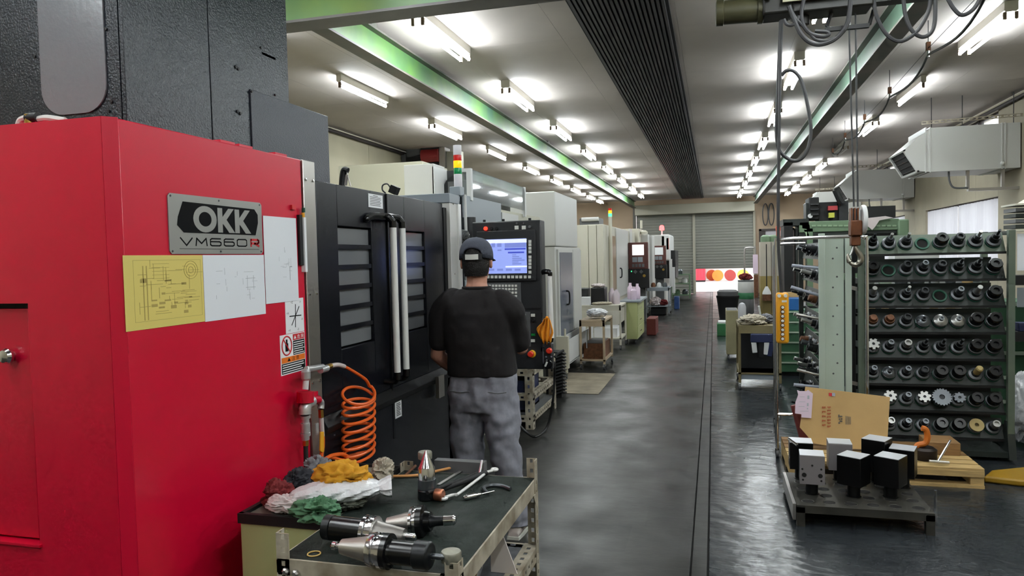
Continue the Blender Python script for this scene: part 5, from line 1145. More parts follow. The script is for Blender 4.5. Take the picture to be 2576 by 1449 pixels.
KIND['R'] = (hp((('flange', M_flr, FL), ('body', M_rust, [(0.037, 0.036), (0.035, 0.07)]), ('nut', M_rust, [(0.03, 0.07), (0.024, 0.10), (0.012, 0.10)]))), 'rusty brown tool holder')
KIND['P'] = (hp((('flange', M_flr, FL), ('body', M_hold, [(0.03, 0.036), (0.03, 0.07)]), ('post', M_holdw, [(0.017, 0.07), (0.017, 0.15)]))), 'tool holder with a bright round post')
KIND['T'] = (hp((('flange', M_flr, FL), ('body', M_hold, [(0.03, 0.036), (0.03, 0.06)]), ('tan_disc', M_tan, [(0.05, 0.06), (0.05, 0.072), (0.015, 0.072), (0.015, 0.06)]))), 'tool holder wearing a tan disc')
KIND['N'] = (hp((('flange', M_flr, FL), ('body', M_hold, [(0.03, 0.036), (0.03, 0.06)]), ('tan_sleeve', M_tan, [(0.024, 0.06), (0.024, 0.14), (0.016, 0.15)]))), 'tool holder with a tan sleeve')
g_ = hp((('flange', M_flr, FL), ('body', M_hold, [(0.034, 0.036), (0.03, 0.06)]))); gear(0.034, 0.046, 7, 0.06, 0.085, M_holdw, g_, 'face_mill'); KIND['F'] = (g_, 'tool holder with a bright toothed face mill')
g_ = hp((('flange', M_flr, FL), ('body', M_hold, [(0.034, 0.036), (0.03, 0.06)]))); gear(0.062, 0.069, 20, 0.05, 0.085, M_holdg, g_, 'side_mill'); KIND['G'] = (g_, 'tool holder with a large many-toothed side mill')
g_ = hp((('flange', M_flr, FL), ('body', M_hold, [(0.034, 0.036), (0.03, 0.06)]))); gear(0.034, 0.042, 9, 0.055, 0.085, M_holdg, g_, 'face_mill'); KIND['H'] = (g_, 'tool holder with a small grey toothed cutter')
LAY = ['LBB.KCBL', 'K.CSCLLK', 'PCBC.SPK', 'RRCADDKK', 'FSWLLLKK', 'SASCKKNK', ' FSFGHKK', ' WSSKKTW']
used = set()
def place(o, kind, loc, axis, label, group):
    o.location = loc; o.rotation_mode = 'QUATERNION'; o.rotation_quaternion = Vector(axis).to_track_quat('Z', 'Y'); o['label'] = label; o['group'] = group
def new_holder(k):
    if k in used: return copy_tree(KIND[k][0])
    used.add(k); return KIND[k][0]
for r, row in enumerate(LAY):
    for c, k in enumerate(row):
        base = Vector((xcol(c), YR, prow(r))) + PUP * 0.084
        if k != ' ':
            n = 22
            MB().lathe([(0.037, 0.001), (0.038, 0.009), (0.041, 0.012), (0.051, 0.012), (0.053, 0.009), (0.053, 0.0)], base, AXN, n, cap=False).build('socket_sleeve', M_sleeve, ra)
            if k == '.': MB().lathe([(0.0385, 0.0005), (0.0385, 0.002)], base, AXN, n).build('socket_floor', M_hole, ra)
        if k in ' .': continue
        place(new_holder(k), k, base, AXN, '%s, %s in %s row of dark rack' % (KIND[k][1], ORD[c], ORD[r]), 'tool holders in the dark green rack')
# ---- second rack, seen from its end panel
rb = thing('tool_rack', 'sage green tool rack with perforated end panel and tools poking out sideways', 'rack', (0.95, 6.9, 0))
BX(0.80, 0.845, 6.18, 6.22, 0.0, 1.735).build('end_post', M_rackg, rb, bevel=0.003)
ep = BX(0.845, 0.985, 6.205, 6.215, 0.02, 1.715).build('end_panel', M_rackg, rb)
BX(0.993, 1.038, 6.18, 6.22, 0.0, 1.72).build('end_post', M_rackg, rb, bevel=0.003)
BX(0.80, 1.04, 6.19, 6.21, 1.70, 1.72).build('end_cap', M_rackg, rb)
for k in range(14):
    MB().lathe([(0.0075, 0), (0.0075, 0.001)], ((0.905 if k % 2 else 0.935), 6.205, 1.62 - 0.057 * 2 * k * 1.0 + (0.03 if k % 2 else 0.0)), (0, -1, 0), 10).build('hole', M_consg, ep)
for y in (6.20, 7.6):
    BX(1.045, 1.075, y + 0.05, y + 0.09, 0, 1.7).build('rear_post', M_blk, rb)
BX(0.80, 0.84, 7.58, 7.62, 0, 1.72).build('end_post', M_rackd, rb)
for z in (1.3, 0.55): MB().obox((1.058, 6.2, z), (0.05, 0.004, 0.03), (0, R(14), 0)).build('slotted_tie', M_alu, rb)
axb = Vector((-math.cos(R(16)), -0.1, math.sin(R(16)))).normalized()
bk = 'LPCPSLRPKP'
for r in range(8):
    z = 1.60 - 0.2015 * r
    MB().ext([(0.83, 6.24, z - 0.07), (0.83, 7.58, z - 0.07), (0.86, 7.58, z + 0.07), (0.86, 6.24, z + 0.07)], (0.004, 0, 0)).build('socket_plate', M_rackd, rb)
    for j in range(3):
        k = bk[(r * 3 + j * 2) % len(bk)]
        place(new_holder(k), k, Vector((0.835, 6.34 + 0.3 * j + 0.07 * (r % 2), z)), axb, '%s poking from sage rack, %s row down, %s from end panel' % (KIND[k][1].split(' with ')[0], ORD[r], ORD[j]), 'tool holders in the sage green rack')
M_blueh = mat('pale_blue_plastic', (164, 170, 184), 0.45)
for k, (a, b_) in enumerate((((1992, 668), (2040, 676)), ((1990, 722), (2045, 745)), ((2003, 791), (2050, 803)), ((2005, 930), (2045, 945)), ((1997, 968), (2030, 973)))):
    p0, p1 = P(*a, y=6.27), P(*b_, y=6.27); p1.x = 0.83
    single(MB().tube([p0, p0.lerp(p1, 0.35), p0.lerp(p1, 0.36), p1], [0.014, 0.014, 0.011, 0.012], 12), 'boring_bar', M_blueh if k in (0, 1, 4) else M_steel, '%s bar at the edge of the sage rack, %s from the top' % ('pale blue' if k in (0, 1, 4) else 'steel', ORD[k]), 'bar', 'bars at the edge of the sage rack')
# ---- stainless guard frame
t = thing('guard_frame', 'bent stainless tube frame standing in front of the sage green rack', 'frame', (0.8, 6.4, 0))
fx = 0.46; fr = P(2181, 700, y=5.95).x
MB().tube(spline([(fx, 5.95, 0.04), (fx, 5.95, 0.9), (fx, 5.95, 1.63), (fx + 0.02, 5.95, 1.68), (fx + 0.07, 5.95, 1.695), (0.8, 5.95, 1.70), (fr - 0.07, 5.95, 1.70), (fr - 0.02, 5.95, 1.685), (fr, 5.95, 1.63), (fr, 5.95, 0.9), (fr, 5.95, 0.35)], 5), 0.0125, 12).build('front_hoop', M_chrome, t)
MB().tube(spline([(0.53, 7.05, 0.04), (0.53, 7.05, 0.9), (0.53, 7.05, 1.58), (0.55, 7.05, 1.65), (0.60, 7.05, 1.67), (0.80, 7.05, 1.67)], 5), 0.0125, 12).build('rear_hoop', M_chrome, t)
for z in (0.30, 1.69): MB().cyl((fx + 0.02, 5.96, z), (0.54, 7.04, z), 0.011, n=10).build('side_tube', M_chrome, t)
for p in ((fx, 5.95), (0.53, 7.05)): caster(p[0], p[1], t, 0.03)
MB().cyl((fx, 5.95, 0.34), (fr, 5.95, 0.34), 0.011, n=10).build('lower_tube', M_chrome, t)

# ================================================================ pallet with cardboard and lifting gear
pt = thing('pallet', 'pale wooden pallet on the floor in front of the racks', 'pallet', (1.1, 5.75, 0))
for k in range(6): BX(0.50, 1.71, 5.41 + k * 0.115, 5.41 + k * 0.115 + 0.095, 0.112, 0.132).build('deck_board', M_pallet if k < 3 else M_plt2, pt)
for x in (0.50, 1.06, 1.63): BX(x, x + 0.08, 5.415, 6.08, 0.02, 0.112).build('stringer', M_pallet, pt)
for k in range(3): BX(0.50, 1.71, 5.40 + k * 0.29, 5.49 + k * 0.29, 0.0, 0.02).build('bottom_board', M_pallet, pt)
BX(1.06, 1.71, 5.405, 5.42, 0.075, 0.115).build('front_fascia', M_pallet, pt)
YC = 5.68
cb = [P(a, b_, y=YC + 0.12 * (1 - (b_ - 975) / 158)) for a, b_ in ((2026, 973), (2239, 999), (2231, 1133), (2120, 1128), (2047, 1115), (2012, 1075))]
t = thing('cardboard_sheet', 'tan cardboard sheet propped up on the pallet with red lettering', 'cardboard', (cb[3].x, YC, cb[3].z))
MB().ext(cb, (0, 0.006, 0)).build('sheet', M_card, t)
def CB(px, py, d=0.008):
    f = (py - 975) / (1133 - 975); return P(px, py, y=YC + 0.12 * (1 - f) - d)
mb = MB()
def cbar(mb, x0, y0, x1, y1): mb.add([CB(x0, y0), CB(x0, y1), CB(x1, y1), CB(x1, y0)], [(0, 1, 2, 3)])
for cx_, n0 in ((2082, 7), (2069, 5)):
    for k in range(n0):
        yy = 1022 + k * (56 / n0); rr = random.Random(k + cx_)
        for j in range(3): cbar(mb, cx_ - 1 + j * 3.2, yy + rr.random(), cx_ + 1.2 + j * 3.2, yy + 3 + rr.random() * 3)
        cbar(mb, cx_ - 1, yy + 2, cx_ + 8, yy + 3.2)
mb.build('red_lettering', mat('faded_red_print', (176, 92, 56), 0.8), t, smooth=0)
mb = MB()
for k in range(5): cbar(mb, 2127 + k * 3, 1046 + k * 0.6, 2128.2 + k * 3, 1068)
for a in ((2109, 1043, 2112, 1050), (2113, 1046, 2119, 1049), (2110, 1053, 2114, 1056), (2112, 1058, 2119, 1061), (2109, 1062, 2113, 1066), (2116, 1052, 2119, 1056)): cbar(mb, *a)
mb.build('black_lettering', M_ink, t, smooth=0)
for c_, m_ in ((2089, M_inkr), (2097, M_blueh)): MB().add([CB(c_ - 4, 988), CB(c_ - 4, 996), CB(c_ + 4, 997), CB(c_ + 4, 989)], [(0, 1, 2, 3)]).build('mark', m_, t, smooth=0)
q = [(2005, 981), (2012, 984), (2028, 984), (2033, 981), (2045, 990), (2041, 1052), (2016, 1050), (2016, 1042), (2000, 1040), (2001, 1012), (2008, 993)]
o = single(MB().ext([CB(a, b_, 0.016) for a, b_ in q], (0, 0.004, 0)), 'pink_slip', M_pink, 'pink paper slip clipped to the corner of the cardboard', 'paper')
mb = MB()
for a in ((2012, 998, 2024, 999), (2010, 1010, 2026, 1011), (2009, 1022, 2024, 1023), (2031, 995, 2036, 1004), (2030, 1014, 2034, 1022), (2030, 1026, 2033, 1030), (2013, 1034, 2034, 1035)): mb.add([CB(a[0], a[1], 0.0172), CB(a[0], a[3], 0.0172), CB(a[2], a[3], 0.0172), CB(a[2], a[1], 0.0172)], [(0, 1, 2, 3)])
mb.build('print', M_inkl, o, smooth=0)
t = thing('hand_pump', 'red hydraulic hand pump leaning beside the cardboard on the pallet', 'pump', (0.62, 5.95, 0.132))
MB().tube([(0.66, 5.9, 0.132), (0.585, 5.92, 0.42)], [0.035, 0.03], 12).build('cylinder', mat('pump_red', (128, 62, 60), 0.5), t)
MB().obox((0.63, 5.95, 0.42), (0.05, 0.05, 0.16), (0, R(14), 0)).build('handle_block', M_blk, t)
t = single(MB().tube(spline([(0.6, 5.8, 0.14), (0.56, 5.72, 0.17), (0.62, 5.66, 0.20), (0.57, 5.6, 0.16)], 5), 0.015, 8), 'shackle', M_chrome, 'small bright shackle lying at the foot of the cardboard', 'shackle')
single(MB().cyl(P(1984, 1104, z=0.386), P(2006, 1120, z=0.384), 0.008, n=8), 'steel_pin', M_chrome, 'slim bright pin lying across the corner machined block', 'pin')
zt = 0.132
t = thing('lifting_magnet', 'orange lifting hook on a dark round magnet on the pallet', 'lifting hook', (1.40, 5.6, zt))
MB().lathe([(0.075, 0), (0.08, 0.01), (0.08, 0.07), (0.06, 0.085)], (1.40, 5.60, zt), (0, 0, 1), 24).build('magnet_body', mat('dark_iron', (46, 38, 34), 0.5, 0.4), t)
MB().tube(spline([(1.34, 5.58, zt + 0.06), (1.355, 5.58, zt + 0.10), (1.40, 5.58, zt + 0.115), (1.415, 5.58, zt + 0.16), (1.405, 5.58, zt + 0.21), (1.38, 5.58, zt + 0.22)], 5), 0.02, 10).build('hook', mat('orange_paint', (204, 112, 36), 0.45), t)
t = thing('tee_bar', 'bright steel tee handle lying on the pallet', 'handle', (1.44, 5.48, zt))
MB().cyl(P(2337, 1160, y=5.45), P(2388, 1164, y=5.45), 0.010, n=10).build('cross_bar', M_steel, t)
MB().cyl(P(2360, 1161, y=5.45), P(2391, 1108, y=5.60), 0.008, n=10).build('shank', M_chrome, t)
single(BX(1.45, 1.66, 5.72, 5.95, zt, zt + 0.09), 'wood_block', M_plt2, 'old wooden block resting on the pallet', 'block', bevel=0.004)
single(MB().ext([(1.75, 5.55, 0.0), (1.95, 5.50, 0.0), (2.5, 5.52, 0.0), (2.9, 5.7, 0.0), (2.9, 6.1, 0.0), (2.3, 6.05, 0.0), (2.1, 5.85, 0.0), (1.85, 5.72, 0.0)], (0, 0, 0.045)), 'yellow_ramp', mat('yellow_floor_paint', (150, 114, 14), 0.5), 'curved yellow metal ramp on the floor beside the rack foot', 'ramp', bevel=0.012)

# ================================================================ low stand with machined blocks
bs = thing('block_stand', 'low dark steel stand with a perforated top plate', 'stand', (0.8, 4.8, 0))
bx0, bx1, by0, by1, bz_ = 0.45, 1.17, 4.46, 5.12, 0.125
M_std = mat('dark_steel', (66, 64, 58), 0.5, 0.4, var=(9, 0.2))
BX(bx0, bx1, by0, by1, bz_ - 0.012, bz_).build('top_plate', M_std, bs)
for y in (by0, by1 - 0.02): BX(bx0, bx1, y, y + 0.02, bz_ - 0.045, bz_ - 0.012).build('side_rail', M_std, bs)
for x in (bx0, bx1 - 0.02): BX(x, x + 0.02, by0, by1, bz_ - 0.045, bz_ - 0.012).build('side_rail', M_std, bs)
for x in (bx0, bx1 - 0.045):
    for y in (by0, by1 - 0.04): BX(x, x + 0.045, y, y + 0.04, 0, bz_ - 0.012).build('leg', M_std, bs)
BX(bx0 - 0.02, bx0 - 0.002, by0 + 0.02, by1, 0.03, bz_ + 0.0).build('end_plate', M_alu, bs)
BLK = [(0.560, 4.70, 4), (0.530, 5.00, 2), (0.765, 5.02, 3), (0.795, 4.70, 33), (0.985, 5.02, 30), (1.00, 4.72, 32), (1.115, 4.93, 20)]
for i in range(6):
    for j in range(5):
        x = bx0 + 0.07 + i * 0.117; y = by0 + 0.08 + j * 0.125
        if any(abs(x - b[0]) < 0.05 and abs(y - b[1]) < 0.05 for b in BLK): continue
        h_ = MB().lathe([(0.036, 0.0008), (0.034, 0.0022), (0.032, 0.0008)], (x, y, bz_), (0, 0, 1), 18).build('hole_rim', M_std, bs)
        MB().lathe([(0.032, 0.0), (0.032, 0.0009)], (x, y, bz_), (0, 0, 1), 18).build('hole', M_hole, h_)
M_oxide = mat('black_oxide', (11, 11, 12), 0.3, 0.2); M_mach = mat('milled_steel', (236, 236, 240), 0.3, 0.35); M_mgry = mat('milled_grey', (150, 144, 146), 0.4, 0.4)
nmb = ['grey faced block with drilled holes at the front corner of the stand', 'dark block with bright top behind the drilled block', 'bright block standing behind the middle of the stand', 'black block set cornerwise in the middle of the stand', 'tall black block behind the cornerwise blocks', 'black block set cornerwise nearer the pallet side', 'black block at the pallet end of the stand']
for i, (x, y, a) in enumerate(BLK):
    t = thing('machined_block', nmb[i], 'block', (x, y, bz_), 'machined blocks on the stand', (0, 0, R(-a)), local=True)
    w_, h0, h1 = 0.070, 0.075, 0.25 + (0.03 if i == 4 else 0)
    BX(-w_, w_, -w_, w_, h0, h1 - 0.003).build('body', M_mgry if i == 2 else M_oxide, t, bevel=0.002)
    BX(-w_ + 0.001, w_ - 0.001, -w_ + 0.001, w_ - 0.001, h1 - 0.003, h1).build('milled_top', M_mach, t)
    MB().lathe([(0.042, 0.0), (0.042, 0.004), (0.036, 0.005), (0.036, h0)], n=22).build('spigot', M_oxide, t)
    MB().lathe([(0.012, -0.10), (0.012, -0.012)], n=10).build('pin', M_chrome, t)
    if i == 0:
        fc = BX(-w_, w_, -w_ - 0.003, -w_, h0, h1 - 0.003).build('drilled_face', M_mgry, t)
        for hx, hz, hr in ((0.0, 0.19, 0.006), (-0.045, 0.13, 0.013), (0.045, 0.13, 0.013), (-0.055, 0.165, 0.006), (0.05, 0.17, 0.006), (-0.052, 0.10, 0.006), (0.05, 0.10, 0.006)): MB().lathe([(hr, 0), (hr, 0.001)], (hx, -w_ - 0.003, hz), (0, -1, 0), 14).build('drilled_hole', M_hole, fc)
single(MB().cyl((1.30, 4.95, 0), (1.30, 4.95, 0.11), 0.009, n=8), 'steel_pin', M_chrome, 'bright pin standing on the floor beyond the block stand', 'pin')

# ================================================================ hoist, hook, pendant and cables
HY = 5.09
def Hh(px, py, y=HY): return P(px, py, y=y)
t = thing('chain_hoist', 'dark electric wire hoist with olive motor hanging from the girder', 'hoist', Hh(2050, 20))
a, b_ = Hh(1800, 34), Hh(1918, 25); d = b_ - a; L = d.length
MB().lathe([(0.06, 0), (0.083, 0.006), (0.083, 0.05), (0.076, 0.055), (0.076, L * 0.9), (0.088, L * 0.9), (0.088, L)], a, d, 26).build('motor', M_olive, t)
MB().box(Hh(1916, 20).x, Hh(1992, 20).x, HY - 0.10, HY + 0.10, Hh(1950, 46).z, 3.36).build('gearbox', M_hoist, t, bevel=0.015)
MB().box(Hh(1964, 20).x, Hh(2160, 20).x, HY - 0.14, HY - 0.12, Hh(2030, 16).z, 3.36).build('side_plate', M_hoisty, t)
MB().box(Hh(1990, 20).x, Hh(2190, 20).x, HY - 0.10, HY + 0.10, Hh(2100, 33).z, 3.34).build('drum_case', M_hoist, t, bevel=0.01)
MB().cyl((Hh(2000, 20).x, HY, 3.24), (Hh(2190, 20).x, HY, 3.24), 0.075, n=22).build('drum', M_hoist, t)
MB().box(Hh(2150, 0).x, Hh(2420, 0).x, HY - 0.05, HY + 0.05, Hh(2250, 6).z, Hh(2250, -14).z).build('trolley_bar', M_hoist, t)
for x in (0.35, 0.95):
    MB().box(x - 0.02, x + 0.02, HY - 0.13, HY - 0.115, 3.2, 3.56).box(x - 0.02, x + 0.02, HY + 0.115, HY + 0.13, 3.2, 3.56).build('hanger', M_hoist, t)
    for s in (-1, 1): MB().cyl((x, HY + s * 0.06, 3.475), (x, HY + s * 0.115, 3.475), 0.03, n=14).build('trolley_wheel', M_hoist, t)
MB().tube([Hh(2093, 28), Hh(2080, 66), Hh(2086, 72), Hh(2180, 66), Hh(2188, 60), Hh(2198, 25)], 0.012, 8).build('limit_bracket', M_blk, t)
MB().box(Hh(2076, 70).x, Hh(2186, 70).x, HY - 0.015, HY + 0.015, Hh(2130, 75).z, Hh(2130, 65).z).build('limit_bar', M_blk, t)
MB().cyl(Hh(2136, 74), Hh(2136, 56), 0.012, n=10).build('rope_socket', M_holdw, t)
MB().cyl(Hh(2022, 62), Hh(2022, 40), 0.035, n=12).build('limit_switch', M_hoist, t)
for nm, pts, r_ in (('main loop of grey cable', [(1985, 15), (2000, 55), (2015, 85), (2035, 105), (2060, 112), (2090, 104), (2115, 85), (2133, 55), (2140, 0)], 0.014),
                    ('inner loop of grey cable', [(2022, 0), (2016, 35), (2022, 65), (2040, 85), (2068, 92), (2084, 88), (2080, 80), (2050, 78)], 0.012),
                    ('slack loop of grey cable', [(1992, 30), (2005, 50), (2035, 80), (2050, 98), (2075, 103), (2100, 95)], 0.010),
                    ('short black loop of cable', [(1972, 48), (1978, 60), (1990, 64), (2004, 56), (2010, 40)], 0.010)):
    single(MB().tube(spline([Hh(x, y, HY - 0.17) for x, y in pts], 6), r_, 8), 'hoist_cable', M_cable, '%s slung below the hoist motor' % nm, 'cable', 'hoist cables')
for k, pts in enumerate(([(2198, -12), (2203, 35), (2225, 80), (2252, 102), (2278, 100), (2310, 75), (2335, 30), (2341, -12)], [(2272, -12), (2278, 40), (2295, 78), (2320, 93), (2342, 82), (2352, 50), (2353, -12)], [(2380, -12), (2398, 20), (2420, 38), (2448, 24), (2470, -10)])):
    single(MB().tube(spline([Hh(x, y, HY - 0.08) for x, y in pts], 6), 0.012, 8), 'festoon_cable', M_cable, ('first', 'second', 'third')[k] + ' hanging festoon loop along the trolley bar past the hoist', 'cable', 'festoon loops')
t = single(MB().tube(spline([Hh(x, y, HY - 0.08) for x, y in ((1964, 52), (1961, 120), (1956, 250), (1953, 335), (1962, 380), (1990, 403), (2015, 400), (2033, 372), (2040, 325), (2031, 262), (2016, 205), (1998, 180), (1978, 178), (1966, 190))], 6), 0.011, 8), 'pendant_cable', M_cable, 'long spare loop of pendant cable tied up under the hoist', 'cable')
t = single(MB().tube(spline([Hh(x, y, HY - 0.1) for x, y in ((1967, 50), (1963, 150), (1959, 400), (1958, 600), (1966, 738))], 6), 0.010, 8), 'pendant_cable', M_cable, 'straight grey cable dropping from the hoist to the yellow pendant', 'cable')
pd = thing('pendant_control', 'yellow crane pendant with a column of push buttons', 'pendant', Hh(1968, 862, HY - 0.1))
p0, p1 = Hh(1952, 736, HY - 0.1), Hh(1984, 863, HY - 0.1)
BX(p0.x, p1.x, HY - 0.14, HY - 0.06, p1.z, p0.z).build('case', M_pend, pd, bevel=0.014)
for k in range(8): bb = MB().lathe([(0.013, 0), (0.013, 0.01)], Hh(1968.5, 773 + k * 11.3, HY - 0.14), (0, -1, 0), 14).build('button_collar', M_rust, pd); MB().lathe([(0.009, 0.01), (0.009, 0.016), (0.007, 0.018)], Hh(1968.5, 773 + k * 11.3, HY - 0.14), (0, -1, 0), 12).build('button', M_key, bb)
for q in (1960, 1976): MB().lathe([(0.011, 0), (0.011, 0.012)], Hh(q, 744, HY - 0.14), (0, -1, 0), 12).build('key_switch', M_key, pd)
BX(Hh(1962, 755).x, Hh(1974, 755).x, HY - 0.142, HY - 0.139, Hh(1968, 757).z, Hh(1968, 752).z).build('label_strip', M_key, pd)
# hook block
hb = thing('hook_block', 'brown pulley block with polished steel hook on two wire ropes', 'hook', Hh(2152, 668))
MB().cyl(Hh(2136, 74), Hh(2148, 520), 0.0055, n=8).build('wire_rope', M_cable, hb)
MB().cyl(Hh(2152, 30), Hh(2158, 520), 0.0055, n=8).build('wire_rope', M_cable, hb)
MB().box(Hh(2137, 580).x, Hh(2166, 580).x, HY - 0.05, HY + 0.05, Hh(2150, 594).z, Hh(2150, 555).z).build('block_case', M_hookb, hb, bevel=0.008)
for q in (2140, 2148, 2156): MB().box(Hh(q, 530).x - 0.004, Hh(q, 530).x + 0.004, HY - 0.04, HY + 0.04, Hh(q, 556).z, Hh(q, 524).z).build('cheek_plate', M_hookb, hb)
MB().lathe([(0.09, 0), (0.095, 0.008), (0.095, 0.02), (0.09, 0.026)], (Hh(2166, 560).x, HY, Hh(2166, 553).z), (1, 0, 0), 28).build('sheave', M_white, hb)
MB().box(Hh(2139, 600).x, Hh(2163, 600).x, HY - 0.035, HY + 0.035, Hh(2150, 618).z, Hh(2150, 594).z).build('swivel', M_hookb, hb, bevel=0.005)
MB().cyl(Hh(2146, 606), Hh(2160, 606), 0.014, n=10).build('swivel_pin', M_chrome, hb)
hpts = [(2151, 616), (2152, 624), (2160, 636), (2166, 648), (2164, 659), (2155, 666), (2145, 665), (2137, 658), (2133, 646), (2133, 638)]
n = len(spline([Hh(*p) for p in hpts], 4)); rr = [0.010 + 0.008 * math.sin(math.pi * min(1, i / (n - 1) * 1.25)) if i < n * 0.75 else max(0.004, 0.018 * (1 - (i - n * 0.75) / (n * 0.28))) for i in range(n)]
MB().tube(spline([Hh(*p) for p in hpts], 4), rr, 12).build('hook', M_hook, hb)
MB().tube([Hh(2148, 618), Hh(2143, 634), Hh(2139, 642)], 0.006, 8).build('safety_latch', M_holdw, hb)
# festoon wire with clips beside the windows
pz_ = lambda px, py: P(px, py, z=3.5)
wire = [pz_(2480, -20), pz_(2335, 130), pz_(2238, 238), pz_(2175, 303), pz_(2126, 348), pz_(2095, 385)]
t = thing('festoon_line', 'black power cable swagged from clips on a wire along the windows', 'cable', (2.1, 10, 3.2))
swag = []
for i in range(len(wire) - 1):
    a, b_ = wire[i], wire[i + 1]
    for j in range(9): f = j / 9; swag.append(a.lerp(b_, f) + Vector((0, 0, -0.03 - 0.42 * f * (1 - f) * (1.4 - f))))
MB().tube(swag + [wire[-1]], 0.012, 8).build('swag_cable', M_cabk, t)
MB().tube([w_ + Vector((0, 0, 0.03)) for w_ in wire], 0.003, 6).build('messenger_wire', M_cable, t)
for w_ in wire[1:]: MB().box(w_.x - 0.018, w_.x + 0.018, w_.y - 0.02, w_.y + 0.02, w_.z + 0.01, w_.z + 0.09).build('clip', M_rust, t); MB().cyl(w_ + Vector((0, 0, -0.05)), w_ + Vector((0, 0, 0.01)), 0.012, n=8).build('clip_tail', M_holdw, t); MB().cyl(w_ + Vector((0, 0, 0.09)), (w_.x, w_.y, ZC - 0.002), 0.004, n=6).build('drop_rod', M_cable, t)

# ================================================================ warm air ducts on the window wall
def air_duct(y, label):
    t = thing('air_duct', label, 'duct', (3.6, y, 2.74))
    z0, z1, dp = 2.72, 3.36, 0.95
    BX(3.08, X1 - 0.02, y, y + dp, z0, z1).build('trunk', M_crmlt, t)
    n0, n1 = Vector((2.745, y, 3.07)), Vector((2.94, y, 2.735))
    MB().ext([(3.08, y, z0), (3.08, y, z1), n0, n1], (0, dp, 0)).build('elbow', M_crmlt, t)
    ax_ = (n0 - n1).normalized(); nrm = Vector((-ax_.z, 0, ax_.x)).normalized()
    if nrm.x > 0: nrm = -nrm
    c = (n0 + n1) / 2; L = (n0 - n1).length
    for (u0, u1, v0, v1) in ((-0.5, 0.5, 0, 0.06), (-0.5, 0.5, 0.94, 1.0), (-0.5, -0.44, 0, 1), (0.44, 0.5, 0, 1)):
        q = [c + ax_ * L * a + Vector((0, dp * b_, 0)) for a, b_ in ((u0, v0), (u1, v0), (u1, v1), (u0, v1))]; MB().ext(q, nrm * 0.03).build('mouth_frame', M_crmlt, t)
    MB().ext([c + ax_ * L * a + Vector((0, dp * b_, 0)) for a, b_ in ((-0.44, 0.06), (0.44, 0.06), (0.44, 0.94), (-0.44, 0.94))], nrm * 0.004).build('mouth', M_blk, t)
    for k in range(4): MB().ext([c + ax_ * L * (-0.36 + k * 0.2 + e) + Vector((0, dp * b_, 0)) for e, b_ in ((0, 0.06), (0.015, 0.06), (0.015, 0.94), (0, 0.94))], nrm * 0.02).build('louvre', M_blkg, t)
    for x in (3.02, 3.08, 4.0, 4.04): BX(x - 0.008, x + 0.008, y - 0.01, y + dp + 0.01, z0 - 0.01, z1 + 0.01).build('joint_flange', M_crmlt, t)
    sl_ = MB(); slotted(sl_, (2.96, y - 0.02, z1 + 0.10), (1, 0, 0.02), (0, 0, -1), 1.4, 0.05, hw=0.02, hl=0.05, pitch=0.08); sl_.build('slotted_hanger', M_angle, t)
    for x in (3.1, 3.5, 4.15): MB().cyl((x, y + 0.02, z1), (x, y + 0.02, ZC), 0.006, n=6).build('hanger_rod', M_cable, t)
    for x in (3.6, 4.05): BX(x - 0.02, x + 0.02, y + 0.1, y + 0.14, 2.45, z0).build('bracket', M_alu, t)
    BX(3.6, X1, y + 0.08, y + 0.16, 2.42, 2.46).build('bracket', M_alu, t)
    MB().tube(spline([(3.35, y + 0.1, z0), (3.36, y + 0.1, 2.58), (3.42, y + 0.1, 2.48), (3.6, y + 0.1, 2.47)], 5), 0.014, 8).build('drain_hose', M_consg, t)
    MB().ball((4.0, y - 0.02, 2.79), 0.03, 10, 6).build('valve_knob', M_white, t)
air_duct(12.0, 'white air duct with dark louvred mouth close to the window wall'); air_duct(17.7, 'white air duct hanging over the green milling machine'); air_duct(23.6, 'farther white air duct near the end of the hall'.replace('farther', 'third'))

# ================================================================ green milling machine behind the racks
YM = 10.4
mm = thing('milling_machine', 'old green milling machine with dark motors behind the tool racks', 'machine', (1.7, YM + 0.4, 0))
def Q(px, py): return P(px, py, y=YM)
def qbox(nm, px0, py0, px1, py1, m_, d0=0.0, d1=0.5, bevel=0.0): a, b_ = Q(px0, py0), Q(px1, py1); return BX(a.x, b_.x, YM + d0, YM + d1, b_.z, a.z).build(nm, m_, mm, bevel)
qbox('overarm', 2010, 558, 2262, 578, M_mchg, 0, 0.5, 0.01); qbox('overarm_lower', 2010, 578, 2256, 586, M_rackd, 0.02, 0.5)
for k in range(16): qbox('rib', 2042 + k * 13.5, 566, 2052 + k * 13.5, 570, mat('mill_green_light', (136, 162, 130), 0.5), -0.012, 0.0)
qbox('dark_underside', 2030, 586, 2262, 612, M_blk, 0.05, 0.5)
qbox('end_housing', 2258, 552, 2286, 640, M_mchg, -0.03, 0.5, 0.02); qbox('green_post', 2030, 575, 2046, 770, M_mchg, 0.0, 0.2); qbox('dark_post', 1972, 560, 1996, 780, M_blk, 0.0, 0.5); qbox('grey_post', 2002, 575, 2010, 780, M_rackd, 0.05, 0.2)
qbox('upper_bracket', 1970, 552, 2035, 566, M_rackd, 0, 0.5)
MB().ext([Q(2018, 565), Q(2037, 565), Q(2037, 578), Q(2018, 574)], (0, 0.3, 0)).build('cheek', MATS['mill_green_light'], mm)
MB().ext([Q(2022, 578), Q(2030, 578), Q(2038, 600), Q(2031, 600)], (0, 0.1, 0)).build('strut', MATS['mill_green_light'], mm)
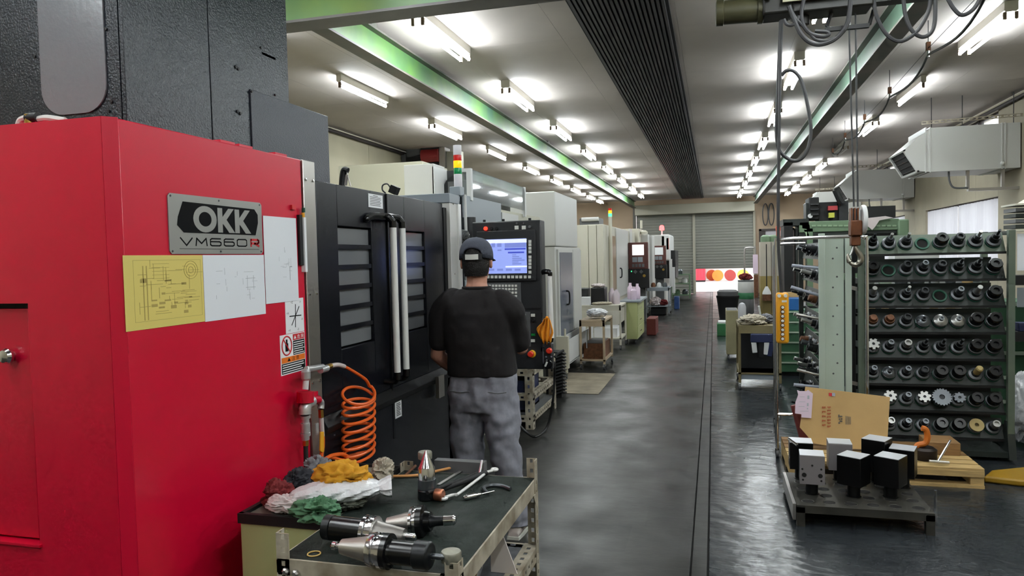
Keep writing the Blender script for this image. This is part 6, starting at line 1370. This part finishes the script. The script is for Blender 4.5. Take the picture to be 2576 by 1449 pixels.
qbox('motor_block', 2030, 510, 2048, 552, M_rackd, 0.1, 0.4); qbox('motor_block', 2036, 496, 2062, 552, M_blk, 0.05, 0.45, 0.01); qbox('motor_block', 2062, 508, 2112, 556, M_blk, 0.1, 0.5); qbox('motor_block', 2112, 506, 2136, 556, M_consd, 0.05, 0.5); qbox('dark_box', 2170, 520, 2253, 547, M_blk, 0.0, 0.4)
for k in range(3): qbox('cooling_fin', 2040, 512 + k * 13, 2060, 515 + k * 13, M_consd, 0.0, 0.05)
qbox('red_cover', 2084, 518, 2108, 528, mat('cover_red', (170, 56, 60), 0.5), 0.02, 0.12); qbox('yellow_tag', 2086, 535, 2100, 547, mat('tag_yellow', (200, 204, 80), 0.5), 0.02, 0.1)
MB().tube([Q(2102, 478), Q(2114, 505), Q(2120, 512)], 0.045, 10).build('flex_pipe', M_blk, mm)
MB().lathe([(0.03, 0), (0.03, 0.04)], Q(2039, 543) + Vector((0, 0.05, 0)), (0, -1, 0), 12).build('oil_cap', M_white, mm)
qbox('bed', 1990, 770, 2270, 800, M_rackd, 0, 0.8); qbox('base', 2000, 800, 2260, 930, M_rackd, 0.05, 0.9); qbox('mid_rail', 2010, 690, 2260, 702, M_mchg, 0, 0.2)
qbox('inner_column', 2100, 612, 2250, 770, M_consd, 0.55, 0.95)
mb = MB(); c0_ = [Q(2172, 549), Q(2178, 560), Q(2186, 575), Q(2196, 579), Q(2204, 565), Q(2212, 553), Q(2236, 546), Q(2250, 548)]; 
o = single(MB().ext([p + Vector((0, -0.05, 0)) for p in (Q(2172, 550), Q(2180, 568), Q(2192, 579), Q(2200, 570), Q(2210, 555), Q(2245, 548), Q(2225, 544))], (0, 0.02, 0)), 'white_rag', MATS['white_cloth'], 'white rag draped over the green overarm', 'cloth')
# shelf clutter glimpsed between the sockets
t = thing('storage_shelf', 'grey storage shelf loaded with bright parts behind the tool rack', 'shelf', (2.0, 8.3, 0))
for z in (0.15, 0.55, 0.90, 1.22): BX(1.45, 2.6, 8.1, 8.6, z, z + 0.025).build('shelf', M_rackd, t)
for x in (1.45, 2.57): BX(x, x + 0.03, 8.1, 8.6, 0, 1.3).build('upright', M_rackd, t)
rn = random.Random(21); mm_ = [M_holdw, M_chrome, M_white, M_card, M_holdg, M_cabt]; nms = ['bright steel', 'chrome', 'white', 'tan', 'grey', 'pale green']
for z, rw in ((0.575, 'lowest'), (0.925, 'middle'), (1.245, 'top')):
    for k in range(7):
        x = 1.55 + k * 0.15; r_ = 0.035 + rn.random() * 0.03; h_ = 0.1 + rn.random() * 0.1; i_ = rn.randrange(6)
        single(MB().lathe([(r_, 0), (r_ * 1.05, 0.01), (r_, h_ * 0.8), (r_ * 0.6, h_)], (x, 8.25, z), (0, 0, 1), 12), 'machined_part', mm_[i_], '%s turned part, %s on the %s level of the storage shelf' % (nms[i_], ORD[k], rw), 'part', 'turned parts on the storage shelf')
single(BX(2.6, 3.2, 12.0, 12.4, 0, 1.66), 'white_locker', M_white, 'plain white locker below the curtained window', 'locker', bevel=0.01)
# green drawer cabinets
def drawers(label, x0, x1, y0, y1, h_, n):
    t = thing('drawer_cabinet', label, 'cabinet', ((x0 + x1) / 2, (y0 + y1) / 2, 0))
    BX(x0, x1, y0, y1, 0.05, h_).build('body', M_cabg, t); BX(x0, x1, y0 + 0.03, y1, 0, 0.05).build('plinth', M_blk, t)
    p = (h_ - 0.06) / n
    for k in range(n): d_ = BX(x0 + 0.01, x1 - 0.01, y0 - 0.015, y0, 0.06 + k * p, 0.055 + k * p + p * 0.86).build('drawer', M_cabg, t); BX(x0 + 0.01, x1 - 0.01, y0 - 0.03, y0 - 0.01, 0.055 + k * p + p * 0.86, 0.055 + (k + 1) * p).build('pull_edge', M_cabt, d_)
    return t
drawers('green drawer cabinet with pale drawer edges behind the stainless frame', 0.80, 1.34, 9.9, 10.35, 0.84, 6)
single(BX(0.93, 1.10, 9.95, 10.2, 0.84, 1.0), 'blue_case', mat('case_blue', (36, 96, 160), 0.4), 'bright blue case on the green drawer cabinet', 'case', bevel=0.01)
single(BX(0.90, 1.12, 10.22, 10.34, 0.84, 1.06), 'carton', M_card, 'tan carton behind the bright blue case', 'carton')
drawers('green drawer cabinet at the end of the dark tool rack', 2.30, 2.95, 7.2, 7.7, 1.12, 5)
t = thing('paper_stand', 'grey post rack with pale sheets beside the dark tool rack', 'rack', (2.420, 6.9, 0))
BX(2.355, 2.382, 6.85, 6.89, 0, 1.74).build('post', M_consg, t); BX(2.340, 2.720, 6.80, 6.95, 1.72, 1.735).build('top_board', M_cream, t); BX(2.390, 2.480, 6.83, 6.835, 1.40, 1.70).build('pale_sheet', M_paper, t); BX(2.370, 2.720, 6.82, 7.0, 1.28, 1.36).build('dark_shelf', M_blk, t); BX(2.390, 2.470, 6.83, 6.835, 1.1, 1.26).build('grey_sheet', M_gblue, t); BX(2.370, 2.720, 6.8, 7.0, 0.82, 0.90).build('dark_shelf', M_blk, t)
for k in range(4): BX(2.380, 2.720, 6.84, 7.1, 1.745 + k * 0.045, 1.775 + k * 0.045).build('ledger', (M_rackd, M_consg)[k % 2], t)
BX(2.360, 2.720, 6.8, 7.1, 1.93, 1.945).build('upper_board', M_cream, t)
BX(2.570, 2.720, 6.8, 7.1, 0, 1.72).build('post', M_consg, t)
single(MB().ext([(2.480, 6.85, 1.95), (2.740, 6.85, 1.95), (2.740, 6.85, 2.12)], (0, 0.3, 0)), 'lamp_shade', M_cream, 'cream sloping shade on top of the paper rack', 'shade')
single(BX(2.410, 2.480, 6.84, 6.95, 0.9, 0.97), 'blue_box', MATS['navy_plastic'], 'small navy box on the paper rack shelf', 'box', bevel=0.004)
rag('plastic_bag', 'white plastic sack on the floor behind the dark tool rack', M_bag, (2.36, 6.62, 0.30), 0.09, 0.2, 0.32, 51, None, amp=0.15)

# ================================================================ aisle side: tool trolley, bins, lockers
t = simple_cart('cluttered tool trolley with tan apron beside the aisle joint', 0.265, 0.74, 8.85, 9.65, 0.75, mat('olive_tan', (128, 116, 82), 0.6, var=(6, 0.15)), 0.2)
BX(0.27, 0.735, 8.84, 8.85, 0.66, 0.75).build('tan_apron', MATS['olive_tan'], t); BX(0.30, 0.735, 9.2, 9.21, 0.2, 0.7).build('back_sheet', M_consd, t); BX(0.28, 0.735, 8.86, 9.6, 0.12, 0.2).build('lower_tray', M_gblue, t)
t = thing('tool_bag', 'navy tool bag with white cloths hung on the cluttered trolley', 'bag', (0.52, 8.82, 0.55))
BX(0.40, 0.64, 8.78, 8.84, 0.56, 0.66).build('pouch', MATS['navy_plastic'], t, bevel=0.01)
for k, (x, z0, m_) in enumerate(((0.44, 0.44, M_white), (0.52, 0.38, M_blk), (0.57, 0.42, M_white), (0.62, 0.40, MATS['navy_plastic']))): MB().obox((x, 8.80, (z0 + 0.58) / 2), (0.055, 0.03, 0.58 - z0), (0, R(6 * (k - 1)), 0)).build('hanging_cloth', m_, t, bevel=0.006)
rag('rag', 'heap of off-white rags on the cluttered tool trolley', MATS['offwhite_cloth'], (0.42, 8.98, 0.80), 0.16, 0.12, 0.06, 61, None, amp=0.5)
rag('rag', 'grey rags on the far end of the cluttered trolley', MATS['grey_cloth'], (0.6, 9.2, 0.80), 0.1, 0.14, 0.05, 62, None, amp=0.5)
single(MB().lathe([(0.045, 0), (0.048, 0.01), (0.048, 0.17), (0.035, 0.21), (0.012, 0.225)], (0.335, 9.5, 0.75), (0, 0, 1), 18), 'spray_bottle', mat('grey_milky', (190, 190, 196), 0.4), 'grey milky bottle standing on the cluttered trolley', 'bottle')
single(MB().cyl((0.55, 9.3, 0.77), (0.52, 9.25, 0.95), 0.012, n=8), 'brush', M_white, 'white brush standing among the grey rags', 'brush')
t = thing('waste_bin', 'tall cream waste bin on casters behind the cluttered trolley', 'bin', (0.25, 11.4, 0))
BX(0.17, 0.34, 11.3, 11.9, 0.08, 0.74).build('bin', mat('old_cream', (150, 142, 108), 0.6, var=(4, 0.15)), t, bevel=0.01); BX(0.18, 0.33, 11.31, 11.89, 0.735, 0.742).build('contents', M_blk, t)
for y in (11.35, 11.8): caster(0.2, y, t, 0.033)
single(BX(0.05, 0.27, 14.5, 14.9, 0, 0.24), 'green_box', mat('box_green', (46, 106, 62), 0.5), 'small green box on the floor beside the aisle joint', 'box', bevel=0.008)
single(BX(0.07, 0.25, 14.52, 14.88, 0.24, 0.28), 'white_tray', M_white, 'white tray on top of the small green box', 'tray', bevel=0.008)
t = thing('waste_bin', 'dark round waste bin near the raised shutter', 'bin', (0.35, 18.4, 0))
MB().lathe([(0.2, 0), (0.26, 0.5), (0.27, 0.52), (0.27, 0.56), (0.24, 0.56)], (0.32, 18.5, 0), (0, 0, 1), 24).build('bin', M_blk, t); MB().lathe([(0.24, 0.56), (0.25, 0.66), (0.2, 0.70)], (0.32, 18.5, 0), (0, 0, 1), 20).build('grey_liner', M_consg, t)
t = thing('oil_drum', 'grey drum with a green band near the raised shutter', 'drum', (0.78, 19.4, 0))
for z0, z1, m_ in ((0, 0.42, M_consg), (0.42, 0.58, mat('band_green', (52, 116, 76), 0.5)), (0.58, 0.86, M_crmlt), (0.86, 0.9, M_consg)): MB().lathe([(0.19, z0), (0.195, z0 + 0.01), (0.195, z1 - 0.01), (0.19, z1)], (0.78, 19.4, 0), (0, 0, 1), 24).build('drum_band', m_, t)
rag('rag', 'dark rags heaped on the grey drum', MATS['dark_red_cloth'], (0.78, 19.4, 0.98), 0.17, 0.17, 0.09, 71, None, amp=0.4)
lk = thing('locker', 'tan steel locker pair beside the shutter', 'locker', (1.4, 19.9, 0))
BX(1.16, 1.70, 19.8, 20.3, 0.0, 0.98).build('lower_body', mat('locker_olive', (150, 132, 78), 0.6, var=(3, 0.1)), lk); BX(1.16, 1.70, 19.8, 20.3, 0.98, 1.86).build('upper_body', mat('locker_tan', (190, 182, 166), 0.6, var=(3, 0.06)), lk); BX(1.425, 1.435, 19.79, 19.8, 0.02, 1.84).build('door_gap', M_trim, lk)
t = thing('broom', 'white headed broom hanging on the tan locker', 'broom', (1.30, 19.64, 0.4)); MB().cyl((1.30, 19.655, 1.74), (1.30, 19.802, 1.74), 0.008, n=6).build('hanging_hook', M_alu, t)
MB().cyl((1.30, 19.66, 0.66), (1.30, 19.66, 1.8), 0.012, n=8).build('handle', M_blk, t); MB().lathe([(0.03, 0.2), (0.10, 0.06), (0.11, 0.0)], (1.30, 19.66, 0.52), (0, 0, 1), 14).build('head', M_white, t); MB().lathe([(0.11, 0), (0.12, -0.16)], (1.30, 19.66, 0.52), (0, 0, 1), 14).build('bristle', M_rust, t)
for k, (x, y, w_) in enumerate(((1.30, 19.95, 0.12), (1.52, 20.05, 0.17))): single(MB().lathe([(w_, 0), (w_ * 1.05, 0.05), (w_, 0.14), (w_ * 0.5, 0.18)], (x, y, 1.86), (0, 0, 1), 14), 'green_casting', M_mchg, '%s green casting on top of the tan locker' % ('smaller', 'larger')[k], 'casting', 'castings on the locker')
single(MB().lathe([(0.05, 0), (0.05, 0.28), (0.06, 0.29), (0.06, 0.38), (0.03, 0.42)], (1.61, 19.93, 1.86), (0, 0, 1), 14), 'warning_lamp', mat('lamp_orange_red', (206, 78, 48), 0.4), 'orange warning lamp standing behind the locker castings', 'lamp')
t = thing('pipe_rail', 'bent grey pipe rail with a pink notice in front of the raised shutter', 'rail', (1.3, 27, 0))
MB().tube(spline([(1.05, 27, 0), (1.05, 27, 1.2), (1.06, 27, 1.68), (1.14, 27, 1.76), (1.36, 27, 1.76), (1.42, 27, 1.68), (1.42, 27, 0)], 5), 0.03, 8).build('pipe', M_alu, t); BX(1.33, 1.5, 26.94, 26.96, 0.85, 1.52).build('notice', M_pink, t); BX(1.36, 1.5, 26.9, 27.05, 0, 0.8).build('brown_post', M_rust, t)
for k in range(2): single(MB().tube(ring_pts((1.95 + k * 0.22, 29.85, 3.05), (1, 0, 0), (0, 0, 1), 0.1, 0.42, 24), 0.022, 6, True), 'cable_coil', M_cable, ('narrower', 'wider')[k] + ' coil of cable hung on the wall above the side door', 'cable coil', 'coils above the side door')

# ================================================================ the operator
pp = thing('person', 'worker in black T-shirt, grey trousers and dark cap seen from behind at the panel', 'person', (-1.29, 4.05, 0))
PY = 4.03
def ell(c, rx, ry, n=20, tilt=None, p=2.3):
    out = []
    for j in range(n):
        a = 2 * math.pi * j / n; ca, sa = math.cos(a), math.sin(a)
        v = Vector((math.copysign(abs(ca) ** (2 / p), ca) * rx, math.copysign(abs(sa) ** (2 / p), sa) * ry, 0))
        out.append(Vector(c) + (tilt @ v if tilt else v))
    return out
def limb(mb, pts, rad, n=16, k=6):
    """tapering limb through joints; rad: (rx, ry) or r per joint"""
    sp = spline(pts, k); m = len(sp); rr = []
    for i in range(m):
        f = i / (m - 1) * (len(rad) - 1); a = min(int(f), len(rad) - 2); rr.append(rad[a] + (rad[a + 1] - rad[a]) * (f - a))
    mb.tube(sp, rr, n)
    mb.ball(sp[0], rr[0] * 0.99, 12, 8); mb.ball(sp[-1], rr[-1] * 0.99, 12, 8)
    return mb
def merge(ob, vox, it=6, fac=0.5):
    rm = ob.modifiers.new('merge', 'REMESH'); rm.mode = 'VOXEL'; rm.voxel_size = vox; rm.use_smooth_shade = True
    if it: s_ = ob.modifiers.new('soften', 'SMOOTH'); s_.iterations = it; s_.factor = fac
# joints
HEAD = Vector((-1.335, 4.045, 1.585)); NECK = Vector((-1.335, 4.03, 1.43))
SL, SR = Vector((-1.525, 4.02, 1.345)), Vector((-1.14, 4.03, 1.335))
EL, WL = Vector((-1.59, 4.03, 1.035)), Vector((-1.535, 4.22, 0.90))
ER, WR = Vector((-1.10, 4.13, 1.07)), Vector((-1.19, 4.40, 1.12))
yaw = R(5); RZ = Matrix.Rotation(yaw, 3, 'Z')
# ---- body: neck, head with face, arms with hands (one continuous surface)
mb = MB()
hd = [(-0.115, 0.044, 0.047, 0.028), (-0.10, 0.055, 0.064, 0.022), (-0.075, 0.064, 0.082, 0.014), (-0.045, 0.072, 0.094, 0.004), (0.0, 0.078, 0.100, 0.0), (0.04, 0.080, 0.103, -0.004), (0.075, 0.074, 0.094, -0.006), (0.10, 0.055, 0.066, -0.006), (0.112, 0.02, 0.026, -0.006)]
rings = [[HEAD + RZ @ Vector((p.x, p.y + oy, h)) for p in ell((0, 0, 0), rx, ry, 22, p=2.1)] for h, rx, ry, oy in hd]
mb.loft(rings)
mb.tube(spline([(NECK.x, 4.035, 1.34), (NECK.x, 4.038, 1.42), (HEAD.x, 4.045, 1.50)], 5), [0.074] * 4 + [0.066] * 3 + [0.060] * 4, 18)
def fc(x, y, z): return HEAD + RZ @ Vector((x, y, z))
mb.tube([fc(0, 0.088, 0.012), fc(0, 0.108, -0.028), fc(0, 0.100, -0.040)], [0.010, 0.014, 0.012], 10)       # nose
mb.tube([fc(-0.022, 0.086, -0.062), fc(0, 0.094, -0.062), fc(0.022, 0.086, -0.062)], [0.004, 0.007, 0.004], 8)  # lips
mb.tube([fc(-0.05, 0.078, 0.028), fc(0, 0.092, 0.026), fc(0.05, 0.078, 0.028)], 0.009, 8)                  # brow
for s in (-1, 1):
    mb.ball(fc(s * 0.030, 0.080, 0.010), 0.012, 10, 6)
    mb.loft([[fc(s * (0.076 + d_), -0.008 + 0.014 * math.cos(a) * k, -0.012 + 0.031 * math.sin(a) * k) for a in [2 * math.pi * j / 14 for j in range(14)]] for d_, k in ((0.0, 0.8), (0.008, 1.0), (0.016, 1.05), (0.019, 0.8))])
def arm(mb, S, E_, W_):
    limb(mb, [S, S.lerp(E_, 0.5) + Vector((0, -0.005, 0)), E_], [0.052, 0.047, 0.041])
    limb(mb, [E_, E_.lerp(W_, 0.35), W_], [0.042, 0.043, 0.028])
arm(mb, SL, EL, WL); arm(mb, SR, ER, WR)
def hand(mb, W_, d, up, side, curls, thumb_up=1):
    """palm, four unequal bent fingers and a thumb leaving the side of the palm"""
    d = Vector(d).normalized(); up = Vector(up); up = (up - d * up.dot(d)).normalized(); s = d.cross(up).normalized() * side
    mb.loft([[W_ + d * h + s * math.cos(a) * w_ + up * math.sin(a) * t_ for a in [2 * math.pi * j / 14 for j in range(14)]] for h, w_, t_ in ((-0.01, 0.026, 0.02), (0.02, 0.034, 0.017), (0.055, 0.040, 0.015), (0.085, 0.040, 0.013), (0.094, 0.036, 0.011))])
    for i, (off, L) in enumerate(((0.030, 0.072), (0.010, 0.082), (-0.010, 0.077), (-0.029, 0.060))):
        p = W_ + d * 0.085 + s * off; c = curls[i]; pts = [p]; a = 0.25 * c
        for seg in (0.45, 0.32, 0.23):
            p = p + (d * math.cos(a) - up * math.sin(a)) * L * seg; pts.append(p); a += 0.55 * c
        mb.tube(pts, [0.0095, 0.009, 0.0085, 0.0065], 10); mb.ball(pts[-1], 0.0068, 8, 6)
    b_ = W_ + d * 0.028 + s * 0.03
    t_ = [b_, b_ + d * 0.026 + s * 0.022 - up * 0.006, b_ + d * 0.055 + s * 0.030 - up * 0.014, b_ + d * 0.078 + s * 0.026 - up * 0.018]
    mb.tube(t_, [0.013, 0.011, 0.010, 0.0075], 10); mb.ball(t_[-1], 0.0078, 8, 6)
hand(mb, WL, (0.12, 1, -0.15), (0.3, 0, 1), 1, (0.5, 0.6, 0.6, 0.7))
hand(mb, WR, (-0.35, 1, -0.1), (0.2, 0.3, 1), -1, (0.25, 0.8, 1.1, 1.2))
bd = mb.build('body', M_skin, pp); merge(bd, 0.0045, 5)
# ---- hair under the cap
mb = MB()
rings = []
for h, k in ((-0.085, 0.86), (-0.06, 0.97), (-0.02, 1.045), (0.03, 1.06), (0.07, 1.0), (0.10, 0.75)):
    rr_ = []
    for j in range(32):
        a = 2 * math.pi * j / 32; x, y = 0.079 * math.cos(a) * k, 0.102 * math.sin(a) * k
        zz = h
        if math.sin(a) > -0.15 and h < 0.0: zz = 0.02 + h * 0.1           # front stays clear of the face and ears
        rr_.append(HEAD + RZ @ Vector((x, y - 0.004, zz)))
    rings.append(rr_)
mb.loft(rings).build('hair', M_hair, pp)
# ---- cap with back opening, strap, peak and button
tc_ = Matrix.Rotation(R(-8), 3, 'X'); CC = HEAD + Vector((0, -0.004, 0.03))
def cpv(a, e, k=1.0):
    """point of the crown: a around (0 = right, pi/2 = front), e elevation 0..pi/2"""
    v = Vector((0.095 * math.cos(a) * math.cos(e) ** 0.72, 0.116 * math.sin(a) * math.cos(e) ** 0.72, 0.104 * math.sin(e))) * k
    return CC + RZ @ (tc_ @ v)
NA, NE = 48, 12; v = []; f = []
for i in range(NE + 1):
    for j in range(NA):
        a = 2 * math.pi * j / NA; e = math.pi / 2 * i / NE * 0.995
        lo = 0.0
        da = abs((a - 1.5 * math.pi + math.pi) % (2 * math.pi) - math.pi)
        if da < 0.60: lo = 0.30 * math.sqrt(max(0, 1 - (da / 0.60) ** 2))
        p = cpv(a, lo + (math.pi / 2 * 0.995 - lo) * i / NE); 
        if i == 0 and da >= 0.60: p = p + Vector((0, 0, -0.022))
        v.append(p)
for i in range(NE):
    for j in range(NA): f.append((i * NA + j, i * NA + (j + 1) % NA, (i + 1) * NA + (j + 1) % NA, (i + 1) * NA + j))
f.append(tuple(NE * NA + j for j in range(NA)))
cp_ = MB().add(v, f).build('cap', M_cap, pp, smooth=60); so = cp_.modifiers.new('thick', 'SOLIDIFY'); so.thickness = 0.004; so.offset = 1
MB().ball(cpv(0, math.pi / 2, 1.02), 0.009, 10, 6).build('cap_button', M_cap, cp_)
st_ = []
for j in range(17):
    a = 1.5 * math.pi - 0.62 + 1.24 * j / 16; st_.append(a)
mb = MB(); vv = []
for a in st_:
    dip = -0.006 * math.cos((a - 1.5 * math.pi) * 2.2)
    for k, dz in ((1.03, 0.001), (1.03, -0.033), (1.06, -0.033), (1.06, 0.001)): vv.append(cpv(a, 0.0, k) + Vector((0, 0, dz + dip)))
ff = [(i * 4 + q, i * 4 + (q + 1) % 4, (i + 1) * 4 + (q + 1) % 4, (i + 1) * 4 + q) for i in range(16) for q in range(4)]
mb.add(vv, ff).build('strap', mat('cap_strap_black', (24, 24, 26), 0.7), cp_)
mb = MB(); vv = []
for a in st_[3:14]:
    dip = -0.006 * math.cos((a - 1.5 * math.pi) * 2.2)
    for k, dz in ((1.06, -0.001), (1.06, -0.031), (1.075, -0.031), (1.075, -0.001)): vv.append(cpv(a, 0.0, k) + Vector((0, 0, dz + dip)))
mb.add(vv, [(i * 4 + q, i * 4 + (q + 1) % 4, (i + 1) * 4 + (q + 1) % 4, (i + 1) * 4 + q) for i in range(10) for q in range(4)] + [(0, 1, 2, 3), (43, 42, 41, 40)]).build('white_patch', M_key, cp_)
vv = []; n = 20
for j in range(n + 1):
    a = 0.22 * math.pi + 0.56 * math.pi * j / n; p = cpv(a, 0.03); q = p + RZ @ Vector((0.25 * math.cos(a) * 0.1, 0.072 * math.sin(a) ** 1.5, -0.018)); vv += [p, q, q + Vector((0, 0, -0.004)), p + Vector((0, 0, -0.005))]
MB().add(vv, [(j * 4 + q, j * 4 + (q + 1) % 4, (j + 1) * 4 + (q + 1) % 4, (j + 1) * 4 + q) for j in range(n) for q in range(4)]).build('peak', M_cap, cp_)
# ---- T-shirt
mb = MB()
tor = [(0.925, -1.312, 0.205, 0.135), (0.95, -1.312, 0.208, 0.138), (1.02, -1.315, 0.205, 0.138), (1.10, -1.322, 0.203, 0.136), (1.20, -1.328, 0.206, 0.134), (1.28, -1.332, 0.212, 0.128), (1.34, -1.334, 0.210, 0.112), (1.385, -1.335, 0.165, 0.095), (1.415, -1.335, 0.115, 0.082), (1.43, -1.335, 0.085, 0.074)]
mb.loft([ell((x, 4.03 + (0.0 if z > 1.0 else 0.0), z), rx, ry, 28, p=2.5) for z, x, rx, ry in tor])
limb(mb, [SL + Vector((0.045, 0, 0.01)), SL + Vector((-0.012, 0, -0.05)), SL.lerp(EL, 0.5) + Vector((-0.004, 0, 0)), SL.lerp(EL, 0.72)], [0.08, 0.080, 0.074, 0.068])
limb(mb, [SR + Vector((-0.045, 0, 0.01)), SR + Vector((0.012, 0, -0.04)), SR.lerp(ER, 0.5) + Vector((0.006, 0, 0)), SR.lerp(ER, 0.86)], [0.08, 0.078, 0.070, 0.064])
sh = mb.build('shirt', M_shirt, pp); merge(sh, 0.008, 4)
def folds(ob, name, strength, size):
    tx = bpy.data.textures.new(name, 'CLOUDS'); tx.noise_scale = size; tx.noise_depth = 1
    ds = ob.modifiers.new('folds', 'DISPLACE'); ds.texture = tx; ds.strength = strength; ds.mid_level = 0.5; ds.texture_coords = 'LOCAL'
folds(sh, 'shirt_folds', 0.022, 0.13)
MB().tube([p for p in ell((NECK.x, 4.035, 1.432), 0.078, 0.072, 24)], 0.009, 8, True).build('collar', M_shirt, sh)
# ---- trousers: hips and two legs
mb = MB()
mb.loft([ell((-1.312, 4.03, z), rx, ry, 28, p=2.6) for z, rx, ry in ((0.95, 0.182, 0.122), (0.93, 0.192, 0.13), (0.86, 0.200, 0.142), (0.78, 0.203, 0.146), (0.72, 0.20, 0.14))])
HLg, HRg = Vector((-1.412, 4.03, 0.80)), Vector((-1.21, 4.03, 0.80))
FLt, FRt = Vector((-1.40, 4.08, 0.07)), Vector((-1.115, 3.99, 0.07))
def leg(mb, h_, k_, a_):
    sp = spline([h_, h_.lerp(k_, 0.5), k_, k_.lerp(a_, 0.5), a_], 6); m = len(sp); r0 = [0.106, 0.104, 0.094, 0.084, 0.082, 0.080, 0.076]
    rings = []
    for i, p in enumerate(sp):
        q = i / (m - 1) * (len(r0) - 1); a = min(int(q), len(r0) - 2); r_ = r0[a] + (r0[a + 1] - r0[a]) * (q - a)
        fl = 1 + 0.05 * math.sin(i * 2.1) * (1 if i > m * 0.6 else 0.3)
        rings.append(ell(p, r_ * fl, r_ * 1.12 * fl, 22, p=2.2))
    mb.loft(rings)
leg(mb, HLg, Vector((-1.405, 4.0, 0.44)), FLt); leg(mb, HRg, Vector((-1.165, 3.985, 0.44)), FRt)
tr = mb.build('trousers', M_trou, pp); merge(tr, 0.008, 3)
folds(tr, 'trouser_folds', 0.044, 0.10)
for s, x in ((-1, -1.42), (1, -1.20)): MB().tube([(x - 0.05 * 1, 3.902, 0.845), (x + 0.02, 3.896, 0.838), (x + 0.07, 3.90, 0.845)], 0.003, 6).build('pocket_seam', M_consg, tr)
# ---- shoes
for a_ in (FLt, FRt):
    mb = MB(); c = Vector((a_.x, a_.y, 0))
    pr = [(-0.075, 0.030, 0.05), (-0.055, 0.040, 0.085), (0.0, 0.043, 0.095), (0.05, 0.043, 0.085), (0.10, 0.046, 0.06), (0.15, 0.044, 0.045), (0.185, 0.028, 0.03)]
    mb.loft([[c + Vector((math.cos(t_) * w_, y_, max(0.006, h_ * 0.5 + math.sin(t_) * h_ * 0.5))) for t_ in [2 * math.pi * j / 16 for j in range(16)]] for y_, w_, h_ in pr])
    sh_ = mb.build('shoe', M_shoe, pp); MB().ext([c + Vector((x, y, 0)) for x, y in ((-0.035, -0.08), (0.035, -0.08), (0.045, 0.0), (0.05, 0.12), (0.03, 0.19), (-0.03, 0.19), (-0.05, 0.12), (-0.045, 0.0))], (0, 0, 0.018)).build('sole', M_key, sh_)
rag('plastic_wrap', 'crumpled clear plastic hanging at the end post above the cap', M_acr, P(1166, 602, y=4.93), 0.045, 0.03, 0.06, 81, None, amp=0.5, flat=False)
